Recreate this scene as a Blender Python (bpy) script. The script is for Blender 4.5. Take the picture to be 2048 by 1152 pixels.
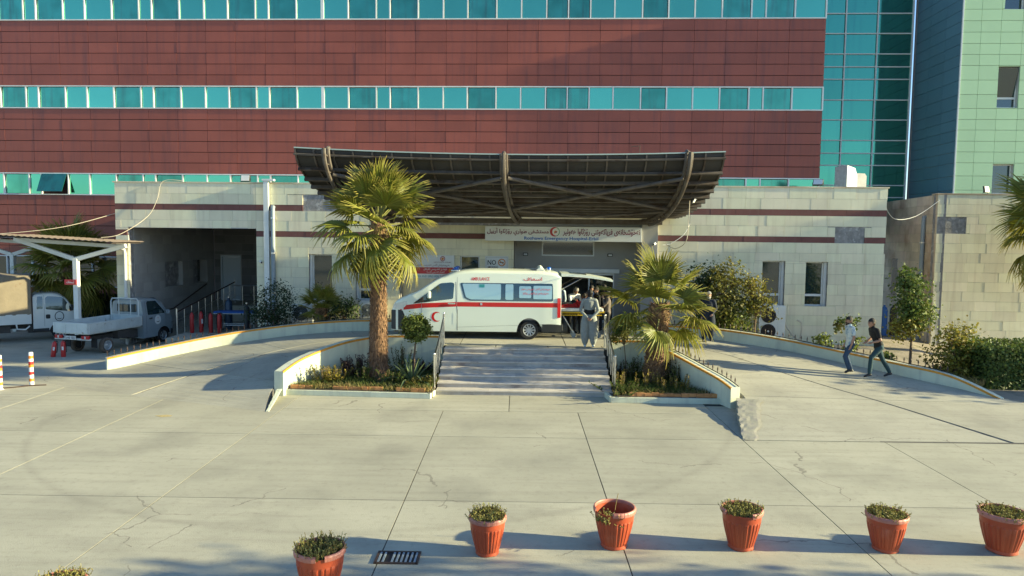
import bpy, bmesh, math, random
from mathutils import Vector, Matrix, Euler, noise as mnoise
from math import radians as rad, sin, cos, pi, sqrt
random.seed(7)
SC = bpy.context.scene
COL = SC.collection
for _o in list(bpy.data.objects):
    bpy.data.objects.remove(_o)

# ---------------------------------------------------------------- camera
cam_data = bpy.data.cameras.new('camera'); cam_data.sensor_width = 36.0
cam_data.lens = 36.0 * 1421 / 2048; cam_data.clip_end = 2000; cam_data.clip_start = 0.1
cam = bpy.data.objects.new('camera', cam_data); COL.objects.link(cam)
CAM_M = Matrix.Rotation(rad(0.48), 4, 'Z') @ Matrix.Rotation(rad(90 - 4.15), 4, 'X') @ Matrix.Rotation(rad(0.63), 4, 'Z')
cam.matrix_world = Matrix.Translation((0, 0, 4.57)) @ CAM_M
SC.camera = cam
# ---------------------------------------------------------------- sky, sun, exposure
SUN_EL, SUN_AZ = 16.0, 95.0          # degrees above the horizon; clockwise from +Y (the sun stands to the right)
world = bpy.data.worlds.new('World'); SC.world = world; world.use_nodes = True
wn = world.node_tree; wn.nodes.clear()
_sky = wn.nodes.new('ShaderNodeTexSky'); _sky.sky_type = 'NISHITA'; _sky.sun_disc = False
_sky.sun_elevation = rad(SUN_EL); _sky.sun_rotation = rad(SUN_AZ); _sky.air_density = 1.0; _sky.dust_density = 0.4; _sky.ozone_density = 4.0
_bg = wn.nodes.new('ShaderNodeBackground'); _bg.inputs[1].default_value = 0.11
_wo = wn.nodes.new('ShaderNodeOutputWorld')
wn.links.new(_sky.outputs[0], _bg.inputs[0]); wn.links.new(_bg.outputs[0], _wo.inputs[0])
sun_data = bpy.data.lights.new('sun', 'SUN'); sun_data.energy = 5.0; sun_data.angle = rad(0.55); sun_data.color = (1.0, 0.90, 0.54)
sun = bpy.data.objects.new('sun', sun_data); COL.objects.link(sun)
_sd = Vector((sin(rad(SUN_AZ)) * cos(rad(SUN_EL)), cos(rad(SUN_AZ)) * cos(rad(SUN_EL)), sin(rad(SUN_EL))))
sun.rotation_euler = _sd.to_track_quat('Z', 'Y').to_euler()
SC.view_settings.view_transform = 'Standard'; SC.view_settings.look = 'None'
SC.view_settings.exposure = 1.42; SC.view_settings.gamma = 1.0
# ---------------------------------------------------------------- helpers: objects
def link(o, parent=None):
    COL.objects.link(o)
    if parent is not None: o.parent = parent
    return o
def tag(o, label=None, cat=None, group=None, kind=None):
    if label: o['label'] = label
    if cat: o['category'] = cat
    if group: o['group'] = group
    if kind: o['kind'] = kind
    return o
def empty(name, loc=(0, 0, 0), rz=0.0, label=None, cat=None, group=None):
    o = bpy.data.objects.new(name, None); o.location = loc; o.rotation_euler = (0, 0, rz)
    o.empty_display_size = 0.1
    link(o); return tag(o, label, cat, group)
def children(o): return [c for c in COL.objects if c.parent == o]
def copy_tree(o, parent=None, top=True):
    c = o.copy(); COL.objects.link(c)
    if parent is not None: c.parent = parent
    for ch in KIDS.get(o.name, []):
        copy_tree(ch, c, False)
    return c
KIDS = {}
def index_kids():
    KIDS.clear()
    for o in COL.objects:
        if o.parent: KIDS.setdefault(o.parent.name, []).append(o)

class MB:
    """collects simple shapes and links them as one mesh object"""
    def __init__(s): s.v = []; s.f = []; s.m = []; s.mi = 0
    def add(s, vs, fs):
        b = len(s.v); s.v += [tuple(v) for v in vs]
        s.f += [tuple(i + b for i in f) for f in fs]; s.m += [s.mi] * len(fs); return s
    def box(s, x0, x1, y0, y1, z0, z1, ch=0.0):
        if ch <= 0:
            return s.add([(x0, y0, z0), (x1, y0, z0), (x1, y1, z0), (x0, y1, z0), (x0, y0, z1), (x1, y0, z1), (x1, y1, z1), (x0, y1, z1)],
                         [(0, 3, 2, 1), (4, 5, 6, 7), (0, 1, 5, 4), (1, 2, 6, 5), (2, 3, 7, 6), (3, 0, 4, 7)])
        bm = bmesh.new(); bmesh.ops.create_cube(bm, size=1)
        for v in bm.verts:
            v.co = Vector((x0 if v.co.x < 0 else x1, y0 if v.co.y < 0 else y1, z0 if v.co.z < 0 else z1))
        bmesh.ops.bevel(bm, geom=bm.edges[:], offset=ch, segments=2, affect='EDGES', profile=0.5)
        s.bm(bm); return s
    def bm(s, bm, M=None):
        bm.verts.index_update()
        s.add([(M @ v.co) if M else v.co for v in bm.verts], [[v.index for v in f.verts] for f in bm.faces]); bm.free(); return s
    def obox(s, c, sx, sy, sz, rot=(0, 0, 0)):
        R = Euler(rot).to_matrix(); c = Vector(c); vs = []
        for z in (-.5, .5):
            for x, y in ((-.5, -.5), (.5, -.5), (.5, .5), (-.5, .5)): vs.append(c + R @ Vector((x * sx, y * sy, z * sz)))
        return s.add(vs, [(0, 3, 2, 1), (4, 5, 6, 7), (0, 1, 5, 4), (1, 2, 6, 5), (2, 3, 7, 6), (3, 0, 4, 7)])
    def tube(s, pts, r, n=8, cap=True, flat=1.0):
        pts = [Vector(p) for p in pts]; k = len(pts); rs = r if isinstance(r, (list, tuple)) else [r] * k
        rings = []; up = None
        for i, p in enumerate(pts):
            t = (pts[min(i + 1, k - 1)] - pts[max(i - 1, 0)])
            t = t.normalized() if t.length > 1e-9 else Vector((0, 0, 1))
            if up is None: up = Vector((0, 0, 1)) if abs(t.z) < .9 else Vector((0, 1, 0))
            a = t.cross(up)
            if a.length < 1e-6: a = t.cross(Vector((1, 0, 0)))
            a.normalize(); b = a.cross(t).normalized(); up = b
            rings.append([p + a * (cos(2 * pi * j / n) * rs[i]) + b * (sin(2 * pi * j / n) * rs[i] * flat) for j in range(n)])
        vs = [v for R in rings for v in R]
        fs = [(i * n + j, i * n + (j + 1) % n, (i + 1) * n + (j + 1) % n, (i + 1) * n + j) for i in range(k - 1) for j in range(n)]
        if cap: fs += [tuple(range(n - 1, -1, -1)), tuple((k - 1) * n + j for j in range(n))]
        return s.add(vs, fs)
    def lathe(s, prof, n=24, c=(0, 0, 0), axis='Z', mod=None, closed=False):
        vs = []
        for i, (r, z) in enumerate(prof):
            for j in range(n):
                a = 2 * pi * j / n; rr = r * (mod(i, a) if mod else 1)
                p = (rr * cos(a), rr * sin(a), z)
                if axis == 'Y': p = (p[0], p[2], p[1])
                if axis == 'X': p = (p[2], p[0], p[1])
                vs.append((p[0] + c[0], p[1] + c[1], p[2] + c[2]))
        k = len(prof); fs = [(i * n + j, i * n + (j + 1) % n, (i + 1) * n + (j + 1) % n, (i + 1) * n + j) for i in range(k - 1) for j in range(n)]
        if closed: fs += [((k - 1) * n + j, (k - 1) * n + (j + 1) % n, (j + 1) % n, j) for j in range(n)]
        return s.add(vs, fs)
    def prism(s, poly, z0, z1):
        """poly: (x, y) outline, z0 / z1 numbers or per-vertex lists"""
        n = len(poly); a = z0 if isinstance(z0, list) else [z0] * n; b = z1 if isinstance(z1, list) else [z1] * n
        return s.add([(p[0], p[1], a[i]) for i, p in enumerate(poly)] + [(p[0], p[1], b[i]) for i, p in enumerate(poly)],
                     [tuple(range(n - 1, -1, -1)), tuple(range(n, 2 * n))] + [(i, (i + 1) % n, (i + 1) % n + n, i + n) for i in range(n)])
    def xprism(s, poly, y0, y1):
        n = len(poly)
        return s.add([(p[0], y0, p[1]) for p in poly] + [(p[0], y1, p[1]) for p in poly],
                     [tuple(range(n)), tuple(range(2 * n - 1, n - 1, -1))] + [((i + 1) % n, i, i + n, (i + 1) % n + n) for i in range(n)])
    def mesh(s, name, mats, smooth=False):
        me = bpy.data.meshes.new(name); me.from_pydata(s.v, [], s.f)
        for m in (mats if isinstance(mats, (list, tuple)) else [mats]): me.materials.append(m)
        if len(set(s.m)) > 1: me.polygons.foreach_set('material_index', s.m)
        if smooth: me.polygons.foreach_set('use_smooth', [True] * len(me.polygons))
        bm = bmesh.new(); bm.from_mesh(me); bmesh.ops.recalc_face_normals(bm, faces=bm.faces); bm.to_mesh(me); bm.free()
        if smooth:
            try: me.set_sharp_from_angle(angle=rad(38))
            except Exception: pass
        me.update(); return me
    def build(s, name, mats, parent=None, loc=(0, 0, 0), rz=0.0, smooth=False):
        o = bpy.data.objects.new(name, s.mesh(name, mats, smooth)); o.location = loc; o.rotation_euler = (0, 0, rz)
        return link(o, parent)

_UNIT = {}
def piece(name, m, parent, x0, x1, y0, y1, z0, z1):
    """a box-shaped piece: shares one unit mesh per material"""
    if m.name not in _UNIT: _UNIT[m.name] = MB().box(-.5, .5, -.5, .5, -.5, .5).mesh('piece_' + m.name, m)
    o = bpy.data.objects.new(name, _UNIT[m.name])
    o.location = ((x0 + x1) / 2, (y0 + y1) / 2, (z0 + z1) / 2); o.scale = (x1 - x0, y1 - y0, z1 - z0)
    return link(o, parent)

# ---------------------------------------------------------------- helpers: materials
def M(name, rgb, rough=0.7, metal=0.0, var=0.0, noise=None, bump=None, spec=0.5, streak=None, island=0.0, alt=None, trans=0.0, coat=0.0, hue=0.0):
    """noise=(scale, amount, detail), bump=(scale, strength), var=value spread per object, island=value spread per loose piece,
       alt=(rgb, noise scale, threshold, softness) for stains with a shape of their own, streak=(rgb, amount) vertical run-off marks"""
    m = bpy.data.materials.new(name); m.use_nodes = True; nt = m.node_tree; N = nt.nodes; L = nt.links
    b = N['Principled BSDF']; b.inputs['Roughness'].default_value = rough; b.inputs['Metallic'].default_value = metal
    b.inputs['Specular IOR Level'].default_value = spec
    if coat: b.inputs['Coat Weight'].default_value = coat; b.inputs['Coat Roughness'].default_value = 0.06
    geo = N.new('ShaderNodeNewGeometry')
    col = N.new('ShaderNodeRGB'); col.outputs[0].default_value = (*rgb, 1); cur = col.outputs[0]
    def mixc(fac, a, bcol):
        x = N.new('ShaderNodeMix'); x.data_type = 'RGBA'
        if isinstance(fac, float): x.inputs[0].default_value = fac
        else: L.new(fac, x.inputs[0])
        L.new(a, x.inputs[6])
        if isinstance(bcol, tuple): x.inputs[7].default_value = (*bcol, 1)
        else: L.new(bcol, x.inputs[7])
        return x.outputs[2]
    def tex(scale, detail=4, stretch=None, rough_=0.55):
        t = N.new('ShaderNodeTexNoise'); t.inputs['Scale'].default_value = scale; t.inputs['Detail'].default_value = detail; t.inputs['Roughness'].default_value = rough_
        if stretch:
            mp = N.new('ShaderNodeMapping'); mp.inputs['Scale'].default_value = stretch; L.new(geo.outputs['Position'], mp.inputs[0]); L.new(mp.outputs[0], t.inputs['Vector'])
        else: L.new(geo.outputs['Position'], t.inputs['Vector'])
        return t.outputs[0]
    def ramp(src, lo, hi, a=0.0, bb=1.0):
        r = N.new('ShaderNodeMapRange'); r.inputs[1].default_value = lo; r.inputs[2].default_value = hi; r.inputs[3].default_value = a; r.inputs[4].default_value = bb
        L.new(src, r.inputs[0]); return r.outputs[0]
    if alt: cur = mixc(ramp(tex(alt[1], 5), alt[2] - alt[3], alt[2] + alt[3]), cur, alt[0])
    if streak: cur = mixc(ramp(tex(1.0, 4, (5.0, 5.0, 0.35)), 0.5, 0.75, 0.0, streak[1]), cur, streak[0])
    if var or noise or island or hue:
        h = N.new('ShaderNodeHueSaturation'); L.new(cur, h.inputs['Color']); val = None
        def addv(src):
            nonlocal val
            if val is None: val = src
            else:
                a = N.new('ShaderNodeMath'); a.operation = 'MULTIPLY'; L.new(val, a.inputs[0]); L.new(src, a.inputs[1]); val = a.outputs[0]
        oi = N.new('ShaderNodeObjectInfo')
        if var: addv(ramp(oi.outputs['Random'], 0, 1, 1 - var, 1 + var))
        if island: addv(ramp(geo.outputs['Random Per Island'], 0, 1, 1 - island, 1 + island))
        if noise: addv(ramp(tex(noise[0], noise[2] if len(noise) > 2 else 5), 0.25, 0.75, 1 - noise[1], 1 + noise[1]))
        if hue:
            src = geo.outputs['Random Per Island'] if island else oi.outputs['Random']
            mm = N.new('ShaderNodeMath'); mm.operation = 'MULTIPLY'; mm.inputs[1].default_value = 7.31; L.new(src, mm.inputs[0])
            fr = N.new('ShaderNodeMath'); fr.operation = 'FRACT'; L.new(mm.outputs[0], fr.inputs[0])
            L.new(ramp(fr.outputs[0], 0, 1, .5 - hue, .5 + hue), h.inputs['Hue'])
        if val: L.new(val, h.inputs['Value'])
        cur = h.outputs[0]
    L.new(cur, b.inputs['Base Color'])
    if bump:
        bp = N.new('ShaderNodeBump'); bp.inputs['Strength'].default_value = bump[1]; bp.inputs['Distance'].default_value = 0.02
        L.new(tex(bump[0], 6), bp.inputs['Height']); L.new(bp.outputs[0], b.inputs['Normal'])
    if trans:
        tr = N.new('ShaderNodeBsdfTranslucent'); L.new(cur, tr.inputs[0]); mx = N.new('ShaderNodeMixShader'); mx.inputs[0].default_value = trans
        L.new(b.outputs[0], mx.inputs[1]); L.new(tr.outputs[0], mx.inputs[2]); L.new(mx.outputs[0], N['Material Output'].inputs[0])
    return m

MT = {}
def mk(k, *a, **kw): MT[k] = M(k, *a, **kw); return MT[k]
mk('stone', (.73, .68, .48), .85, var=.065, noise=(1.3, .08), bump=(30, .25), streak=((.40, .30, .20), .28), hue=.012)
mk('stone_dirty', (.60, .49, .35), .85, var=.14, noise=(1.6, .16), bump=(30, .25), alt=((.36, .24, .15), .7, .60, .12), hue=.012)
mk('stone_red', (.155, .058, .048), .75, var=.1, noise=(2, .1), bump=(30, .15), streak=((.2, .12, .1), .3))
mk('bay_stone_shaded', (.36, .345, .315), .85, island=.12, noise=(1.3, .1), bump=(30, .25))  # grey facing, with the covered bay's shade worked into its colour
mk('bay_back_shaded', (.17, .165, .155), .85, island=.2, noise=(1.3, .1), bump=(30, .25))  # darker again: deep shade at the back of the bay painted in
mk('bay_ceiling_shaded', (.07, .065, .06), .9, noise=(1, .1))  # shade of the enclosed bay put into the ceiling colour
mk('rubble', (.25, .24, .23), .95, noise=(6, .35), bump=(14, .9), alt=((.45, .44, .42), 5, .62, .06))
mk('red_panel', (.285, .078, .052), .42, var=.09, noise=(.6, .12), bump=(60, .04), streak=((.10, .045, .05), .5), spec=.35)
mk('red_back', (.03, .008, .008), .9)
mk('frame_white', (.72, .72, .68), .5, noise=(3, .08))
mk('glass_teal', (.13, .46, .32), .06, .92, var=.10, noise=(.5, .05), spec=.6)
mk('glass_dirty', (.085, .33, .235), .13, .9, var=.16, noise=(1.2, .22), streak=((.10, .13, .11), .55))
mk('glass_curtain', (.085, .32, .23), .05, .92, var=.12, streak=((.05, .16, .16), .3))
mk('glass_dark', (.012, .03, .032), .05, 0, spec=1.0, coat=.6)
mk('green_panel', (.42, .62, .36), .45, var=.035, noise=(.8, .04), bump=(60, .03))
mk('slate_panel', (.095, .19, .235), .45, var=.06, noise=(1, .06))
mk('concrete_wall', (.44, .43, .40), .9, noise=(3, .12), bump=(40, .3))
mk('render_grey', (.36, .345, .315), .85, noise=(1, .07), bump=(50, .12))
mk('white_paint', (.58, .61, .47), .75, noise=(2.2, .09), bump=(25, .22), streak=((.33, .33, .30), .5), alt=((.42, .42, .38), 6, .72, .03))
mk('orange_paint', (.62, .27, .03), .7, noise=(5, .18), bump=(30, .3))
mk('soil', (.10, .075, .05), .95, noise=(5, .35), bump=(12, .9))
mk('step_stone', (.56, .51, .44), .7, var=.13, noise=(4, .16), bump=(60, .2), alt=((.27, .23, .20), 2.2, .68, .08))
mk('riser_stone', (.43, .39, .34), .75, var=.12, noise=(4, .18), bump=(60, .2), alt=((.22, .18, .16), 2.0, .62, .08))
mk('steel', (.62, .62, .60), .28, 1.0, noise=(4, .08))
mk('canopy_sheet', (.040, .036, .032), .7, var=.12, noise=(1.5, .2), streak=((.05, .035, .025), .6))
mk('canopy_top', (.40, .50, .46), .5, var=.05)
mk('canopy_steel', (.10, .082, .066), .6, noise=(3, .25), alt=((.06, .036, .022), 2.5, .6, .08))
mk('white_metal', (.68, .70, .66), .45, noise=(3, .07))
mk('grey_pipe', (.24, .29, .32), .5, noise=(3, .1))
mk('black_iron', (.018, .017, .016), .5)
mk('rust_iron', (.06, .035, .025), .6)
mk('black', (.012, .012, .013), .6)
mk('cream_cable', (.55, .48, .36), .7)
mk('sign_white', (.66, .67, .64), .5, noise=(2, .04))
mk('sign_red', (.42, .035, .04), .5)
mk('sign_blue', (.03, .13, .42), .5)
mk('sign_maroon', (.16, .012, .04), .5)
mk('sign_teal', (.03, .26, .29), .5)
mk('sign_green', (.03, .28, .10), .5)
mk('sign_orange', (.60, .20, .02), .5)
mk('yellow_paint', (.62, .42, .02), .6)
mk('red_paint', (.42, .02, .018), .4)
mk('blue_cloth', (.02, .09, .30), .8)
mk('door_white', (.50, .55, .56), .5)
mk('rough_concrete', (.345, .325, .25), .95, noise=(5, .2), bump=(22, .2), alt=((.25, .23, .20), 5, .58, .1))
mk('brick', (.48, .22, .08), .85, var=.2, noise=(8, .15), bump=(30, .3))

def concrete_ground(name, rgb, arcs=()):
    m = M(name, rgb, .88, var=.075, noise=(.5, .14), bump=(45, .22), alt=((rgb[0] * .72, rgb[1] * .72, rgb[2] * .74), .55, .66, .14))
    nt = m.node_tree; N = nt.nodes; L = nt.links; b = N['Principled BSDF']; geo = N.new('ShaderNodeNewGeometry')
    src = b.inputs['Base Color'].links[0].from_socket
    # sweeping trowel / tyre streaks: noise stretched along X
    mp = N.new('ShaderNodeMapping'); mp.inputs['Scale'].default_value = (.22, 2.6, 1); mp.inputs['Rotation'].default_value = (0, 0, .06); L.new(geo.outputs['Position'], mp.inputs[0])
    t = N.new('ShaderNodeTexNoise'); t.inputs['Scale'].default_value = 1.6; t.inputs['Detail'].default_value = 7; t.inputs['Roughness'].default_value = .65; L.new(mp.outputs[0], t.inputs['Vector'])
    r = N.new('ShaderNodeMapRange'); r.inputs[1].default_value = .48; r.inputs[2].default_value = .74; r.inputs[3].default_value = 0; r.inputs[4].default_value = .36; L.new(t.outputs[0], r.inputs[0])
    fac = r.outputs[0]
    sp = N.new('ShaderNodeSeparateXYZ'); L.new(geo.outputs['Position'], sp.inputs[0])
    def math_(op, a, bb=None, cl=False):
        n = N.new('ShaderNodeMath'); n.operation = op; n.use_clamp = cl
        for i, q in enumerate((a, bb)):
            if q is None: continue
            if isinstance(q, (int, float)): n.inputs[i].default_value = q
            else: L.new(q, n.inputs[i])
        return n.outputs[0]
    t2 = N.new('ShaderNodeTexNoise'); t2.inputs['Scale'].default_value = 1.1; t2.inputs['Detail'].default_value = 5; L.new(geo.outputs['Position'], t2.inputs['Vector'])
    t3 = N.new('ShaderNodeTexNoise'); t3.inputs['Scale'].default_value = 7.0; t3.inputs['Detail'].default_value = 9; t3.inputs['Roughness'].default_value = .75; L.new(geo.outputs['Position'], t3.inputs['Vector'])
    r3 = N.new('ShaderNodeMapRange'); r3.inputs[1].default_value = .52; r3.inputs[2].default_value = .78; r3.inputs[3].default_value = 0; r3.inputs[4].default_value = .6; L.new(t3.outputs[0], r3.inputs[0]); fac = math_('ADD', fac, r3.outputs[0], True)
    vo = N.new('ShaderNodeTexVoronoi'); vo.feature = 'DISTANCE_TO_EDGE'; vo.inputs['Scale'].default_value = .33
    dn = N.new('ShaderNodeTexNoise'); dn.inputs['Scale'].default_value = 2.2; dn.inputs['Detail'].default_value = 6; L.new(geo.outputs['Position'], dn.inputs['Vector'])
    va = N.new('ShaderNodeVectorMath'); va.operation = 'MULTIPLY_ADD'; L.new(dn.outputs['Color'], va.inputs[0]); va.inputs[1].default_value = (.55, .55, 0); L.new(geo.outputs['Position'], va.inputs[2]); L.new(va.outputs[0], vo.inputs['Vector'])
    mk_ = N.new('ShaderNodeTexNoise'); mk_.inputs['Scale'].default_value = .3; mk_.inputs['Detail'].default_value = 2; L.new(geo.outputs['Position'], mk_.inputs['Vector'])
    ck = math_('MULTIPLY', math_('MULTIPLY', math_('LESS_THAN', vo.outputs['Distance'], .0035), math_('GREATER_THAN', mk_.outputs[0], .56)), .75); fac = math_('ADD', fac, ck, True)
    for (cx, cy, R, w, amt) in arcs:
        dx = math_('SUBTRACT', sp.outputs[0], cx); dy = math_('SUBTRACT', sp.outputs[1], cy)
        d = math_('SQRT', math_('ADD', math_('MULTIPLY', dx, dx), math_('MULTIPLY', dy, dy)))
        e = math_('ABSOLUTE', math_('SUBTRACT', d, R))
        band = math_('SUBTRACT', 1.0, math_('DIVIDE', e, w), True)
        near = math_('MULTIPLY', math_('MULTIPLY', band, math_('GREATER_THAN', R, math_('SUBTRACT', sp.outputs[1], cy - 1.2))), math_('MULTIPLY', t2.outputs[0], amt))
        near = math_('MULTIPLY', near, math_('LESS_THAN', dy, -1.5))
        fac = math_('ADD', fac, near, True)
    x = N.new('ShaderNodeMix'); x.data_type = 'RGBA'; L.new(fac, x.inputs[0]); L.new(src, x.inputs[6]); x.inputs[7].default_value = (rgb[0] * .55, rgb[1] * .53, rgb[2] * .54, 1)
    L.new(x.outputs[2], b.inputs['Base Color']); return m
MT['ground'] = concrete_ground('ground_concrete', (.385, .365, .275), ((-3.1, 19.2, 8.59, .14, .45), (-2.2, 21.5, 12.2, .25, .2)))
MT['ramp'] = concrete_ground('ramp_concrete', (.375, .355, .275))

# ---------------------------------------------------------------- helpers: lettering
_AR = {  # letter: (isolated, final, initial, medial) presentation forms
 'ا': 'FE8D FE8E', 'أ': 'FE83 FE84', 'إ': 'FE87 FE88', 'ب': 'FE8F FE90 FE91 FE92', 'پ': 'FB56 FB57 FB58 FB59', 'ت': 'FE95 FE96 FE97 FE98', 'ج': 'FE9D FE9E FE9F FEA0',
 'ح': 'FEA1 FEA2 FEA3 FEA4', 'خ': 'FEA5 FEA6 FEA7 FEA8', 'د': 'FEA9 FEAA', 'ر': 'FEAD FEAE', 'ڕ': 'FEAD FEAE', 'ز': 'FEAF FEB0', 'ژ': 'FB8A FB8B', 'س': 'FEB1 FEB2 FEB3 FEB4', 'ش': 'FEB5 FEB6 FEB7 FEB8',
 'ص': 'FEB9 FEBA FEBB FEBC', 'ط': 'FEC1 FEC2 FEC3 FEC4', 'ع': 'FEC9 FECA FECB FECC', 'ف': 'FED1 FED2 FED3 FED4', 'ق': 'FED5 FED6 FED7 FED8', 'ک': 'FB8E FB8F FB90 FB91', 'ك': 'FED9 FEDA FEDB FEDC', 'گ': 'FB92 FB93 FB94 FB95',
 'ل': 'FEDD FEDE FEDF FEE0', 'م': 'FEE1 FEE2 FEE3 FEE4', 'ن': 'FEE5 FEE6 FEE7 FEE8', 'ه': 'FEE9 FEEA FEEB FEEC', 'ە': 'FEE9 FEEA', 'و': 'FEED FEEE', 'ۆ': 'FBD9 FBDA', 'ى': 'FEEF FEF0', 'ي': 'FEF1 FEF2 FEF3 FEF4', 'ی': 'FBFC FBFD FBFE FBFF', 'ێ': 'FBFC FBFD FBFE FBFF', 'ئ': 'FE89 FE8A FE8B FE8C'}
def arabic(s):
    out = []
    for i, c in enumerate(s):
        f = _AR.get(c)
        if not f: out.append(c); continue
        f = f.split(); pv = _AR.get(s[i - 1], '').split() if i else []; nx = _AR.get(s[i + 1], '') if i + 1 < len(s) else ''
        jp = len(pv) == 4; jn = len(f) == 4 and bool(nx)
        out.append(chr(int(f[(3 if jp else 2) if jn else (1 if jp else 0)], 16)))
    return ''.join(reversed(out))
def text_bm(body, height, width=None, bold=0.0, extrude=0.004):
    """flat lettering in the XZ plane, centred on the origin"""
    c = bpy.data.curves.new('lettering', 'FONT'); c.body = body; c.size = 1.0; c.resolution_u = 2; c.offset = bold; c.extrude = 0.0
    o = bpy.data.objects.new('lettering', c); COL.objects.link(o)
    dg = bpy.context.evaluated_depsgraph_get(); ev = o.evaluated_get(dg); me = bpy.data.meshes.new_from_object(ev)
    bm = bmesh.new(); bm.from_mesh(me)
    bpy.data.objects.remove(o); bpy.data.meshes.remove(me); bpy.data.curves.remove(c)
    xs = [v.co.x for v in bm.verts]; ys = [v.co.y for v in bm.verts]
    w, h = max(xs) - min(xs), max(ys) - min(ys); sy = height / h; sx = (width / w) if width else sy
    cx, cy = (max(xs) + min(xs)) / 2, (max(ys) + min(ys)) / 2
    for v in bm.verts: v.co = Vector(((v.co.x - cx) * sx, 0, (v.co.y - cy) * sy))
    return bm
def lettering(name, body, m, parent, loc, height, width=None, bold=0.0, rz=0.0, mapf=None):
    bm = text_bm(body, height, width, bold)
    if mapf:
        for v in bm.verts: v.co = Vector(mapf(v.co.x + loc[0], v.co.z + loc[2]))
        loc = (0, 0, 0)
    me = bpy.data.meshes.new(name); bm.to_mesh(me); bm.free(); me.materials.append(m)
    o = bpy.data.objects.new(name, me); o.location = loc; o.rotation_euler = (0, 0, rz); return link(o, parent)
def ring_mb(mb, cx, cz, r0, r1, y0, y1, a0=0, a1=2 * pi, n=28):
    vs = []; fs = []
    for i in range(n + 1):
        a = a0 + (a1 - a0) * i / n
        for r in (r0, r1):
            for y in (y0, y1): vs.append((cx + r * cos(a), y, cz + r * sin(a)))
    for i in range(n):
        b = i * 4; q = b + 4
        fs += [(b, b + 2, q + 2, q), (b + 1, q + 1, q + 3, b + 3), (b, q, q + 1, b + 1), (b + 2, b + 3, q + 3, q + 2)]
    return mb.add(vs, fs)
def crescent(mb, cx, cz, R, y0, y1, open_dir=1, n=28):
    """crescent opening towards +x (open_dir=1) or -x"""
    c = .30 * R; r2 = .80 * R; pts = []
    xi = (R * R - r2 * r2 + c * c) / (2 * c); a = math.acos(max(-1, min(1, xi / R))); b = math.acos(max(-1, min(1, (xi - c) / r2)))
    for i in range(n + 1): t = a + (2 * pi - 2 * a) * i / n; pts.append((cx + open_dir * R * cos(t), cz + R * sin(t)))
    inner = []
    for i in range(n + 1): t = b + (2 * pi - 2 * b) * i / n; inner.append((cx + open_dir * (c + r2 * cos(t)), cz + r2 * sin(t)))
    vs = [(p[0], y0, p[1]) for p in pts] + [(p[0], y0, p[1]) for p in inner]; k = n + 1
    fs = [(i, i + 1, k + i + 1, k + i) for i in range(n)]
    return mb.add(vs, fs)
# ================================================================= GROUND, RAMPS, DECK, STEPS, WALLS
def smooth_path(pts, k=4):
    """Catmull-Rom through n-tuples"""
    out = []; n = len(pts)
    for i in range(n - 1):
        p0, p1, p2, p3 = pts[max(i - 1, 0)], pts[i], pts[i + 1], pts[min(i + 2, n - 1)]
        for j in range(k):
            t = j / k
            out.append(tuple(.5 * (2 * b + (c - a) * t + (2 * a - 5 * b + 4 * c - d) * t * t + (3 * b - a - 3 * c + d) * t ** 3) for a, b, c, d in zip(p0, p1, p2, p3)))
    out.append(tuple(pts[-1])); return out
g = MB(); g.add([(-400, -400, -.016), (400, -400, -.016), (400, 400, -.016), (-400, 400, -.016)], [(0, 1, 2, 3)])
ground = tag(g.build('ground', M('ground_joint', (.055, .05, .045), .95, noise=(3, .2))), kind='structure')
far = MB()   # the forecourt runs on behind the camera and out to the sides
GX = [-27.3, -23.8, -20.3, -16.8, -13.3, -9.7, -6.13, -1.92, 1.6, 5.16, 8.37, 11.9, 15.4, 18.9]
slabm = {}
def slab(x0, x1, y0, y1, z0=-.026, z1=0.0, m=None, parent=None, gap=.009):
    return piece('slab', m or MT['ground'], parent or ground, x0 + gap, x1 - gap, y0 + gap, y1 - gap, z0, z1)
for i in range(len(GX) - 1):
    a, b = GX[i], GX[i + 1]
    for y0, y1 in ((0.1, 4.05), (4.05, 8.02), (8.02, 11.97), (11.97, 15.92)): slab(a, b, y0, y1)
    if b <= -6.1:
        for y0, y1 in ((15.92, 19.5), (19.5, 23.5), (23.5, 27.5), (27.5, 31.5), (31.5, 34.2)): slab(a, b, y0, y1)
    elif b <= 5.2: slab(a, b, 15.92, 18.3)
    elif a >= 15: slab(a, b, 15.92, 19.4)
slab(-6.13, -0.2, 18.3, 20.4); slab(-0.2, 5.16, 18.3, 20.4); slab(5.16, 8.3, 15.95, 19.2)
g2 = MB().add([(-200, -160, -.012), (200, -160, -.012), (200, .1, -.012), (-200, .1, -.012)], [(0, 1, 2, 3)])
tag(g2.build('forecourt', MT['ground']), kind='structure')
g2 = MB().add([(18.9, .1, -.012), (200, .1, -.012), (200, 60, -.012), (18.9, 60, -.012)], [(0, 1, 2, 3)])
tag(g2.build('roadside', MT['ground']), kind='structure')
g2 = MB().add([(-200, .1, -.012), (-27.3, .1, -.012), (-27.3, 60, -.012), (-200, 60, -.012)], [(0, 1, 2, 3)])
tag(g2.build('parking_apron', MT['ground']), kind='structure')

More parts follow.
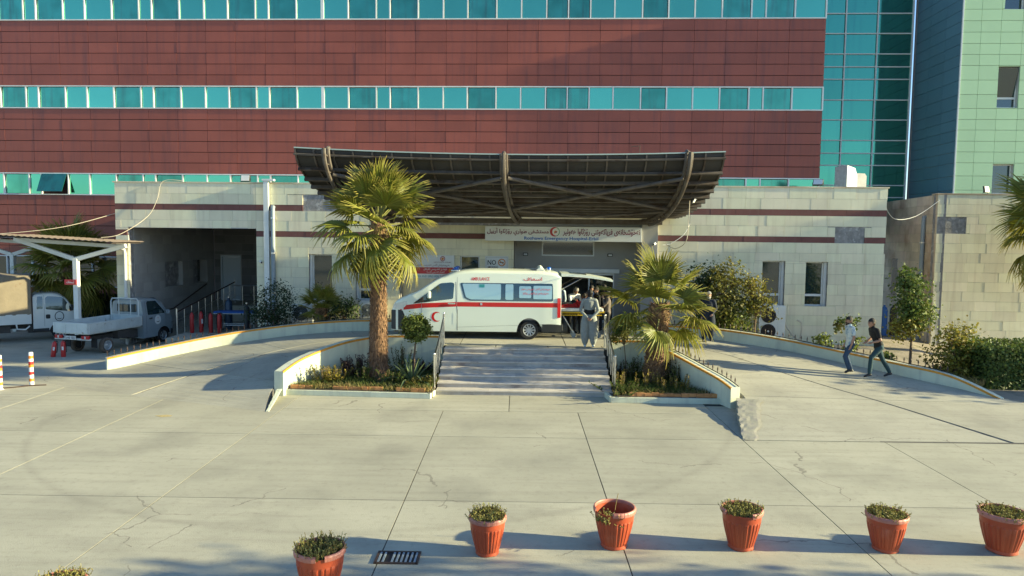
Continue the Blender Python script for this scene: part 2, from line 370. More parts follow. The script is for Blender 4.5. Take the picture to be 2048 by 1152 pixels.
# --- ramps: stations of (inner x, y, z, outer x, y, z)
RAMP_L = [(-6.45, 17.95, 0, -15.2, 21.2, 0), (-6.88, 19.75, .20, -13.75, 23.1, .02), (-6.68, 20.7, .42, -12.1, 24.3, .30), (-6.15, 21.5, .65, -10.3, 25.1, .62), (-5.42, 22.25, .87, -8.2, 25.7, .88), (-4.55, 23.05, 1.0, -6.2, 26.1, 1.0)]
RAMP_R = [(5.18, 15.95, 0, 18.8, 16.1, 0), (6.12, 18.9, .28, 14.6, 18.9, .12), (5.88, 19.65, .42, 12.7, 20.7, .32), (5.45, 20.45, .60, 11.0, 22.4, .55), (4.8, 21.95, .86, 9.1, 24.1, .80), (4.25, 22.7, 1.0, 6.7, 25.5, 1.0)]
def build_ramp(name, st, cuts, across):
    sp = smooth_path(st, 6); mb = MB(); n = len(sp)
    top = []
    for s in sp: top += [(s[0], s[1], s[2] - .014), (s[3], s[4], s[5] - .014)]
    bot = [(v[0], v[1], -.02) for v in top]
    fs = []
    for i in range(n - 1):
        a = 2 * i; fs += [(a, a + 1, a + 3, a + 2), (a + 2 * n, a + 2 + 2 * n, a, a + 2)[:0] or (a, a + 2, a + 2 + 2 * n, a + 2 * n), (a + 1, a + 1 + 2 * n, a + 3 + 2 * n, a + 3)]
    mb.add(top + bot, fs)
    root = tag(mb.build(name, M(name + '_joint', (.16, .15, .14), .95, noise=(8, .3), bump=(20, .8))), kind='structure')
    for (i0, i1) in cuts:
        for (t0, t1) in across:
            q = MB(); row = []; k = i1 - i0
            for i in range(i0, i1 + 1):
                s = sp[i]; e = .012
                for t in (t0 + e * .4, t1 - e * .4): row.append(tuple(s[j] + (s[j + 3] - s[j]) * t for j in range(3)))
            # pull the two end rows in so that a joint stays open
            for (r, r2) in ((0, 1), (k, k - 1)):
                for c in (0, 1):
                    p, p2 = Vector(row[2 * r + c]), Vector(row[2 * r2 + c]); d = (p2 - p); row[2 * r + c] = tuple(p + d.normalized() * .012)
            vs = row + [(v[0], v[1], v[2] - .012) for v in row]; m = len(row); fs = []
            for r in range(k):
                a = 2 * r; fs += [(a, a + 1, a + 3, a + 2), (a, a + 2, a + 2 + m, a + m), (a + 1, a + 1 + m, a + 3 + m, a + 3)]
            fs += [(0, m, m + 1, 1), (m - 2, m - 1, 2 * m - 1, 2 * m - 2)]
            q.add(vs, fs); q.build('slab', MT['ramp'], root)
    return root
build_ramp('ramp', RAMP_L, ((0, 9), (9, 20), (20, 30)), ((0, .5), (.5, 1)))
build_ramp('ramp', RAMP_R, ((0, 7), (7, 18), (18, 30)), ((0, .45), (.45, 1)))

# --- deck in front of the entrance
deck = MB().prism([(-4.55, 23.05), (-2.33, 23.1), (-2.33, 22.62), (2.76, 22.62), (2.76, 22.64), (4.25, 22.7), (6.75, 25.6), (5.4, 29.8), (-4.75, 29.8), (-4.75, 26.35), (-6.2, 26.1)], -.02, .984)
deck = tag(deck.build('deck_pavement', M('deck_joint', (.07, .065, .06), .95)), kind='structure')
def pslab(poly):
    c = Vector((sum(p[0] for p in poly) / len(poly), sum(p[1] for p in poly) / len(poly)))
    poly = [tuple(Vector(p) + (c - Vector(p)).normalized() * .016) for p in poly]
    MB().prism(poly, .975, 1.0).build('slab', MT['ramp'], deck)
pslab([(-4.55, 23.05), (-2.33, 23.07), (-1.9, 23.2), (-1.9, 25.6), (-5.93, 25.6)])
pslab([(-1.9, 23.2), (1.6, 23.2), (1.6, 25.6), (-1.9, 25.6)]); pslab([(1.6, 23.2), (4.69, 23.2), (6.73, 25.6), (1.6, 25.6)])
for a_, b_ in ((-2.33, -.7), (-.7, 1.0), (1.0, 2.76)): pslab([(a_, 22.75), (b_, 22.75), (b_, 23.2), (a_, 23.2)])
pslab([(2.76, 22.62), (4.25, 22.72), (4.66, 23.18), (2.76, 23.18)])
pslab([(-5.93, 25.6), (-1.9, 25.6), (-1.9, 29.7), (-4.7, 29.7), (-4.7, 26.4), (-6.17, 26.12)]); pslab([(-1.9, 25.6), (1.6, 25.6), (1.6, 29.7), (-1.9, 29.7)]); pslab([(1.6, 25.6), (6.7, 25.62), (5.4, 29.7), (1.6, 29.7)])

# --- entrance steps: seven risers, six treads and the landing edge
stairs = empty('entrance_steps', (0, 20.16, 0), 0, 'wide flight of seven grey stone steps below the ambulance', 'steps')
SX0, SX1, RISE, RUN = -2.33, 2.76, 1.0 / 7, .379
MB().xprism([(0, 0)], 0, 0) if False else None
core = MB()
for k in range(7): core.box(SX0, SX1, .03 + k * RUN, 2.29, k * RISE - (.02 if k == 0 else 0), (k + 1) * RISE - .035)
core.build('core', MT['concrete_wall'], stairs)
rs = random.Random(3)
for k in range(7):
    for nm in ('riser', 'tread'):
        cuts = [SX0] + sorted(SX0 + (SX1 - SX0) * (j + rs.uniform(.15, .85)) / 4 for j in range(4)) + [SX1]
        for a, b in zip(cuts, cuts[1:]):
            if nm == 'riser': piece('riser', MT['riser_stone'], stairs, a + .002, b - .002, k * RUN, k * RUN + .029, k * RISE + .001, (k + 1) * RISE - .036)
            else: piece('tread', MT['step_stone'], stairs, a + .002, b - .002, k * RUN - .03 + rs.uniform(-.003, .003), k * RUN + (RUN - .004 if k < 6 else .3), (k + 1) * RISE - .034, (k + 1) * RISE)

# --- low walls beside the ramps
SPIKE = None
def spike_mesh():
    mb = MB(); mb.lathe([(.0, .19), (.006, .165), (.016, .135), (.020, .12), (.010, .10), (.022, .09), (.022, .082), (.009, .075), (.009, .0)], 6)
    mb.lathe([(.0, .07), (.016, .06), (.016, .05), (.0, .04)], 6); mb.box(-.028, .028, -.004, .004, .09, .1)
    return mb.mesh('spike', MT['rust_iron'])
def wall_strip(name, pts, th, label, side, rail=None, stripe=True, spacing=.2, end_taper=False):
    """pts (x, y, base, top) along the wall; side +1: painted face on the left of the direction of travel"""
    global SPIKE
    sp = smooth_path(pts, 6); n = len(sp); L_, R_ = [], []
    nrm = []
    for i in range(n):
        a, b = sp[max(i - 1, 0)], sp[min(i + 1, n - 1)]; d = Vector((b[0] - a[0], b[1] - a[1])).normalized(); nrm.append(Vector((-d.y, d.x)))
    root = empty(name, (sp[n // 2][0], sp[n // 2][1], 0), 0, label, 'wall'); ox, oy = root.location.x, root.location.y
    def off(i, o): return (sp[i][0] + nrm[i].x * o - ox, sp[i][1] + nrm[i].y * o - oy)
    mb = MB(); vs = []
    for i in range(n):
        for o, z in ((th / 2, sp[i][2]), (th / 2, sp[i][3] - .015), (th / 2 - .015, sp[i][3]), (-th / 2 + .015, sp[i][3]), (-th / 2, sp[i][3] - .015), (-th / 2, sp[i][2])):
            vs.append((*off(i, o), z))
    fs = [(i * 6 + j, i * 6 + j + 1, (i + 1) * 6 + j + 1, (i + 1) * 6 + j) for i in range(n - 1) for j in range(5)] + [tuple(range(6)), tuple((n - 1) * 6 + j for j in range(5, -1, -1))]
    mb.add(vs, fs); mb.build('wall_body', MT['white_paint'], root)
    if stripe:
        mb = MB(); vs = []
        for i in range(n):
            for o, dz in ((th / 2 - .035, .004), (th / 2 + .004, .004), (th / 2 + .004, -.055)): vs.append((*off(i, o * side), sp[i][3] + dz))
        mb.add(vs, [(i * 3 + j, i * 3 + j + 1, (i + 1) * 3 + j + 1, (i + 1) * 3 + j) for i in range(n - 1) for j in range(2)]); mb.build('painted_edge', MT['orange_paint'], root)
    if rail:
        if SPIKE is None: SPIKE = spike_mesh()
        i0, i1, o = rail; mb = MB()
        pr = [(*off(i, o), sp[i][3] + .03) for i in range(int(i0 * (n - 1)), int(i1 * (n - 1)) + 1)]
        mb.tube(pr, .014, 4); ro = mb.build('rail', MT['black_iron'], root)
        acc = 0.0; nxt = .05
        for a, b in zip(pr, pr[1:]):
            A, Bv = Vector(a), Vector(b); l = (Bv - A).length
            while nxt <= acc + l:
                p = A + (Bv - A) * ((nxt - acc) / l); s = bpy.data.objects.new('spike', SPIKE); s.location = p; s.rotation_euler = (rs.uniform(-.06, .06), rs.uniform(-.06, .06), math.atan2(Bv.y - A.y, Bv.x - A.x)); link(s, ro); nxt += spacing
            acc += l
    return root
W_OL = [(-13.62, 23.2, 0, .42), (-12.1, 24.36, .2, .70), (-10.3, 25.18, .55, 1.02), (-8.2, 25.82, .8, 1.27), (-6.2, 26.25, .9, 1.40), (-4.6, 26.42, .9, 1.40)]
wall_strip('ramp_wall', W_OL, .26, 'long curved white wall with yellow painted edge beside the grey pickup truck', -1, (.02, .97, .06))
W_IL = [(-6.73, 19.78, 0, .70), (-6.52, 20.66, 0, .88), (-6.0, 21.45, 0, 1.08), (-5.3, 22.18, 0, 1.25), (-4.48, 22.92, 0, 1.30), (-3.5, 23.12, 0, 1.30), (-2.42, 23.14, 0, 1.30)]
wall_strip('planter_wall', W_IL, .28, 'curved white wall with orange edge behind the taller palm', -1)
W_IR = [(2.92, 22.62, 0, 1.30), (3.6, 22.64, 0, 1.30), (4.15, 22.52, 0, 1.29), (4.66, 21.86, 0, 1.15), (5.32, 20.4, 0, .88), (5.72, 19.55, 0, .70), (5.9, 18.97, 0, .57)]
wall_strip('planter_wall', W_IR, .28, 'curved white wall with orange edge and spikes behind the shorter palm', -1, (.0, 1.0, .09))
W_OR = [(4.3, 26.65, .85, 1.36), (6.75, 25.62, .8, 1.36), (7.9, 24.95, .7, 1.31), (9.2, 24.2, .6, 1.17), (10.6, 22.98, .4, .98), (11.8, 21.78, .2, .81), (12.8, 20.78, .1, .64), (13.6, 19.75, 0, .20)]
wall_strip('ramp_wall', W_OR, .26, 'long curved white wall with orange edge and spikes behind the two walking men', -1, (.05, .86, .06))
kb = MB().box(0, 5.5, -.12, .12, 0, .13, .02); kb = kb.build('kerb', MT['orange_paint'], None, (13.75, 19.55, .0), rad(-14))
tag(kb, 'orange painted kerb at the foot of the clipped hedge', 'kerb')

# --- broken concrete at the lower ends of the planter walls
def wedge(name, a, b, w, h, label, m, seed, rough):
    """a low wedge that rises from a (ground) to b (height h), ragged along its open side"""
    r = random.Random(seed); a, b = Vector((*a, 0)), Vector((*b, 0)); d = b - a; n = Vector((d.y, -d.x, 0)).normalized(); mb = MB(); K, J = 40, 6; vs = []
    for i in range(K + 1):
        t = i / K; o = mnoise.noise(Vector((t * 9, seed, 0))) * rough + mnoise.noise(Vector((t * 26, seed, 4))) * rough * .5; ww = w * (.55 + .45 * t) * (1 + mnoise.noise(Vector((t * 7, 3.3, seed))) * 3 * rough)
        p = a + d * t; z = h * t + .004
        vs.append(tuple(p + n * (o + .02 * rough / .05 * mnoise.noise(Vector((t * 15, 9, seed)))) + Vector((0, 0, -.02))))
        for j in range(J + 1): sj = j / J; q = p + n * (o + (ww - o) * sj); vs.append((q.x, q.y, z + mnoise.noise(Vector((t * 14, sj * 5, seed))) * .25 * rough * (1 - sj) + (.004 if j < J else -.006)))
    W_ = J + 2; mb.add(vs, [(i * W_ + j, (i + 1) * W_ + j, (i + 1) * W_ + j + 1, i * W_ + j + 1) for i in range(K) for j in range(W_ - 1)])
    return tag(mb.build(name, m), label, 'concrete')
wedge('broken_concrete', (5.14, 15.97), (5.93, 18.9), .62, .295, 'crumbling wedge of broken concrete at the foot of the right ramp wall', MT['rough_concrete'], 5.3, .07)
wedge('concrete_wedge', (-6.45, 17.95), (-6.74, 19.66), .14, .21, 'small concrete wedge at the end of the left planter wall', MT['white_paint'], 2.1, .012)

# --- planters
def planter(name, soil_poly, kerb_pts, label, seed, brick_ranges):
    root = empty(name, (*kerb_pts[0], 0), 0, label, 'planter'); ox, oy = kerb_pts[0]; r = random.Random(seed)
    mb = MB(); mb.prism([(x - ox, y - oy) for x, y in soil_poly], -.02, .17); mb.build('soil', MT['soil'], root)
    for a, b in zip(kerb_pts, kerb_pts[1:]):
        A, Bv = Vector(a) - Vector((ox, oy)), Vector(b) - Vector((ox, oy)); d = Bv - A
        k = MB().box(0, d.length, -.0, .1, 0, .15, .008).build('kerb', MT['white_paint'], root, (A.x, A.y, 0), math.atan2(d.y, d.x))
    A, Bv = Vector(kerb_pts[0]) - Vector((ox, oy)), Vector(kerb_pts[1]) - Vector((ox, oy)); d = Bv - A; ang = math.atan2(d.y, d.x); nv = Vector((-d.y, d.x)).normalized(); x = .12
    while x < d.length - .25:
        t = x / d.length
        if any(u0 <= t <= u1 for u0, u1 in brick_ranges):
            p = A + d.normalized() * (x + .1) + nv * (.17 + r.uniform(-.012, .012))
            br = piece('brick', MT['brick'], root, -.098, .098, -.05, .05, 0, .1); br.location = (p.x, p.y, .205 + r.uniform(-.012, .008)); br.rotation_euler = (r.uniform(-.05, .05), r.uniform(-.04, .04), ang + r.uniform(-.05, .05))
        x += .205
    return root
planter('planter', [(-6.6, 19.95), (-2.38, 19.75), (-2.36, 23.0), (-4.4, 22.85), (-5.2, 22.05), (-5.9, 21.3), (-6.4, 20.6)], [(-6.6, 19.9), (-2.42, 19.62), (-2.33, 20.12)], 'planting bed with light green kerb round the taller palm', 1, ((.02, .13), (.30, .62), (.75, .92)))
planter('planter', [(2.8, 19.5), (5.75, 19.55), (5.65, 19.5), (5.2, 20.4), (4.55, 21.8), (4.05, 22.4), (2.82, 22.5)], [(2.62, 19.45), (5.78, 19.40)], 'planting bed with light green kerb round the shorter palm', 2, ((.12, .95),))
MB().box(0, .1, 0, .75, 0, .15, .008).build('kerb', MT['white_paint'], [o for o in COL.objects if o.name == 'planter.001'][0], (-.03, .02, 0), .12)

# --- beds and floor behind the ramp walls
bl = MB().prism([(-10.3, 25.3), (-8.2, 25.95), (-6.2, 26.38), (-4.76, 26.5), (-4.76, 28.4), (-10.3, 28.55)], 0, .86)
tag(bl.build('soil_bed', MT['soil']), kind='structure')
fr = [(4.3, 26.75, .9), (6.8, 25.75, .9), (9.3, 24.3, .72), (10.7, 23.08, .55), (11.9, 21.88, .42), (12.9, 20.9, .3), (13.7, 19.8, .06), (18.9, 18.4, .03)]
bk = [(5.3, 28.0, .9), (7.5, 27.95, .7), (9.5, 27.85, .55), (11.5, 27.8, .5), (14.2, 27.7, .45), (14.3, 31.5, .42), (18.2, 34, .3), (18.9, 31, .03)]
mb = MB(); mb.add([p for ab in zip(fr, bk) for p in ab], [(2 * i, 2 * i + 2, 2 * i + 3, 2 * i + 1) for i in range(7)])
tag(mb.build('earth_bed', M('dry_earth', (.30, .25, .18), .95, noise=(1.2, .22), bump=(10, .8), alt=((.16, .14, .08), 1.5, .6, .1))), kind='structure')
mb = MB().prism([(-13.85, 27.6), (-10.42, 27.6), (-10.42, 36.2), (-13.85, 36.2)], 0, .43); mb.prism([(-13.7, 23.6), (-12.2, 24.6), (-10.42, 25.4), (-10.42, 27.6), (-13.85, 27.6)], 0, [.06, .3, .43, .43, .12])
tag(mb.build('passage_floor', MT['ramp']), kind='structure')
mb = MB().prism([(-15.75, 30.2), (-13.9, 30.2), (-13.9, 36.2), (-15.75, 36.2)], 0, [.02, .02, 1.16, 1.16]); mb.box(-13.85, -10.5, 33.4, 36.2, .40, 1.16)
tag(mb.build('passage_ramp', MT['ramp']), kind='structure')
# --- painted arrow and drain grate in the forecourt
mb = MB().add([(-9.05, 17.4, .004), (-8.82, 17.52, .004), (-8.82, 17.28, .004), (-8.62, 17.46, .004), (-8.62, 17.34, .004)], [(0, 2, 1), (1, 2, 4, 3)])
tag(mb.build('arrow_marking', M('faded_yellow', (.46, .36, .16), .85, noise=(14, .25))), 'faded yellow arrow painted on the forecourt left of the planter', 'marking')
dr = empty('drain_grate', (-1.66, 9.76, 0), 0, 'rectangular iron drain grate set in the concrete among the pots', 'drain')
mb = MB().box(-.29, .29, -.17, .17, .001, .004); mb.build('pit', MT['black'], dr)
mb = MB()
for a, b, c, d in ((-.29, .29, -.19, -.16), (-.29, .29, .16, .19), (-.31, -.28, -.19, .19), (.28, .31, -.19, .19)): mb.box(a, b, c, d, .001, .022)
mb.build('grate_frame', MT['rust_iron'], dr)
for k in range(9):
    if k == 2: continue
    piece('bar', MT['grey_pipe'], dr, -.255 + k * .064 - .014, -.255 + k * .064 + .014, -.158, .158, .006, .018)
# ================================================================= BUILDINGS
TH = math.atan(-0.036)                 # the hospital stands two degrees off the forecourt joints
def bframe(name, a, label, cat): return empty(name, (0, a, 0), TH, label, cat)
MT['stone_i'] = M('stone_joined', (.73, .68, .48), .85, island=.065, noise=(1.3, .08), bump=(30, .25), streak=((.40, .30, .20), .28))
def subtract(rects, h):
    out = []
    for (x0, x1, z0, z1) in rects:
        a0, a1, b0, b1 = max(x0, h[0]), min(x1, h[1]), max(z0, h[2]), min(z1, h[3])
        if a0 >= a1 or b0 >= b1: out.append((x0, x1, z0, z1)); continue
        if z0 < b0: out.append((x0, x1, z0, b0))
        if b1 < z1: out.append((x0, x1, b1, z1))
        if x0 < a0: out.append((x0, a0, b0, b1))
        if a1 < x1: out.append((a1, x1, b0, b1))
    return [r for r in out if r[1] - r[0] > .03 and r[3] - r[2] > .03]
def clad(parent, x0, x1, courses, holes, seed, wmin=.55, wmax=1.05, joined=False, m='stone', th=.032, y=0.0, jm='stone_i'):
    """stone facing in courses; every block a piece of its own in front of the backing wall"""
    r = random.Random(seed); mb = MB()
    for (z0, z1, mm) in courses:
        x = x0 + r.uniform(-.5, 0)
        while x < x1:
            w = r.uniform(wmin, wmax) if mm != 'stone_red' else r.uniform(.9, 1.3); a, b = max(x, x0), min(x + w, x1); x += w
            if b - a < .05: continue
            rr = [(a, b, z0, z1)]
            for h in holes: rr = subtract(rr, h)
            for (p, q, s, t) in rr:
                d = r.uniform(-.003, .004)
                if joined: mb.box(p + .003, q - .003, y - th + d, y + .004, s + .003, t - .003)
                else: piece('stone_block', MT[mm if mm != 'stone' else m], parent, p + .003, q - .003, y - th + d, y + .004, s + .003, t - .003)
    if joined: tag(mb.build('stone_blocks', MT[jm], parent), kind='stuff')
def courses(lo, hi=6.57, stripes=True):
    c = [(6.15, 6.57, 'stone'), (5.73, 6.15, 'stone'), (5.49, 5.73, 'stone_red'), (5.085, 5.49, 'stone'), (4.68, 5.085, 'stone'), (4.45, 4.68, 'stone_red')]
    if not stripes: c = [(a, b, 'stone') for a, b, m in c]
    z = 4.45
    while z > lo: c.append((max(z - .405, lo), z, 'stone')); z -= .405
    return [(max(a, lo), min(b, hi), m) for a, b, m in c if b > lo + .02 and a < hi - .02]
def hole_wall(mb, x0, x1, z0, z1, y0, y1, holes):
    rr = [(x0, x1, z0, z1)]
    for h in holes: rr = subtract(rr, h)
    for a, b, c, d in rr: mb.box(a, b, y0, y1, c, d)
    return mb
def window(parent, x0, x1, z0, z1, y=.16, transom=None, glass='glass_dark', fw=.05, sill=True):
    f = MB()
    for a, b, c, d in ((x0, x0 + fw, z0, z1), (x1 - fw, x1, z0, z1), (x0 + fw, x1 - fw, z1 - fw, z1), (x0 + fw, x1 - fw, z0, z0 + fw)): f.box(a, b, y - .03, y + .05, c, d)
    zz = [z0 + fw, z1 - fw]
    if transom: f.box(x0 + fw, x1 - fw, y - .03, y + .05, transom - .045, transom + .045); zz = [z0 + fw, transom - .045, transom + .045, z1 - fw]
    fo = f.build('window', MT['frame_white'], parent)
    for a, b in zip(zz[::2], zz[1::2]): piece('pane', MT[glass], fo, x0 + fw + .002, x1 - fw - .002, y + .005, y + .02, a + .002, b - .002)
    return fo

# --- the red panelled block ------------------------------------------------------------------
red = bframe('hospital_block', 34.5, 'long red panelled hospital block with rows of teal windows', 'building')
mb = MB(); mb.box(-34, 14.2, .10, 4, 5.2, 18.2); mb.box(-34, -16.4, .10, 4, 0, 5.2); mb.build('wall', MT['red_back'], red)
MULL = [-33.2, -31.9, -30.5, -29.2, -27.9, -26.9, -25.66, -24.36, -23.73, -22.36, -21.27, -19.92, -18.56, -17.93, -16.56, -15.34, -14.17, -12.81, -12.17, -10.81, -9.54, -8.29, -6.93, -6.27, -4.91, -3.7, -2.54, -1.16, 0.02, 1.21, 2.24, 3.28, 4.41, 5.71, 6.93, 8.15, 9.41, 10.77, 11.43, 12.77, 14.19]
DIRTY = {-25.66, -23.73, -19.92, -17.93, -14.17, -12.17, -8.29, -6.27, -2.54, 1.21, 2.24, 5.71, 9.41, 11.43}
for ri, (z0, z1, xmax) in enumerate(((14.83, 15.97, 15), (10.61, 11.72, 15), (6.38, 7.47, 15), (1.8, 3.36, -16.4))):
    f = MB(); xs = [x for x in MULL if x <= xmax]; f.box(xs[0], xs[-1] + .02, -.03, .12, z1 - .05, z1); f.box(xs[0], xs[-1] + .02, -.045, .12, z0, z0 + .05)
    for x in xs: w = .07 if abs(x + 9.54) < .01 else .03; f.box(x - w, x + w, -.025, .12, z0 + .05, z1 - .05)
    fo = f.build('window_frame', MT['frame_white'], red)
    for a, b in zip(xs, xs[1:]):
        d = a in DIRTY; i = .012 if not d else .03
        if ri == 2 and abs(a + 23.73) < .01:
            o = piece('pane', MT['glass_dirty'], fo, a + .05, b - .05, -.012, .012, z0 + .06, z1 - .06); o.rotation_euler = (rad(-24), 0, 0); o.location.y = -.24; o.location.z += .05; continue
        o = piece('pane', MT['glass_dark' if ri == 3 else ('glass_dirty' if d else 'glass_teal')], fo, a + .03 + i, b - .03 - i, .05 + (.02 if d else 0), .07 + (.02 if d else 0), z0 + .05 + i, z1 - .05 - i)
        if rs.random() < .8: o.rotation_euler = (rs.uniform(-.004, .004), 0, rs.uniform(-.006, .006))
pan = []
xe = [-33.9 + 1.4635 * k for k in range(33)]; xe = [x + (-25.51 - xe[5] + .73) * 0 for x in xe]; xe = [-25.51 - 1.4635 * 5 + 1.4635 * k for k in range(32)] + [14.2]
for (z0, z1, n) in ((11.72, 14.83, 6), (7.47, 10.61, 6), (3.36, 6.38, 6), (0, 1.8, 3), (15.97, 18.2, 4)):
    for k in range(n):
        for a, b in zip(xe, xe[1:]):
            if a < -33 or (z1 < 7 and a > -17.6): continue
            h = (z1 - z0) / n
            if z1 < 7 and b > -16.4: b = -16.4
            pan.append((a, b, z0 + k * h, z0 + (k + 1) * h))
pan.sort(key=lambda p: (p[3] > 15.5, p[0] < -26, p[3] < 2, abs(p[0])))
joint = MB()
for i, (a, b, c, d) in enumerate(pan):
    if i < 300: piece('panel', MT['red_panel'], red, a + .006, b - .006, rs.uniform(-.005, .003), .06, c + .014, d - .014)
    else: joint.box(a + .006, b - .006, rs.uniform(-.005, .003), .06, c + .014, d - .014)
tag(joint.build('panels', MT['red_panel'], red), kind='stuff')

# --- glass stair tower between the red block and the green tower ------------------------------
cw = bframe('curtain_wall', 37.5, 'tall teal glass curtain wall between red and green blocks', 'building')
VX = [13.2, 14.7, 16.42, 18.0, 19.72]; HZ = [5.15, 6.14, 6.77, 7.38, 8.39, 9.0, 9.65, 10.68, 11.68, 12.71, 13.33, 13.97, 14.98, 15.97, 17.0, 18.0]
MB().box(13.2, 19.84, .12, .6, 5.0, 18.2).build('wall', MT['black'], cw)
f = MB()
for x in VX: f.box(x - .03, x + .03, -.04, .1, 5.0, 18.1)
for z in HZ:
    for a, b in zip(VX, VX[1:]): f.box(a + .03, b - .03, -.035, .1, z - .025, z + .025)
fo = f.build('window_frame', MT['frame_white'], cw)
for a, b in zip(VX, VX[1:]):
    for c, d in zip(HZ, HZ[1:]):
        o = piece('pane', MT['glass_curtain'], fo, a + .032, b - .032, .03, .06, c + .027, d - .027); o.rotation_euler = (rs.uniform(-.004, .004), 0, rs.uniform(-.004, .004))

# --- green tower -------------------------------------------------------------------------------
gt = bframe('green_tower', 33.5, 'pale green panelled tower with slate blue side wall', 'building')
GZ = [0, 1.0, 2.0, 3.0, 3.9, 4.5, 5.1, 5.7, 6.3, 6.9, 7.54, 8.13, 8.62, 9.1, 9.6, 10.07, 10.56, 11.18, 11.82, 12.46, 12.95, 13.43, 13.93, 14.43, 14.93, 15.43, 15.93, 16.45, 17.0, 17.6, 18.2]
GXC = [19.8, 20.62, 21.49, 22.42, 23.3, 24.2, 25.1, 26.0]; GW = [(21.49, 22.42, 6.3, 8.08), (21.49, 22.42, 10.6, 12.42), (21.6, 22.5, 14.95, 16.75), (25.1, 26.0, 10.6, 12.42)]
mb = MB(); hole_wall(mb, 19.85, 30, 0, 18.3, .06, .4, GW); mb.box(19.85, 30, .4, .45, 0, 18.3); mb.box(19.85, 30, .45, 4.3, 0, 18.3); mb.build('wall', MT['concrete_wall'], gt)
for c, d in zip(GZ, GZ[1:]):
    for a, b in zip(GXC, GXC[1:]):
        rr = [(a, b, c, d)]
        for h in GW: rr = subtract(rr, h)
        for p, q, s, t in rr: piece('panel', MT['green_panel'], gt, p + .006, q - .006, 0, .055, s + .008, t - .008)
    for a, b in ((.06, 1.35), (1.35, 2.68), (2.68, 4.0)): piece('side_panel', MT['slate_panel'], gt, 19.8, 19.846, a + .006, b - .006, c + .008, d - .008)
MB().box(19.785, 19.835, -.02, .05, 0, 18.3).build('corner_trim', MT['white_metal'], gt)
for i, h in enumerate(GW):
    w = window(gt, h[0], h[1], h[2], h[3], .24, h[2] + .45 if i < 2 else None)
    if i == 1: ps = [o for o in COL.objects if o.parent == w]; ps[-1].rotation_euler = (rad(9), 0, 0); ps[-1].location.y -= .1

# --- stone annex -------------------------------------------------------------------------------
ax = bframe('stone_annex', 28.2, 'low pale stone emergency wing with two dark red bands', 'building')
WB = [(-8.42, -7.48, 1.92, 3.77), (-6.52, -5.54, 1.95, 3.70)]; WC = [(-2.36, -1.58, 2.82, 3.77)]; WD = [(9.55, 10.42, 1.98, 3.73), (11.22, 12.06, 1.98, 3.71)]
# covered bay at the left end
mb = MB(); mb.box(-16.32, -10.55, 0, .32, 4.80, 6.55); mb.box(-16.32, -15.83, 0, .32, 0, 4.8); mb.box(-16.32, -16.0, .32, 6, 0, 6.5)
w = mb.build('wall', MT['rubble'], ax)
clad(w, -16.35, -10.55, courses(4.77), [], 11); clad(w, -16.35, -15.83, courses(.2, 4.77), [], 12)
piece('lintel_soffit', MT['render_grey'], ax, -15.83, -10.55, -.03, .32, 4.765, 4.795)
mb = MB(); mb.box(-16.0, -10.4, .33, 7.8, 4.78, 4.95); mb.build('ceiling', MT['bay_ceiling_shaded'], ax)
# inner side wall of the bay, turned to face right
IW = [(2.65, 4.2, 2.15, 3.27), (5.2, 6.6, 2.15, 3.27)]
mb = MB(); hole_wall(mb, .32, 7.4, 0, 4.78, .03, .43, IW); mb.box(.32, 7.4, .43, .5, 0, 4.78); w = mb.build('inner_wall', MT['bay_stone_shaded'], ax); w.location = (-15.80, 0, 0); w.rotation_euler = (0, 0, pi / 2)
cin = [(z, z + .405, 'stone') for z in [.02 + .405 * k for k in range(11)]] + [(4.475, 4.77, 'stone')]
clad(w, .32, 7.35, [(a, b, 'stone_red' if a > 4.4 else m) for a, b, m in cin], IW, 13, joined=True, y=.03, jm='bay_stone_shaded')
for h in IW: piece('pane', MT['glass_dark'], w, h[0] + .03, h[1] - .03, .36, .38, h[2] + .03, h[3] - .03)
MB().tube([(.6, -.06, 1.0), (3.2, -.06, 1.15), (6.4, -.06, 2.05)], .03, 8).build('handrail', MT['rust_iron'], w)
# back wall of the bay with its door
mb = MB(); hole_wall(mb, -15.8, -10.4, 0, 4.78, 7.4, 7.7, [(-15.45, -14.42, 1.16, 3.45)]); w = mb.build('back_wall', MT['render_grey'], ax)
clad(w, -15.77, -10.55, [(a, b, 'stone') for a, b, m in cin], [(-15.5, -14.37, 1.1, 3.5)], 14, joined=True, y=7.4, jm='bay_back_shaded')
d = MB(); d.box(-15.45, -15.38, 7.36, 7.5, 1.16, 3.45); d.box(-14.49, -14.42, 7.36, 7.5, 1.16, 3.45); d.box(-15.38, -14.49, 7.36, 7.5, 3.38, 3.45); d.box(-15.37, -14.50, 7.44, 7.49, 1.18, 3.37)
do = d.build('door', MT['door_white'], ax); MB().tube([(-14.6, 7.40, 2.2), (-14.6, 7.38, 2.05)], .02, 6).build('handle', MT['steel'], do)
# left wing front
mb = MB(); hole_wall(mb, -10.55, -4.75, 0, 6.55, 0, .35, WB); mb.box(-10.55, -4.75, .42, .5, 0, 6.5); mb.box(-10.55, -10.3, .5, 7.6, 0, 4.78); w = mb.build('wall', MT['rubble'], ax)
clad(w, -10.55, -4.75, courses(.7), WB + [(-8.64, -7.2, 5.49, 6.13)], 15)
for h in WB: window(ax, h[0] + .1, h[1], h[2], h[3], .22, h[2] + .42); piece('jamb', MT['frame_white'], ax, h[0], h[0] + .098, .10, .40, h[2], h[3])
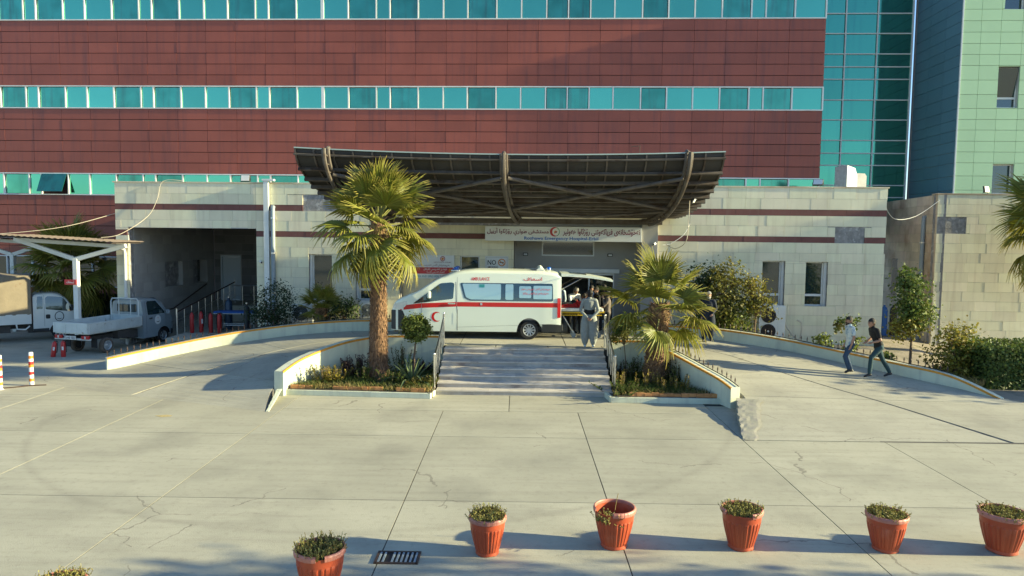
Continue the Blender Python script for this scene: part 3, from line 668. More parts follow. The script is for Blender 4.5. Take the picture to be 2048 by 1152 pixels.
# porch wall under the canopy
mb = MB(); hole_wall(mb, -4.75, -.2, .9, 5.35, .45, .75, WC); mb.box(-4.75, -.2, .8, .9, .9, 5.3); mb.box(-4.75, -4.7, .02, .45, .9, 5.35); w = mb.build('wall', MT['rubble'], ax)
clad(w, -4.72, -.2, courses(.95, 5.35), WC, 16, joined=True, y=.45)
window(ax, *WC[0], .55)
band = [o for o in COL.objects if False]
piece('band', MT['stone_red'], w, -4.71, -.22, .395, .416, 4.46, 4.67)
# wall above the canopy, entrance recess and pier
mb = MB(); mb.box(-4.75, 5.45, 0, .35, 5.2, 6.55); mb.box(-4.75, -.2, .02, .45, 5.0, 5.36); w = mb.build('wall', MT['rubble'], ax); clad(w, -4.75, 5.45, courses(5.2), [], 17, joined=True)
DOOR = (.35, 3.95, 1.0, 3.08); EW = (.92, 3.1, 3.78, 4.40)
mb = MB(); hole_wall(mb, -.2, 4.82, .9, 5.3, 1.5, 1.7, [DOOR, EW]); mb.box(-.22, -.2, .45, 1.5, .9, 5.3); mb.box(-.2, 4.82, .02, 1.5, 5.0, 5.3); mb.build('entrance_wall', MT['render_grey'], ax)
piece('soffit', MT['render_grey'], ax, -.2, 4.8, .03, 1.48, 4.98, 4.998)
window(ax, *EW, 1.52)
MB().box(4.82, 5.45, -.16, 1.6, .8, 5.32, .01).build('pier', MT['render_grey'], ax)
mb = MB(); mb.box(DOOR[0] - .15, DOOR[1] + .2, 1.38, 1.5, 3.08, 3.26, .02); ho = mb.build('door_header', MT['frame_white'], ax)
mb = MB()
for x in (.35, 1.20, 2.88, 3.90): mb.box(x, x + .06, 1.52, 1.6, 1.0, 3.08)
for x0, x1 in ((.41, 1.20), (2.94, 3.90)): mb.box(x0, x1, 1.52, 1.6, 1.0, 1.12); mb.box(x0, x1, 1.52, 1.6, 3.0, 3.08)
do = mb.build('door', MT['frame_white'], ax)
piece('pane', MT['glass_dark'], do, .41, 1.2, 1.55, 1.57, 1.12, 3.0); piece('pane', MT['glass_dark'], do, 2.94, 3.9, 1.55, 1.57, 1.12, 3.0)
mb = MB(); mb.box(-.1, 4.6, 5.5, 5.6, .98, 3.6); mb.box(-.15, -.1, 1.7, 5.6, .98, 3.6); mb.box(4.6, 4.65, 1.7, 5.6, .98, 3.6); mb.box(-.1, 4.6, 1.7, 5.5, 3.5, 3.6); mb.box(-.1, 4.6, 1.7, 5.5, .9, .99); mb.build('lobby', MT['render_grey'], ax)
for x in (.25, 3.75):
    lo = MB().box(x - .1, x + .1, 1.36, 1.5, 3.78, 3.9, .01).build('wall_light', MT['black'], ax); piece('lens', MT['sign_white'], lo, x - .075, x + .075, 1.345, 1.36, 3.805, 3.875)
# right wing front
mb = MB(); hole_wall(mb, 5.45, 14.17, 0, 6.55, 0, .35, WD); mb.box(5.45, 14.17, .42, .5, 0, 6.5); mb.box(13.9, 14.17, .5, 6, 0, 6.5); w = mb.build('wall', MT['rubble'], ax)
clad(w, 5.45, 14.2, courses(.35), WD + [(12.27, 13.4, 4.45, 5.06)], 18)
for h in WD: window(ax, h[0], h[1] - .1, h[2], h[3], .22, h[2] + .42); piece('jamb', MT['frame_white'], ax, h[1] - .098, h[1], .10, .40, h[2], h[3])
mb = MB(); mb.box(-16.42, -4.75, -.06, .4, 6.57, 6.62); mb.box(5.45, 14.25, -.06, .4, 6.57, 6.62); mb.box(-4.75, 5.45, -.06, .4, 6.57, 6.62); mb.build('coping', MT['stone_dirty'], ax)
mb = MB(); mb.box(-16, 13.9, .5, 6.2, 6.25, 6.4); mb.build('roof', MT['concrete_wall'], ax)

# --- stone block at the right edge --------------------------------------------------------------
rb = bframe('stone_block', 31.0, 'separate pale stone building at the right edge with brown stained side', 'building'); rb.name = 'stone_outbuilding'
mb = MB(); mb.box(17.72, 27, 0, .35, 0, 6.53); mb.box(18.6, 27, .35, 6, 6.2, 6.4); w = mb.build('wall', MT['rubble'], rb)
cr = [(6.53 - .41 * (k + 1), 6.53 - .41 * k, 'stone') for k in range(16)]
clad(w, 17.70, 25.0, cr, [(17.7, 18.92, 4.9, 5.6), (24.2, 24.9, 2.0, 3.6)], 21, m='stone')
sw = MB(); hole_wall(sw, .0, 6.4, 0, 6.53, .03, .35, []); w = sw.build('side_wall', MT['rubble'], rb); w.location = (17.70, .0, 0); w.rotation_euler = (0, 0, pi / 2 - rad(7.2)); w.scale = (1, -1, 1)
clad(w, .0, 6.4, cr, [(4.3, 5.0, 1.9, 3.7)], 22, m='stone_dirty', y=.03 + .35 + .032 - .38 + .0)
piece('pane', MT['glass_dark'], w, 4.3, 5.0, .0, .02, 1.9, 3.7)
mb = MB(); mb.box(17.66, 27, -.06, .4, 6.535, 6.585); mb.build('coping', MT['stone_dirty'], rb)
# ================================================================= CANOPY, CARPORTS, SIGNS, WALL FITTINGS
# --- swept canopy over the entrance: a quarter ellipse from the wall out to the raised front edge
cn = empty('entrance_canopy', (-.32, 27.9, 0), 0, 'upswept dark steel canopy with cross bracing over the entrance', 'canopy')
CA, CB, CZ = 5.5, 1.75, 7.25
def cprof(t):                      # t 0 at the wall, 1 at the front edge
    a = t * pi / 2; return (-CA * sin(a), CZ - CB * cos(a))
def csag(x): return -.15 * (1 - (x / 6.72) ** 2)
def cpoint(x, t, dz=0.0):
    y, z = cprof(t); w = t ** 3; a = t * pi / 2; ny, nz = -sin(a) / CA, -cos(a) / CB; l = sqrt(ny * ny + nz * nz)
    d = 1 - sin(a); x = x * (1 - .11 * d) + .47 * d
    return (x, y + dz * ny / l, z + csag(x) * w + dz * nz / l)       # dz > 0 moves to the underside
CX0, CX1 = -6.72, 6.72
NP = 22; ts = [i / 26 for i in range(27)]
for k in range(NP):
    a, b = CX0 + (CX1 - CX0) * k / NP + .004, CX0 + (CX1 - CX0) * (k + 1) / NP - .004
    mb = MB(); vs = [cpoint(x, t, o) for t in ts for x, o in ((a, 0), (b, 0), (b, -.035), (a, -.035))]
    fs = []; mi = []
    for i in range(26):
        q = 4 * i
        for j in range(4): fs.append((q + j, q + (j + 1) % 4, q + 4 + (j + 1) % 4, q + 4 + j)); mi.append(1 if j == 2 else 0)
    fs += [(0, 1, 2, 3), (104, 105, 106, 107)]; mi += [0, 0]; mb.add(vs, fs); mb.m = mi; mb.build('roof_panel', [MT['canopy_sheet'], MT['canopy_top']], cn)
for k in range(NP + 1):
    x = CX0 + (CX1 - CX0) * k / NP; x = min(max(x, CX0 + .03), CX1 - .03); mb = MB()
    mb.add([cpoint(xx, t, o) for t in ts for xx, o in ((x - .025, .003), (x + .025, .003), (x + .025, .05), (x - .025, .05))], [(4 * i + j, 4 * i + (j + 1) % 4, 4 * i + 4 + (j + 1) % 4, 4 * i + 4 + j) for i in range(26) for j in range(4)] + [(0, 1, 2, 3), (104, 105, 106, 107)])
    mb.build('batten', MT['canopy_steel'], cn)
    MB().lathe([(0, .03), (.028, .02), (.03, 0), (.02, -.03)], 8, cpoint(x, 1, -.03)).build('bolt', MT['steel'], cn)
# purlins at even spacing along the curve
arc = [0.0]
for i in range(1, 401):
    p, q = cprof((i - 1) / 400), cprof(i / 400); arc.append(arc[-1] + math.dist(p, q))
for k in range(14):
    s = arc[-1] - .16 - k * .46; i = min(range(401), key=lambda j: abs(arc[j] - s)); t = i / 400
    mb = MB(); N_ = 12; vs = []; fs = []
    dt = .05 / arc[-1]
    for j in range(N_ + 1):
        x = CX0 + (CX1 - CX0) * j / N_
        for (tt, o) in ((t - dt * .8, .052), (t + dt * .8, .052), (t + dt * .8, .17), (t - dt * .8, .17)): vs.append(cpoint(x, max(tt, 0), o))
    fs = [(4 * j + c, 4 * j + (c + 1) % 4, 4 * j + 4 + (c + 1) % 4, 4 * j + 4 + c) for j in range(N_) for c in range(4)] + [(0, 1, 2, 3), tuple(4 * N_ + c for c in (3, 2, 1, 0))]
    mb.add(vs, fs); mb.build('purlin', MT['canopy_steel'], cn)
# front trim
mb = MB(); mb.add([cpoint(CX0 + (CX1 - CX0) * j / 12, 1, o) for j in range(13) for o in (-.05, .06)] + [Vector(cpoint(CX0 + (CX1 - CX0) * j / 12, 1, o)) + Vector((0, -.0, .035)) for j in range(13) for o in (-.05, .06)],
    [(2 * j, 2 * j + 1, 2 * j + 3, 2 * j + 2) for j in range(12)] + [(26 + 2 * j, 26 + 2 * j + 2, 26 + 2 * j + 3, 26 + 2 * j + 1) for j in range(12)] + [(2 * j, 2 * j + 2, 28 + 2 * j, 26 + 2 * j) for j in range(12)] + [(2 * j + 1, 27 + 2 * j, 29 + 2 * j, 2 * j + 3) for j in range(12)])
mb.build('edge_trim', MT['canopy_top'], cn)
RIBX = (-5.68, -.17, 5.55)
for x in RIBX:
    mb = MB(); tt = [i / 30 for i in range(31)]
    for o, r_, dx in ((.23, .062, -.075), (.23, .062, .075), (.42, .062, 0)): mb.tube([cpoint(x + dx, t, o) for t in tt], r_, 8)
    for i in range(1, 30): mb.tube([cpoint(x - .075 if i % 2 else x + .075, tt[i], .23), cpoint(x, tt[min(i + 1, 30)], .42)], .022, 5)
    p = cpoint(x, 1, 0); mb.tube([(p[0], p[1], p[2] - .15), (p[0], p[1] - .05, p[2] + .04), (p[0], p[1] + .12, p[2] + .07)], .07, 8)
    mb.build('rib', MT['canopy_steel'], cn, smooth=True)
def brace(x0, t0, x1, t1, r=.062, o=.33):
    MB().tube([cpoint(x0, t0, o), cpoint(x1, t1, o)], r, 8).build('brace', MT['canopy_steel'], cn, smooth=True)
for a, b in zip(RIBX, RIBX[1:]):
    brace(a + .1, .80, b - .1, .42); brace(a + .1, .42, b - .1, .80, o=.36); brace(a + .15, .38, (a + b) / 2, .25, .05); brace((a + b) / 2, .25, b - .15, .38, .05)
MB().box(-5.3, 5.9, -.14, .06, 5.08, 5.27).build('wall_beam', MT['canopy_steel'], cn)
# --- floodlights, antenna
def floodlight(loc, rz, tilt, label, m='sign_white', s=1.0):
    r = empty('floodlight', loc, rz, label, 'floodlight'); R = Euler((tilt, 0, 0)).to_matrix()
    b = MB().box(-.19 * s, .19 * s, -.03, .04, -.14 * s, .14 * s, .012).build('housing', MT['black'], r, (0, 0, .19 * s)); b.rotation_euler = (tilt, 0, 0)
    l = piece('lens', MT[m], r, -.165 * s, .165 * s, -.04, -.032, -.115 * s, .115 * s); v = R @ Vector((0, -.036, 0)); l.location = (v.x, v.y, v.z + .19 * s); l.rotation_euler = (tilt, 0, 0)
    MB().tube([(-.2 * s, 0, .19 * s), (-.2 * s, .03, 0), (.2 * s, .03, 0), (.2 * s, 0, .19 * s)], .012, 5).build('bracket', MT['black'], r); return r
floodlight((-11.02, 28.75, 6.60), TH, rad(-12), 'floodlight on the annex parapet above the covered bay')
floodlight((11.62, 27.95, 6.60), TH - .5, rad(-35), 'floodlight on the parapet of the right wing')
floodlight((19.75, 30.45, 6.58), TH + .6, rad(-10), 'floodlight on the parapet of the outbuilding at the right edge')
fl = floodlight((5.75, 23.6, 5.72), rad(60), rad(30), 'small pale floodlight hanging under the canopy', s=.55)
an = empty('antenna', (3.75, 22.45, 7.22), .2, 'small rusty aerial standing on the canopy edge', 'antenna')
mb = MB().tube([(0, 0, 0), (0, 0, .22)], .012, 6); mb.tube([(.03, 0, .21), (-.28, 0, .18)], .01, 5); mb.build('mast', MT['rust_iron'], an)
for k in range(6): MB().tube([(-.05 - k * .04, -.06, .2 - k * .004), (-.05 - k * .04, .06, .2 - k * .004)], .005, 4).build('element', MT['rust_iron'], an)
# --- rooftop duct
du = empty('roof_duct', (13.9, 30.2, 6.4), TH + .35, 'bent sheet metal duct on the annex roof', 'duct')
mb = MB(); mb.xprism([(-.5, .25), (.02, .25), (.02, .85), (-.1, 1.15), (-.5, 1.25)], -.35, .35); mb.build('duct_body', M('galvanised', (.42, .45, .46), .4, .6, noise=(6, .2)), du)
mb = MB(); mb.xprism([(.05, .25), (.55, .25), (.55, .85), (.45, .95), (.05, .95)], -.3, .32); mb.build('duct_end', MT['concrete_wall'], du)

# --- carports at the left
def carport(name, loc, rz, label, x0, x1, depth):
    r = empty(name, loc, rz, label, 'carport')
    MB().box(-.09, .09, -.09, .09, 0, 3.52, .01).build('post', MT['white_metal'], r)
    mb = MB()
    def beam(a, b, w, h):
        a, b = Vector(a), Vector(b); d = b - a; mb.obox((a + b) / 2, d.length, w, h, (0, -math.atan2(d.z, d.x), 0))
    beam((0, 0, 3.5), (x0, 0, 4.27), .14, .16); beam((0, 0, 3.5), (x1, 0, 4.05), .14, .16); mb.build('arm', MT['white_metal'], r)
    mb = MB(); beam((x0 + .15, 0, 4.24), (x1 - .2, 0, 4.02), .12, .14); mb.build('beam', MT['white_metal'], r)
    for k in range(7):
        t = k / 6; x = x0 + (x1 - x0) * t; z = 4.30 + (4.09 - 4.30) * t
        MB().box(x - .03, x + .03, -depth * .5, depth * .5, z + .045, z + .11).build('purlin', MT['canopy_steel'], r)
    n = 40; vs = []; 
    for i in range(n + 1):
        t = i / n; x = x0 - .1 + (x1 - x0 + .25) * t; z = 4.43 + (4.20 - 4.43) * t + (.015 if i % 2 else -.015)
        vs += [(x, -depth * .55, z), (x, depth * .55, z), (x, -depth * .55, z + .008), (x, depth * .55, z + .008)]
    fs = []
    for i in range(n): q = 4 * i; fs += [(q, q + 4, q + 5, q + 1), (q + 2, q + 3, q + 7, q + 6), (q, q + 2, q + 6, q + 4), (q + 1, q + 5, q + 7, q + 3)]
    mb = MB().add(vs, fs); mb.build('roof_sheet', M('rusty_sheet', (.22, .17, .13), .7, noise=(3, .25)), r); return r
cp = carport('carport', (-17.15, 27.4, 0), TH, 'white steel carport with V shaped arms beside the covered bay', -2.42, 2.0, 1.9)
carport('carport', (-22.9, 32.0, 0), TH, 'dark carport farther back behind the tarpaulin truck', -2.6, 1.7, 1.9)
sg = empty('post_sign', (-17.18, 27.27, 2.62), TH, 'small red sign on the carport post', 'sign')
piece('board', MT['sign_red'], sg, -.36, .1, -.02, .01, -.1, .1); lettering('lettering', arabic('ئیسعاف'), MT['sign_white'], sg, (-.13, -.024, 0), .12, .3, .01)
# --- main entrance sign
ms = empty('entrance_sign', (0, 28.2, 0), TH, 'long grey hospital name board over the entrance', 'sign')
MB().box(-1.31, 4.81, -.24, -.06, 4.40, 4.97, .008).build('board', MT['sign_white'], ms)
def outline_text(body, x, z, h, w, m, mo, par, y):
    lettering('lettering_outline', body, mo, par, (x, y, z), h * 1.08, w * 1.012, .05); lettering('lettering', body, m, par, (x, y - .006, z), h, w, .022)
outline_text(arabic('مستشفى طواري رۆژئاوا أربيل'), -.02, 4.76, .30, 2.42, MT['sign_maroon'], MT['frame_white'], ms, -.245)
outline_text(arabic('نەخۆشخانەی فریاکەوتنی رۆژئاوا هەولێر'), 3.24, 4.76, .30, 3.0, MT['sign_maroon'], MT['frame_white'], ms, -.245)
outline_text('Rozhawa Emergency Hospital-Erbil', 1.68, 4.495, .16, 2.9, MT['sign_blue'], MT['frame_white'], ms, -.245)
lg = ring_mb(MB(), 1.43, 4.77, 0, .205, -.246, -.242).build('emblem', MT['frame_white'], ms)
crescent(MB(), 1.42, 4.77, .185, -.25, -.25, 1).build('crescent', MT['red_paint'], lg); ring_mb(MB(), 1.43, 4.77, .165, .19, -.25, -.248, -1.2, 1.2, 14).build('arc', MT['sign_green'], lg)
MB().add([(1.40, -.25, 4.70), (1.50, -.25, 4.72), (1.53, -.25, 4.78), (1.46, -.25, 4.82), (1.40, -.25, 4.78)], [(0, 1, 2, 3, 4)]).build('bird', MT['sign_orange'], lg)
MB().add([(1.44, -.252, 4.73), (1.50, -.252, 4.74), (1.48, -.252, 4.79)], [(0, 1, 2)]).build('wing', MT['sign_blue'], lg)
# --- health centre sign
hs = empty('health_sign', (0, 28.65, 0), TH, 'white and red health centre board behind the ambulance cab', 'sign')
piece('board', MT['sign_white'], hs, -4.40, -2.58, -.10, -.05, 2.83, 3.78); piece('band', MT['sign_red'], hs, -4.36, -2.62, -.104, -.1005, 3.03, 3.29)
lettering('lettering', 'WOMEN AND GIRLS HEALTH CENTER', MT['sign_teal'], hs, (-3.48, -.108, 2.93), .09, 1.62, .008)
lettering('lettering', arabic('ناوەندی تەندروستی ئافرەتان'), MT['sign_white'], hs, (-3.35, -.108, 3.215), .11, .95, .008); lettering('lettering', arabic('المركز الصحي للنساء'), MT['sign_white'], hs, (-3.35, -.108, 3.09), .10, .75, .008)
lettering('lettering', arabic('بەڕێوەبەرایەتی گشتی تەندروستی هەولێر'), MT['sign_maroon'], hs, (-3.45, -.104, 3.38), .11, 1.35, .004); lettering('lettering', 'KURDISTAN REGIONAL GOVERNMENT', MT['sign_maroon'], hs, (-3.05, -.104, 3.5), .04, .72, .004)
ring_mb(MB(), -3.05, 3.64, .075, .1, -.106, -.102).build('emblem', MT['sign_red'], hs); ring_mb(MB(), -3.05, 3.64, 0, .05, -.106, -.102).build('emblem', MT['sign_orange'], hs); ring_mb(MB(), -4.23, 3.16, .0, .085, -.109, -.105).build('emblem', MT['sign_orange'], hs); ring_mb(MB(), -2.72, 3.16, .0, .085, -.109, -.105).build('emblem', MT['sign_orange'], hs)
# --- no smoking sign
ns = empty('no_smoking_sign', (0, 28.65, 0), TH, 'white NO SMOKING board beside the entrance', 'sign')
MB().box(-1.33, -.40, -.10, -.05, 2.80, 3.77, .006).build('board', MT['sign_white'], ns)
mb = MB()
for a, b, c, d in ((-1.29, -.44, 3.725, 3.73), (-1.29, -.44, 2.84, 2.845), (-1.29, -1.285, 2.845, 3.725), (-.445, -.44, 2.845, 3.725)): mb.box(a, b, -.104, -.101, c, d)
mb.build('border', MT['black'], ns)
lettering('lettering', 'NO', MT['black'], ns, (-1.06, -.104, 3.52), .2, .34, .012); lettering('lettering', 'SMOKING', MT['black'], ns, (-1.02, -.104, 3.33), .085, .42, .012); lettering('lettering', arabic('ممنوع التدخين'), MT['black'], ns, (-.85, -.104, 3.18), .1, .5, .008)
ring_mb(MB(), -.66, 3.52, .115, .15, -.107, -.103).build('ring', MT['sign_orange'], ns); mb = MB().obox((-.66, -.107, 3.52), .25, .004, .03, (0, rad(40), 0)); mb.build('slash', MT['sign_orange'], ns); piece('cigarette', MT['black'], ns, -.75, -.58, -.105, -.102, 3.505, 3.535)

# --- pipes
def pipe(name, pts, r, m, label, clips=()):
    ro = empty(name, pts[0], 0, label, 'pipe'); o = Vector(pts[0])
    MB().tube([Vector(p) - o for p in pts], r, 12).build('tube', m, ro, smooth=True)
    for z in clips: MB().lathe([(r * 1.02, -.03), (r * 1.25, -.03), (r * 1.25, .03), (r * 1.02, .03)], 12, (pts[-1][0] - o.x, pts[-1][1] - o.y, z - o.z)).build('clip', MT['steel'], ro)
    return ro
dk = empty('cable_duct', (-10.08, 28.5, 0), TH, 'white vertical cable duct on the wall left of the grey pipe', 'duct'); MB().box(-.1, .1, -.12, .0, .9, 6.66, .006).build('channel', MT['white_metal'], dk); MB().box(-.14, .35, -.16, .0, 6.66, 6.74, .01).build('cap', MT['sign_white'], dk)
for z in (2.2, 3.6, 5.0): piece('joint', MT['sign_white'], dk, -.107, .107, -.125, -.0, z, z + .03)
pipe('drain_pipe', [(-9.83, 28.55, 5.62), (-9.83, 28.46, 5.66), (-9.83, 28.44, 5.5), (-9.83, 28.44, .9)], .085, MT['grey_pipe'], 'grey drain pipe on the left wing wall', (2.2, 3.8, 5.2))
pipe('drain_pipe', [(17.95, 31.55, 5.62), (17.80, 31.50, 5.60), (17.78, 31.5, 5.4), (17.78, 31.5, .2)], .09, MT['grey_pipe'], 'tall grey drain pipe on the stained side wall', (1.5, 3.0, 4.5))
pipe('downpipe', [(-15.95, 27.95, 4.0), (-15.95, 28.6, 3.9), (-15.95, 28.68, 3.7), (-15.95, 28.68, .0)], .06, MT['sign_white'], 'white downpipe on the corner pier by the carport', (1.6,))
# --- cables
def cable(pts, r, m, label, k=8):
    sp = smooth_path([tuple(p) for p in pts], k); o = Vector(sp[0]); return tag(MB().tube([Vector(p) - o for p in sp], r, 5).build('cable', MT[m], None, sp[0]), label, 'cable')
cable([(-20.5, 27.2, 4.4), (-18, 28.0, 4.75), (-15.9, 29.5, 5.6), (-14.6, 31.5, 6.35)], .012, 'cream_cable', 'thin cable rising from the carport to the red block')
cable([(-16.2, 27.5, 4.35), (-15.6, 27.8, 4.5), (-14.9, 28.5, 5.2), (-14.55, 28.62, 5.9), (-14.3, 28.62, 6.62), (-13.5, 28.7, 6.66)], .011, 'cream_cable', 'cable looping over the parapet above the covered bay')
cable([(5.6, 23.5, 5.8), (5.6, 23.6, 5.0), (5.55, 23.7, 4.45), (5.6, 25.5, 4.2), (5.7, 27.7, 4.35)], .012, 'cream_cable', 'thin cable hanging from the canopy to the right wing')
cable([(5.6, 27.7, 4.3), (5.9, 27.75, 4.35), (6.4, 27.75, 4.7), (6.65, 27.75, 5.15)], .014, 'sign_white', 'white hose curling on the wall under the canopy corner')
cable([(14.15, 27.8, 5.95), (15.2, 29.0, 5.45), (16.6, 30.0, 5.6), (17.72, 30.25, 6.3)], .011, 'sign_white', 'white cable slung between annex and outbuilding')
def cctv(loc, rz, label):
    r = empty('security_camera', loc, rz, label, 'camera'); MB().tube([(0, 0, 0), (0, -.1, -.02)], .015, 6).build('bracket', MT['sign_white'], r); MB().tube([(0, -.02, -.05), (0, -.24, -.08)], .045, 10).build('housing', MT['sign_white'], r); MB().tube([(0, -.24, -.08), (0, -.25, -.081)], .035, 10).build('lens', MT['black'], r)
cctv((-10.4, 28.52, 3.5), .6, 'small security camera beside the covered bay'); cctv((5.35, 27.85, 4.40), -.5, 'small white security camera beside the name board')

# --- air conditioning units
def fan(parent, x, z, r, y, m):
    f = MB(); f.lathe([(0, y), (r, y)], 28, (x, 0, z), 'Y')
    f.v = [(v[0], v[1], v[2]) for v in f.v]; fo = f.build('fan', MT['black'], parent)
    gmb = MB()
    for rr in (r, r * .8, r * .6, r * .4): ring_mb(gmb, x, z, rr - .005, rr + .005, y - .016, y - .008, n=28)
    for k in range(24): a = 2 * pi * k / 24; gmb.tube([(x + .12 * r * cos(a), y - .012, z + .12 * r * sin(a)), (x + r * cos(a), y - .012, z + r * sin(a))], .004, 4)
    gmb.build('grille', m, fo); ring_mb(MB(), x, z, 0, r * .14, y - .02, y - .014).build('hub', MT['sign_white'], fo)
def ac_unit(loc, w, h, fans, label, rz=TH):
    r = empty('air_conditioner', loc, rz, label, 'air conditioner')
    b = MB().box(0, w, 0, .36, .04, h, .012).build('casing', MT['white_metal'], r)
    for x in (.1, w - .16): piece('foot', MT['black'], r, x, x + .06, .02, .34, 0, .04)
    for (x, z, rr) in fans: fan(r, x, z, rr, -.006, MT['rust_iron'] if h > 1 else MT['grey_pipe'])
    mb = MB(); mb.box(w * .72, w * .722, -.003, .001, .08, h - .04); mb.build('seam', MT['grey_pipe'], b); return r
ac_unit((9.28, 27.25, .70), 1.0, 1.32, ((.36, .95, .28), (.36, .34, .28)), 'tall air conditioner with two fans below the right wing window')
ac_unit((-8.98, 28.0, .88), .84, .90, ((.38, .56, .29),), 'air conditioner between the dark bush and the little palm')
ac_unit((-6.27, 27.95, 1.18), .80, .78, ((.32, .42, .24),), 'air conditioner under the window behind the taller palm'); 
for x in (-6.1, -5.7): pass
bx_ = empty('unit_stand', (-6.27, 27.95, .86), TH, 'black iron stand under an air conditioner', 'stand')
for x in (.05, .7): MB().box(x, x + .05, .02, .34, 0, .318).build('leg', MT['black_iron'], bx_)
piece('shelf', MT['black_iron'], bx_, 0, .8, .0, .36, .285, .315)
cable([(10.35, 27.6, 1.5), (10.5, 27.5, 1.1), (10.9, 27.4, .7), (11.0, 27.45, 1.3), (10.85, 27.55, 1.45)], .03, 'cream_cable', 'loose insulated pipes beside the tall air conditioner')

# --- handrails of the steps
def handrail(name, x, label):
    r = empty(name, (x, 20.2, 0), 0, label, 'handrail')
    P = [(0, .18, .16, 1.02), (0, .62, .28, 1.16), (0, 1.05, .43, 1.30), (0, 1.5, .58, 1.46), (0, 1.95, .86, 1.62), (0, 2.35, 1.0, 1.80), (0, 2.75, 1.0, 1.92)]
    for i, (a, y, z0, z1) in enumerate(P):
        rr = .032 if i in (0, len(P) - 1) else .02
        p = MB().tube([(a, y, z0), (a, y, z1 + (.08 if rr > .03 else -.02))], rr, 10).build('post', MT['steel'], r, smooth=True)
        if rr > .03: MB().lathe([(0, .05), (.03, .04), (.04, 0), (.03, -.04), (0, -.05)], 10, (a, y, z1 + .11)).build('finial', MT['steel'], p, smooth=True)
    MB().tube([(a, y, z1) for a, y, z0, z1 in P], .028, 10).build('top_rail', MT['steel'], r, smooth=True); MB().tube([(a, y, z0 + (z1 - z0) * .45) for a, y, z0, z1 in P], .014, 8).build('mid_rail', MT['steel'], r, smooth=True)
handrail('step_handrail', -2.40, 'stainless steel handrail on the left side of the steps'); handrail('step_handrail', 2.84, 'stainless steel handrail on the right side of the steps')

# --- things in the covered bay
br = empty('bay_handrail', (-13.85, 28.6, 0), 0, 'long steel handrail climbing into the covered bay', 'handrail')
mbp = []
for k in range(10):
    y = k * .66; z0 = .4 if y < 1.5 else .43 + max(0, (y - 1.6) / 4.3) * .73; z1 = 1.35 + y / 5.94 * .85
    MB().tube([(0, y, z0), (0, y, z1 + (.15 if k in (0, 9) else 0))], .035 if k == 0 else .018, 8).build('post', MT['steel'], br); mbp.append((y, z0, z1))
MB().tube([(0, y, z1) for y, z0, z1 in mbp], .03, 8).build('top_rail', MT['rust_iron'], br)
for f_ in (.3, .65): MB().tube([(0, y, z0 + (z1 - z0) * f_) for y, z0, z1 in mbp], .012, 6).build('mid_rail', MT['steel'], br)
br2 = empty('landing_handrail', (-13.6, 33.45, 1.16), 0, 'steel handrail round the landing at the back of the bay', 'handrail')
for k in range(6): MB().tube([(k * .55, 0, 0), (k * .55, 0, .95)], .018, 6).build('post', MT['steel'], br2)
MB().tube([(0, 0, .95), (2.75, 0, .95)], .026, 8).build('top_rail', MT['steel'], br2); MB().tube([(0, 0, .5), (2.75, 0, .5)], .014, 6).build('mid_rail', MT['steel'], br2)
def extinguisher(loc, h, label, black=False):
    r = empty('fire_extinguisher', loc, random.uniform(0, 6), label, 'extinguisher', None); m = MT['red_paint']
    MB().lathe([(0, 0), (.075, 0), (.082, .03), (.082, h * .78), (.06, h * .87), (.025, h * .9), (.025, h * .93), (0, h * .93)], 14).build('cylinder', m, r, smooth=True)
    MB().box(-.02, .09, -.012, .012, h * .93, h * .97).build('handle', MT['black'], r); MB().tube([(0, 0, h * .94), (.1, 0, h * .9), (.11, .0, h * .5), (.1, 0, h * .25)], .014, 6).build('hose', MT['black'], r)
    piece('label', MT['sign_white'], r, -.03, .03, -.0835, -.08, h * .4, h * .6); return r
for i, (x, y, h, lb) in enumerate(((-13.52, 29.2, .92, 'leftmost of the red fire extinguishers in the covered bay'), (-13.2, 29.35, .95, 'second red fire extinguisher from the left in the covered bay'), (-12.78, 29.3, .9, 'third red fire extinguisher from the left in the covered bay'), (-12.5, 29.55, .85, 'red fire extinguisher half behind another in the covered bay'), (-12.38, 29.2, .88, 'rightmost red fire extinguisher in the covered bay'))):
    extinguisher((x, y, .43), h, lb)
extinguisher((-16.95, 25.55, 0), .62, 'red fire extinguisher lying nearest the pickup tailgate').rotation_euler = (0, .12, .5)
extinguisher((-16.6, 25.6, 0), .64, 'red fire extinguisher standing behind the pickup bumper')
def gas_cylinder(loc, h, r_, m, label):
    r = empty('gas_cylinder', loc, 0, label, 'cylinder'); MB().lathe([(0, 0), (r_, 0), (r_, h * .82), (r_ * .8, h * .9), (r_ * .3, h * .95), (r_ * .3, h)], 16).build('cylinder', m, r, smooth=True); MB().lathe([(.0, h + .08), (.04, h + .06), (.04, h)], 8).build('valve', MT['steel'], r); return r
gas_cylinder((-12.55, 30.6, .43), 1.35, .15, M('dark_blue_paint', (.02, .05, .09), .4), 'tall dark blue gas cylinder beside the bay handrail'); gas_cylinder((-11.15, 29.0, .43), 1.25, .12, MT['black'], 'black gas cylinder at the right end of the covered bay')
def gurney(loc, rz, label, pad):
    r = empty('gurney', loc, rz, label, 'gurney'); MB().box(-.85, .85, -.3, .3, .78, .86, .02).build('mattress', pad, r); mb = MB()
    for x in (-.65, .65):
        for y in (-.26, .26): mb.tube([(x, y, .08), (x, y, .78)], .018, 6)
        mb.tube([(x, -.26, .28), (x, .26, .28)], .015, 6)
    for y in (-.26, .26): mb.tube([(-.65, y, .28), (.65, y, .28)], .015, 6); mb.tube([(-.85, y, .77), (.85, y, .77)], .02, 6)
    mb.build('frame', MT['white_metal'], r)
    for x in (-.65, .65):
        for y in (-.26, .26): MB().tube([(x, y - .015, .06), (x, y + .015, .06)], .06, 12).build('caster', MT['black'], r)
    return r
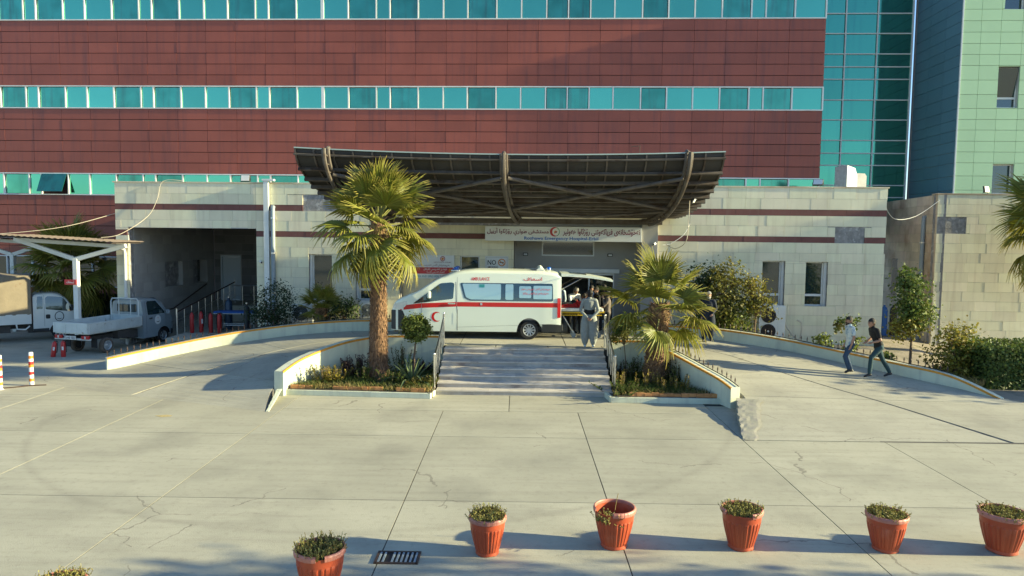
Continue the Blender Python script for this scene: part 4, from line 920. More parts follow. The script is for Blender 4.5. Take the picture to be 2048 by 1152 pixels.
gurney((-11.95, 29.9, .43), .05, 'blue padded gurney on white legs in the covered bay', MT['blue_cloth']); gurney((-11.3, 33.0, .43), .0, 'second gurney deeper in the covered bay', MT['black'])
# --- gas cylinders in the gap at the right
for i, (x, m, lb) in enumerate(((16.15, 'blue_cloth', 'bright blue gas cylinder in the gap beside the annex'), (15.8, 'black', 'dark gas cylinder left of the blue one in the gap'), (16.55, 'black', 'dark gas cylinder right of the blue one in the gap'))):
    gas_cylinder((x, 31.3, .4), 1.35, .14, MT[m], lb)
# --- traffic posts at the left edge
def bollard(x, y, label):
    r = empty('marker_post', (x, y, 0), 0, label, 'bollard'); MB().lathe([(0, 1.0), (.05, 1.0), (.062, .98), (.062, .03), (.09, .0)], 14).build('tube', MT['sign_white'], r, smooth=True)
    for z, m in ((.86, 'sign_orange'), (.68, 'red_paint'), (.60, 'sign_orange'), (.38, 'red_paint'), (.18, 'sign_orange')): MB().lathe([(.0635, z - .05), (.0645, z - .05), (.0645, z + .04), (.0635, z + .04)], 14).build('band', MT[m], r)
bollard(-14.9, 20.1, 'striped marker post at the left edge of the picture'); bollard(-14.40, 20.7, 'striped marker post nearer the ramp wall')
cable([(-16, 20.0, .02), (-14.9, 20.25, .015), (-14.4, 20.6, .02), (-14.0, 20.75, .01)], .02, 'rust_iron', 'thin dark cord on the ground between the marker posts')
# ================================================================= VEHICLES
mk('van_white', (.78, .85, .73), .32, noise=(.8, .03), coat=.5)
mk('van_grey', (.30, .36, .39), .35, .3, noise=(1.5, .06), coat=.4)
mk('bed_grey', (.54, .59, .58), .5, .2, noise=(3, .12), alt=((.22, .17, .12), 4, .68, .05))
mk('truck_white', (.64, .66, .62), .4, noise=(2, .06), coat=.3)
mk('plastic', (.018, .022, .026), .5, noise=(3, .1))
mk('rubber', (.015, .015, .015), .8, noise=(8, .15))
mk('rubber_dusty', (.13, .10, .075), .9, noise=(8, .2))
mk('rim_silver', (.55, .57, .58), .35, .7)
mk('lamp_red', (.45, .01, .012), .2, coat=.6)
mk('lamp_clear', (.62, .68, .68), .15, .3, coat=.5)
mk('glass_van', (.015, .04, .05), .04, .15, spec=1.0, coat=.8)
mk('film_pale', (.40, .56, .56), .12, .35, coat=.6)
mk('decal_red', (.60, .012, .010), .4, coat=.3)
mk('chrome', (.7, .7, .7), .15, 1.0)
mk('beacon_blue', (.02, .12, .50), .15, coat=.8)
mk('tarpaulin', (.21, .175, .125), .95, noise=(1.5, .18), bump=(5, .6), alt=((.16, .11, .07), 3, .7, .05))
mk('chassis', (.05, .045, .04), .8, noise=(5, .3))
def lerp_tab(tab, x):
    if x <= tab[0][0]: return tab[0][1]
    for (a, b), (c, d) in zip(tab, tab[1:]):
        if x <= c:
            t = (x - a) / (c - a); return b + (d - b) * t
    return tab[-1][1]
def smooth_tab(tab, x):
    if x <= tab[0][0]: return tab[0][1]
    for (a, b), (c, d) in zip(tab, tab[1:]):
        if x <= c:
            t = (x - a) / (c - a); t = t * t * (3 - 2 * t) * .5 + t * .5; return b + (d - b) * t
    return tab[-1][1]
class Shell:
    """a vehicle body lofted along x: roof line zt(x), sill zb(x), half width hw(x), tumblehome(z)"""
    def __init__(s, zt, sill, hw, tum, arches, corner): s.zt, s.sill, s.hw, s.tum, s.arches, s.corner = zt, sill, hw, tum, arches, corner
    def zb(s, x):
        z = s.sill if not callable(s.sill) else s.sill(x)
        for (xc, zc, r) in s.arches:
            if abs(x - xc) < r: z = max(z, zc + sqrt(r * r - (x - xc) ** 2))
        return z
    def y(s, x, z): return s.hw(x) * (1 - s.tum(z))
    def section(s, x, n=14):
        zt, zb = s.zt(x), s.zb(x); rc = min(s.corner(x), (zt - zb) * .45); zs = zt - rc; pts = []
        for i in range(n + 1):
            z = zb + (zs - zb) * i / n; pts.append((s.y(x, z), z))
        y0 = s.y(x, zs)
        for i in range(1, 6):
            a = i / 6 * pi / 2; pts.append((y0 - rc * 1.15 * (1 - cos(a)) - 0, zs + rc * sin(a) * .93))
        yl = pts[-1][0]; zl = pts[-1][1]
        for i in range(1, 5): pts.append((yl * (1 - i / 4), zl + (zt + .015 - zl) * (1 - (1 - i / 4) ** 2)))
        return pts
    def build(s, name, xs, mats, parent, matf, front=True, rear=True):
        mb = MB(); secs = [s.section(x) for x in xs]; m = len(secs[0]); vs = []; W = 2 * m - 1
        for x, sec in zip(xs, secs):
            vs += [(x, y, z) for y, z in sec] + [(x, -y, z) for y, z in reversed(sec[:-1])]
        fs = []; mi = []
        for i in range(len(xs) - 1):
            for j in range(W - 1):
                f = (i * W + j, (i + 1) * W + j, (i + 1) * W + j + 1, i * W + j + 1); fs.append(f)
                c = [sum(vs[k][q] for k in f) / 4 for q in range(3)]; mi.append(matf(*c))
        if rear: fs.append(tuple(range(W))); mi.append(matf(xs[0] - .01, 0, (secs[0][0][1] + secs[0][-1][1]) / 2))
        if front:
            b = (len(xs) - 1) * W
            for j in range(m - 1): fs.append((b + j, b + j + 1, b + W - 2 - j, b + W - 1 - j)); zc = (vs[b + j][2] + vs[b + j + 1][2]) / 2; mi.append(matf(xs[-1] + .01, 0, zc))
        mb.add(vs, fs); mb.m = mi; return mb.build(name, mats, parent, smooth=True)
    def patch(s, name, poly, m, parent, off=.004, side=1, cut=.12, depth=.012):
        """a panel that follows the side of the body; poly in (x, z)"""
        bm = bmesh.new(); f = bm.faces.new([bm.verts.new((x, 0, z)) for x, z in poly])
        xs = [p[0] for p in poly]; zs = [p[1] for p in poly]
        for ax, lo, hi in ((0, min(xs), max(xs)), (2, min(zs), max(zs))):
            v = lo + cut
            while v < hi:
                co = (v, 0, 0) if ax == 0 else (0, 0, v); no = (1, 0, 0) if ax == 0 else (0, 0, 1)
                bmesh.ops.bisect_plane(bm, geom=bm.verts[:] + bm.edges[:] + bm.faces[:], plane_co=co, plane_no=no); v += cut
        be = [e for e in bm.edges if e.is_boundary]; r = bmesh.ops.extrude_edge_only(bm, edges=be); low = {v for v in r['geom'] if isinstance(v, bmesh.types.BMVert)}
        for v in bm.verts: v.co.y = side * (s.y(v.co.x, v.co.z) + off - (depth if v in low else 0))
        bmesh.ops.triangulate(bm, faces=[f for f in bm.faces if len(f.verts) > 4]); bmesh.ops.recalc_face_normals(bm, faces=bm.faces)
        me = bpy.data.meshes.new(name); bm.to_mesh(me); bm.free(); me.materials.append(m); return link(bpy.data.objects.new(name, me), parent)
def rpoly(pts, r=.05, k=4):
    """round the corners of a polygon"""
    out = []; n = len(pts)
    for i in range(n):
        p, a, b = Vector(pts[i]), Vector(pts[i - 1]), Vector(pts[(i + 1) % n]); d1, d2 = (a - p), (b - p); q = min(r, d1.length * .45, d2.length * .45); s, e = p + d1.normalized() * q, p + d2.normalized() * q
        for j in range(k + 1):
            t = j / k; out.append(tuple(s * (1 - t) ** 2 + p * 2 * t * (1 - t) + e * t * t))
    return out
def rect(x0, x1, z0, z1, r=.04): return rpoly([(x0, z0), (x1, z0), (x1, z1), (x0, z1)], r)
def wheel(parent, x, y, z, R, w, rim_m, spokes, tyre='rubber', side=1):
    """wheel centred at (x, y, z), outer face towards side*y"""
    o = bpy.data.objects.new('wheel', MB().lathe([(R * .25, -w * .1), (R * .3, -w * .1), (R * .3, w * .1), (R * .25, w * .1)], 10, (0, 0, 0), 'Y').mesh('wheel', MT['chassis'])); o.location = (x, y, z); o.rotation_euler = (0, 0, 0 if side > 0 else pi); link(o, parent)
    h = w / 2; MB().lathe([(R * .62, -h * .9), (R * .9, -h), (R * .98, -h * .8), (R, -h * .4), (R, h * .4), (R * .98, h * .8), (R * .9, h), (R * .66, h * .95), (R * .62, h * .8)], 36, (0, 0, 0), 'Y', closed=True).build('tyre', MT[tyre], o, smooth=True)
    rb = MB(); rb.lathe([(R * .645, h * .98), (R * .60, h * .99), (R * .56, h * .7), (R * .55, -h * .5)], 36, (0, 0, 0), 'Y'); rb.lathe([(0, h * .78), (R * .13, h * .78), (R * .16, h * .6), (R * .16, h * .3), (0, h * .3)], 16, (0, 0, 0), 'Y')
    for k in range(spokes):
        a = 2 * pi * k / spokes; ca, sa = cos(a), sin(a); px, pz = -sa, ca
        for s1 in (1,):
            w0, w1 = R * .055, R * .075
            rb.add([(ca * R * .1 + px * w0, h * .72, sa * R * .1 + pz * w0), (ca * R * .1 - px * w0, h * .72, sa * R * .1 - pz * w0), (ca * R * .58 - px * w1, h * .82, sa * R * .58 - pz * w1), (ca * R * .58 + px * w1, h * .82, sa * R * .58 + pz * w1),
                    (ca * R * .1 + px * w0, h * .5, sa * R * .1 + pz * w0), (ca * R * .1 - px * w0, h * .5, sa * R * .1 - pz * w0), (ca * R * .58 - px * w1, h * .5, sa * R * .58 - pz * w1), (ca * R * .58 + px * w1, h * .5, sa * R * .58 + pz * w1)],
                   [(0, 1, 2, 3), (0, 4, 5, 1), (2, 6, 7, 3), (1, 5, 6, 2), (0, 3, 7, 4)])
    rb.build('rim', MT[rim_m], o, smooth=False); MB().lathe([(0, -h * .2), (R * .57, -h * .2)], 30, (0, 0, 0), 'Y').build('brake_disc', MT['chassis'], o)
    return o
# ---------------- ambulance: x from rear (0) to nose (5.92); its left side faces the camera
amb = empty('ambulance', (1.50, 25.42, 1.0), pi + rad(.3), 'white ambulance van with red stripe and open tailgate at the entrance', 'ambulance')
_zt = [(0, 2.22), (.12, 2.31), (.3, 2.36), (.8, 2.395), (3.0, 2.41), (3.45, 2.38), (3.75, 2.31), (4.1, 2.17), (5.2, 1.56), (5.42, 1.45), (5.7, 1.33), (5.82, 1.22), (5.9, 1.02), (5.93, .85)]
_hw = [(0, .945), (.15, .965), (.6, .975), (4.6, .975), (5.1, .95), (5.45, .90), (5.7, .83), (5.85, .74), (5.93, .66)]
def _tum(z): return 0.02 * max(0, (.6 - z) / .35) ** 2 + (0 if z < 1.2 else .145 * ((z - 1.2) / 1.1) ** 1.5)
vs_ = Shell(lambda x: smooth_tab(_zt, x), .27, lambda x: smooth_tab(_hw, x), _tum, ((1.10, .335, .42), (4.96, .335, .42)), lambda x: lerp_tab([(0, .16), (3.4, .17), (4.3, .08), (5.3, .07), (5.93, .1)], x))
XS = [0, .04, .1, .2, .35, .5, .6] + [.66 + .04 * k for k in range(23)] + [1.6, 1.8, 2.1, 2.4, 2.7, 3.0, 3.2, 3.4, 3.55, 3.7, 3.85, 4.0, 4.15, 4.3, 4.42] + [4.52 + .04 * k for k in range(23)] + [5.45, 5.5, 5.56, 5.62, 5.68, 5.74, 5.8, 5.84, 5.88, 5.91, 5.93]
def amat(x, y, z):
    if x > 5.925 and z < 1.0: return 1
    if z < .545 and x < .70: return 1
    return 0
vs_.build('body', XS, [MT['van_white'], MT['plastic']], amb, amat, rear=False)
P = lambda nm, poly, m, off=.004, par=None, side=1: vs_.patch(nm, poly, MT[m], par or amb, off, side)
for side in (1, -1):
    sw_ = P('side_window', rpoly([(.28, 1.34), (3.15, 1.34), (3.36, 1.42), (3.50, 1.92), (3.47, 1.955), (.30, 1.955)], .06), 'glass_van', .005, None, side)
    if side == 1:
        for a, b, c, d in ((2.09, 3.42, 1.385, 1.925), (1.66, 1.935, 1.385, 1.92), (1.045, 1.46, 1.45, 1.86), (.325, .97, 1.42, 1.875)):
            poly = [(a, c), (b, c), (b, d), (a, d)] if b < 3.2 else [(a, c), (3.12, c), (3.30, c + .08), (3.42, d - .03), (3.40, d), (a, d)]
            P('pane', rpoly(poly, .05), 'film_pale', .010, sw_)
        P('sticker', rect(2.66, 2.84, 1.80, 1.91, .01), 'sign_teal', .0145, sw_)
    dw = P('door_window', rpoly([(3.74, 1.40), (5.14, 1.215), (4.18, 1.93), (3.80, 1.965), (3.70, 1.93)], .05), 'glass_van', .005, None, side)
    P('quarter_pane', rpoly([(3.80, 1.44), (4.52, 1.36), (4.50, 1.66), (4.10, 1.88), (3.78, 1.91)], .05), 'glass_dark', .010, dw, side)
    P('stripe', [(.13, 1.135), (3.60, 1.135), (3.60, 1.29), (.13, 1.29)], 'decal_red', .003, None, side); P('stripe', [(3.615, 1.135), (3.615, 1.29), (4.82, 1.235), (4.82, 1.075)], 'decal_red', .003, None, side); P('stripe', [(4.835, 1.075), (4.835, 1.235), (5.55, 1.14), (5.60, .975)], 'decal_red', .003, None, side)
    P('headlight', rpoly([(5.33, 1.19), (5.36, 1.30), (5.78, 1.21), (5.88, 1.02), (5.52, 1.01)], .03), 'lamp_clear', .007, None, side)
    P('front_bumper', rpoly([(5.40, .29), (5.928, .29), (5.928, .97), (5.60, .99), (5.50, .97), (5.42, .80)], .03), 'plastic', .004, None, side)
    P('tail_light', rect(.02, .135, .78, 1.46, .02), 'lamp_red', .02, None, side)
    h_ = P('door_handle', rect(3.66, 3.92, 1.215, 1.265, .02), 'chrome', .035, None, side)
    for pl_ in ([(3.585, .30), (3.60, .30), (3.60, 1.0), (3.64, 1.25), (3.66, 1.98), (3.645, 1.98), (3.625, 1.25), (3.585, 1.0)], [(3.60, .30), (3.605, .30), (3.605, 2.15), (3.60, 2.15)], [(4.82, .6), (4.828, .6), (4.828, 1.25), (4.82, 1.25)], [(3.61, .78), (3.75, .78), (3.75, .785), (3.61, .785)], [(.16, .56), (3.58, .415), (3.58, .42), (.16, .565)]): P('door_gap', pl_, 'chassis', .002, None, side)
    P('fuel_flap', rect(3.615, 3.745, .53, .91, .015), 'van_white', .004, None, side)
    P('side_marker', rect(2.73, 2.80, 1.19, 1.27, .01), 'rim_silver', .008, None, side)
def amap(off): return lambda x, z: (x, vs_.y(x, z) + off, z)
# lettering reads left to right for the camera, so it runs towards decreasing x
def van_text(body, xc, z, h, w, m, off=.006):
    bm = text_bm(body, h, w, .012)
    for v in bm.verts: x = xc - v.co.x; zz = z + v.co.z; v.co = Vector((x, vs_.y(x, zz) + off, zz))
    me = bpy.data.meshes.new('lettering'); bm.to_mesh(me); bm.free(); me.materials.append(MT[m]); return link(bpy.data.objects.new('lettering', me), amb)
van_text('AMBULANCE', 2.81, 2.095, .115, .64, 'decal_red'); van_text(arabic('اسعاف'), .99, 2.11, .12, .64, 'decal_red')
van_text(arabic('بەڕێوەبەرایەتی گشتی تەندروستی هەولێر'), .89, 1.76, .10, 1.02, 'decal_red', .016); van_text(arabic('نەخۆشخانەی فریاکەوتنی رۆژئاوا'), .89, 1.61, .095, .88, 'decal_red', .016)
cm = MB(); crescent(cm, 0, 0, .175, 0, 0, -1); cm.v = [(4.31 + v[0], vs_.y(4.31 + v[0], .77 + v[2]) + .005, .77 + v[2]) for v in cm.v]; cm.build('crescent', MT['decal_red'], amb)
# windscreen, bumper details, mirrors
mb = MB(); n_ = 10; gx = [4.16 + (5.2 - 4.16) * i / n_ for i in range(n_ + 1)]; vv = []
for x in gx:
    for j in range(9): yy = -.80 + 1.6 * j / 8; s_ = vs_.section(x); ytop = s_[-5][0]; vv.append((x, yy * min(1, ytop / .80) * .97, vs_.zt(x) + .022 - .03 * (yy / .8) ** 4))
mb.add(vv, [(i * 9 + j, (i + 1) * 9 + j, (i + 1) * 9 + j + 1, i * 9 + j + 1) for i in range(n_) for j in range(8)]); mb.build('windscreen', MT['glass_dark'], amb, smooth=True)
for side in (1, -1):
    mo = MB().box(4.50, 4.60, .99, 1.2, 1.42, 1.66, .03); mo.v = [(a, b * side, c) for a, b, c in mo.v]; mo.tube([(4.62, .93 * side, 1.42), (4.55, 1.05 * side, 1.48)], .03, 6); mo.build('mirror', MT['van_white'], amb)
MB().box(5.90, 5.945, -.5, .5, .45, .82, .01).build('grille', MT['black'], amb); MB().box(5.935, 5.955, -.26, .26, .5, .62, .004).build('number_plate', MT['sign_white'], amb)
# underside, wheel wells, interior
mb = MB().box(.1, 5.6, -.85, .85, .29, .45); mb.build('underbody', MT['chassis'], amb)
for xc in (1.10, 4.96):
    for s_ in (1, -1):
        m_ = MB(); m_.lathe([(0, .0), (.43, .0), (.43, .35)], 24, (xc, 0, .335), 'Y'); m_.v = [(a, s_ * (.58 + b), max(c, .28)) for a, b, c in m_.v]; m_.build('wheel_well', MT['black'], amb)
        wheel(amb, xc, s_ * .845, .335, .335, .21, 'rim_silver', 10, side=s_)
mb = MB(); mb.box(.05, 3.5, -.88, .88, .62, .68); mb.box(3.5, 3.55, -.85, .85, .62, 2.2); mb.build('cabin_floor', MT['plastic'], amb)
mb = MB()
for s_ in (1, -1):
    mb.box(.05, 3.4, min(s_ * .80, s_ * .90), max(s_ * .80, s_ * .90), .68, 1.3); 
mb.build('side_lockers', MT['render_grey'], amb)
rim = MB(); sec = vs_.section(.0)
full = [(y, z) for y, z in sec] + [(-y, z) for y, z in reversed(sec[:-1])]
inn = [(y * .90, .60 + (z - .60) * .93 if z > .6 else .60) for y, z in full]
rim.add([(0, y, max(z, .30)) for y, z in full] + [(.01, y, z) for y, z in inn], [(j, j + 1, len(full) + j + 1, len(full) + j) for j in range(len(full) - 1)]); rim.build('rear_frame', MT['van_white'], amb)
mb = MB().box(-.07, .06, -.93, .93, .30, .545, .03); mb.build('rear_bumper', MT['plastic'], amb)
# raised tailgate
tg = MB(); K = 12; prof = []
for i in range(K + 1):
    t = i / K; x = -1.80 * t; z = 2.30 - .02 * t - .20 * t * t; prof.append((x, z))
vv = []
for (x, z), t in zip(prof, [i / K for i in range(K + 1)]):
    w = .80 - .04 * t; th_ = .10 * (1 - .45 * t)
    for y in (-w, -w * .6, 0, w * .6, w): vv.append((x, y, z + .035 * (1 - (y / w) ** 2)))
    for y in (w, w * .6, 0, -w * .6, -w): vv.append((x, y, z - th_))
fs = [(i * 10 + j, i * 10 + (j + 1) % 10, (i + 1) * 10 + (j + 1) % 10, (i + 1) * 10 + j) for i in range(K) for j in range(10)] + [tuple(range(10)), tuple(K * 10 + j for j in range(9, -1, -1))]
tg.add(vv, fs); tgo = tg.build('tailgate', MT['van_white'], amb, smooth=True)
gl = MB(); gl.add([(prof[i][0], y, prof[i][1] + .037 * (1 - (y / .8) ** 2) + .006) for i in (2, 4, 6) for y in (-.62, 0, .62)], [(0, 1, 4, 3), (1, 2, 5, 4), (3, 4, 7, 6), (4, 5, 8, 7)]); gl.build('window', MT['glass_van'], tgo)
ed = MB().box(-1.0, -.45, .752, .768, 2.14, 2.20); ed.build('edge_seal', M('seal_brown', (.16, .11, .08), .7), tgo)
for s_ in (.72, -.72): MB().tube([(-.02, s_, 1.75), (-.75, s_ * .98, 2.16)], .014, 6).build('gas_strut', MT['steel'], tgo)
# roof beacons
for (x, z, l, m_) in ((3.70, 2.33, .30, 'beacon_blue'), (.72, 2.385, .28, 'van_white'), (.42, 2.37, .1, 'beacon_blue')):
    b_ = MB().box(x - l / 2, x + l / 2, -.62 if l > .2 else .3, .62 if l > .2 else .45, z, z + .05, .012).build('beacon_base', MT['sign_white'], amb); bb = MB()
    for yy in ((-.42, 0, .42) if l > .2 else (.375,)): bb.lathe([(.0, .10), (.05, .095), (.075, .06), (.08, 0)], 12, (x, yy, z + .05))
    if l > .2: bb.box(x - .1, x + .1, -.58, .58, z + .045, z + .10, .02)
    bb.build('beacon_lens', MT[m_], b_, smooth=True)

# ---------------- pickup truck with drop sides: x from tail (0) to nose (4.55)
def truck_wheelset(root, axles, y, R, w, rims, tyre):
    for x in axles:
        for s_ in (1, -1): wheel(root, x, s_ * y, R, R, w, rims, 0, tyre, s_)
pk = empty('pickup_truck', (-16.46, 25.86, 0), rad(76.5), 'small grey pickup truck with empty drop side bed', 'truck')
_pzt = [(2.72, 1.80), (2.85, 1.88), (3.3, 1.905), (3.55, 1.86), (3.75, 1.74), (4.1, 1.36), (4.2, 1.22), (4.45, 1.08), (4.56, .95), (4.62, .75)]
_phw = [(2.72, .76), (3.9, .78), (4.3, .75), (4.5, .67), (4.62, .55)]
ps_ = Shell(lambda x: smooth_tab(_pzt, x), .30, lambda x: smooth_tab(_phw, x), lambda z: 0 if z < 1.1 else .15 * ((z - 1.1) / .8) ** 1.4, ((3.86, .30, .37),), lambda x: lerp_tab([(2.7, .1), (3.5, .1), (4.1, .06), (4.6, .08)], x))
PX = [2.72, 2.78, 2.88, 3.0, 3.2, 3.4, 3.46] + [3.48 + .04 * k for k in range(20)] + [4.28, 4.34, 4.4, 4.46, 4.52, 4.57, 4.6, 4.62]
ps_.build('cab', PX, [MT['van_grey'], MT['plastic']], pk, lambda x, y, z: 1 if (x > 4.3 and z < .5) else 0)
for s_ in (1, -1):
    ps_.patch('door_window', rpoly([(2.98, 1.22), (3.92, 1.22), (3.86, 1.34), (3.50, 1.76), (3.05, 1.78), (2.98, 1.72)], .06), MT['glass_dark'], pk, .005, s_); ps_.patch('door_gap', [(2.90, .45), (2.908, .45), (2.908, 1.8), (2.90, 1.8)], MT['chassis'], pk, .002, s_); ps_.patch('door_gap', [(3.98, .72), (3.988, .72), (3.988, 1.2), (3.98, 1.2)], MT['chassis'], pk, .002, s_); ps_.patch('door_handle', rect(3.02, 3.2, 1.05, 1.10, .02), MT['chrome'], pk, .03, s_)
    m_ = MB(); pts = []
    bm = bmesh.new(); 
    em = [(3.52 + .17 * cos(a), .98 + .19 * sin(a)) for a in [2 * pi * k / 24 for k in range(24)]]; eo = ps_.patch('door_emblem', em, MT['sign_white'], pk, .004, s_)
    ps_.patch('emblem_mark', [(3.42, .93), (3.47, .89), (3.52, .875), (3.57, .89), (3.62, .93), (3.57, .915), (3.52, .905), (3.47, .915)], MT['black'], eo, .008, s_); ps_.patch('emblem_mark', [(3.50, 1.04), (3.54, 1.04), (3.54, 1.07), (3.50, 1.07)], MT['sign_red'], eo, .008, s_)
    ps_.patch('headlight', rpoly([(4.3, .80), (4.34, .98), (4.5, .95), (4.56, .80)], .03), MT['lamp_clear'], pk, .006, s_)
    MB().box(3.88, 3.96, s_ * .94 - .09, s_ * .94 + .09, 1.20, 1.36, .02).build('mirror', MT['van_grey'], pk)
MB().box(2.705, 2.722, -.45, .45, 1.36, 1.68, .03).build('rear_window', MT['glass_dark'], pk)
mb = MB(); gx = [3.55, 3.7, 3.85, 4.0, 4.12]; vv = [(x, yy * .60, ps_.zt(x) + .02) for x in gx for yy in (-1, -.5, 0, .5, 1)]; mb.add(vv, [(i * 5 + j, i * 5 + 5 + j, i * 5 + 6 + j, i * 5 + 1 + j) for i in range(4) for j in range(4)]); mb.build('windscreen', MT['glass_dark'], pk)
# bed
mb = MB().box(.04, 2.62, -.74, .74, .80, .86); mb.build('bed_floor', MT['bed_grey'], pk)
def dropside(name, x0, x1, y0, y1, n, along):
    d = MB(); d.box(x0, x1, y0, y1, .84, 1.22); mb2 = MB()
    o = d.build(name, MT['bed_grey'], pk)
    for k in range(4):
        z = .875 + k * .088
        for sgn in (1, -1):
            if along == 'x': yy = (y1 if sgn > 0 else y0); piece('corrugation', MT['bed_grey'], o, x0 + .02, x1 - .02, yy - .012, yy + .012, z, z + .055)
            else: xx = (x1 if sgn > 0 else x0); piece('corrugation', MT['bed_grey'], o, xx - .012, xx + .012, y0 + .02, y1 - .02, z, z + .055)
    for k in range(n + 1):
        t = k / n
        if along == 'x': x = x0 + .04 + (x1 - x0 - .08) * t; piece('rib', MT['bed_grey'], o, x - .03, x + .03, y0 - .018, y1 + .018, .85, 1.215)
        else: y = y0 + .05 + (y1 - y0 - .1) * t; piece('rib', MT['bed_grey'], o, x0 - .018, x1 + .018, y - .03, y + .03, .85, 1.215)
    return o
dropside('side_board', .02, 2.64, -.78, -.745, 4, 'x'); dropside('side_board', .02, 2.64, .745, .78, 4, 'x'); dropside('tailboard', -.02, .018, -.78, .78, 3, 'y'); dropside('headboard', 2.645, 2.68, -.74, .74, 3, 'y')
mb = MB()
for y in (-.66, .66): mb.tube([(2.60, y, .86), (2.60, y, 1.78), (2.60, y * .9, 1.90), (2.60, 0, 1.92)], .026, 8)
for y in (-.28, .28): mb.tube([(2.60, y, 1.2), (2.60, y, 1.91)], .02, 6)
mb.tube([(2.60, -.66, 1.25), (2.60, .66, 1.25)], .02, 6); mb.build('rack', MT['bed_grey'], pk)
mb = MB()
for y in (-.4, .4): mb.box(.1, 4.2, y - .04, y + .04, .52, .66)
for x in (.3, 1.4, 2.3): mb.box(x, x + .06, -.45, .45, .52, .64)
mb.box(1.5, 2.2, -.68, -.42, .45, .75); mb.box(1.55, 2.3, .42, .66, .45, .72); mb.box(2.2, 2.7, -.5, .5, .35, .7); mb.box(3.0, 4.3, -.6, .6, .3, .6); mb.build('chassis', MT['chassis'], pk)
for y in (-.6, .6):
    lp = MB().box(.02, .08, y - .17, y + .17, .62, .75, .01).build('tail_light', MT['lamp_red'], pk); piece('indicator', MT['lamp_clear'], lp, .012, .02, y - .03, y + .03, .64, .73); MB().box(.42, .44, y - .13, y + .13, .25, .6).build('mud_flap', MT['rubber'], pk)
MB().box(.05, .10, -.80, .80, .58, .64).build('rear_bar', MT['bed_grey'], pk); pl_ = MB().box(.0, .02, -.20, .30, .60, .73, .004).build('number_plate', MT['sign_white'], pk)
bm = text_bm('G-HE 1833', .085, .44, .01); me = bpy.data.meshes.new('lettering')
for v in bm.verts: v.co = Vector((-.003, .05 - v.co.x, .665 + v.co.z))
bm.to_mesh(me); bm.free(); me.materials.append(MT['black']); link(bpy.data.objects.new('lettering', me), pk)
for x, ty in ((.92, 'rubber_dusty'), (3.86, 'rubber')):
    for s_ in (1, -1): wheel(pk, x, s_ * .66, .29, .29, .17, 'rim_silver', 0 if x < 2 else 6, ty, s_); 
for s_ in (1, -1):
    mb = MB(); mb.lathe([(0, .07), (.03, .075), (.05, .06), (.17, .055), (.175, .04)], 20, (.92, 0, .29), 'Y'); mb.v = [(a, s_ * (.66 + b), c) for a, b, c in mb.v]; mb.build('hub_disc', MT['rim_silver'], pk, smooth=True)

# ---------------- white truck with a tarpaulin body: x from tail (0) to nose (4.9)
wt = empty('tarpaulin_truck', (-23.15, 27.9, 0), rad(37), 'white cab truck with a brown tarpaulin over its load bed', 'truck')
_wzt = [(3.18, 1.90), (3.3, 1.98), (3.9, 2.0), (4.15, 1.93), (4.3, 1.80), (4.72, 1.22), (4.82, 1.08), (4.95, .9), (5.0, .7)]
ws_ = Shell(lambda x: smooth_tab(_wzt, x), .42, lambda x: smooth_tab([(3.18, .84), (4.4, .86), (4.8, .8), (5.0, .66)], x), lambda z: 0 if z < 1.2 else .11 * ((z - 1.2) / .8) ** 1.4, ((4.15, .34, .42),), lambda x: lerp_tab([(3.1, .1), (4.2, .1), (4.7, .06), (5, .1)], x))
WX = [3.18, 3.24, 3.35, 3.5, 3.65, 3.7] + [3.73 + .04 * k for k in range(22)] + [4.62, 4.68, 4.74, 4.8, 4.86, 4.92, 4.97, 5.0]
ws_.build('cab', WX, [MT['truck_white'], MT['plastic']], wt, lambda x, y, z: 1 if z < .52 else 0)
for s_ in (1, -1):
    ws_.patch('door_window', rpoly([(3.62, 1.32), (4.46, 1.20), (4.62, 1.22), (4.24, 1.80), (3.70, 1.86), (3.62, 1.8)], .06), MT['glass_dark'], wt, .005, s_); ws_.patch('quarter_window', rpoly([(3.30, 1.34), (3.53, 1.34), (3.53, 1.86), (3.34, 1.86)], .05), MT['glass_dark'], wt, .005, s_)
    ws_.patch('door_gap', [(3.57, .6), (3.578, .6), (3.578, 1.9), (3.57, 1.9)], MT['chassis'], wt, .002, s_); ws_.patch('door_handle', rect(3.62, 3.78, .92, 1.10, .05), MT['black'], wt, .01, s_)
    ring = [(4.10 + .17 * cos(a), 1.0 + .21 * sin(a)) for a in [2 * pi * k / 28 for k in range(28)]]; eo = ws_.patch('door_emblem', ring, MT['black'], wt, .004, s_); ws_.patch('emblem_disc', [(4.10 + .14 * cos(a), 1.0 + .18 * sin(a)) for a in [2 * pi * k / 28 for k in range(28)]], MT['truck_white'], eo, .007, s_); ws_.patch('emblem_mark', [(4.0, .93), (4.05, .885), (4.1, .87), (4.15, .885), (4.2, .93), (4.15, .915), (4.1, .905), (4.05, .915)], MT['black'], eo, .010, s_)
    MB().box(4.52, 4.60, s_ * .96 - .07, s_ * .96 + .09, 1.24, 1.48, .02).build('mirror', MT['black'], wt)
MB().tube([(3.5, -.7, 1.95), (3.38, -.7, 2.35)], .006, 5).build('aerial', MT['black'], wt)
MB().box(0, 3.12, -.88, .88, .78, .86).build('bed_floor', MT['chassis'], wt)
for y0, y1 in ((-.90, -.865), (.865, .90)): MB().box(0, 3.12, y0, y1, .74, 1.16, .01).build('side_board', MT['truck_white'], wt)
MB().box(-.03, 0, -.9, .9, .74, 1.16, .01).build('tailboard', MT['truck_white'], wt)
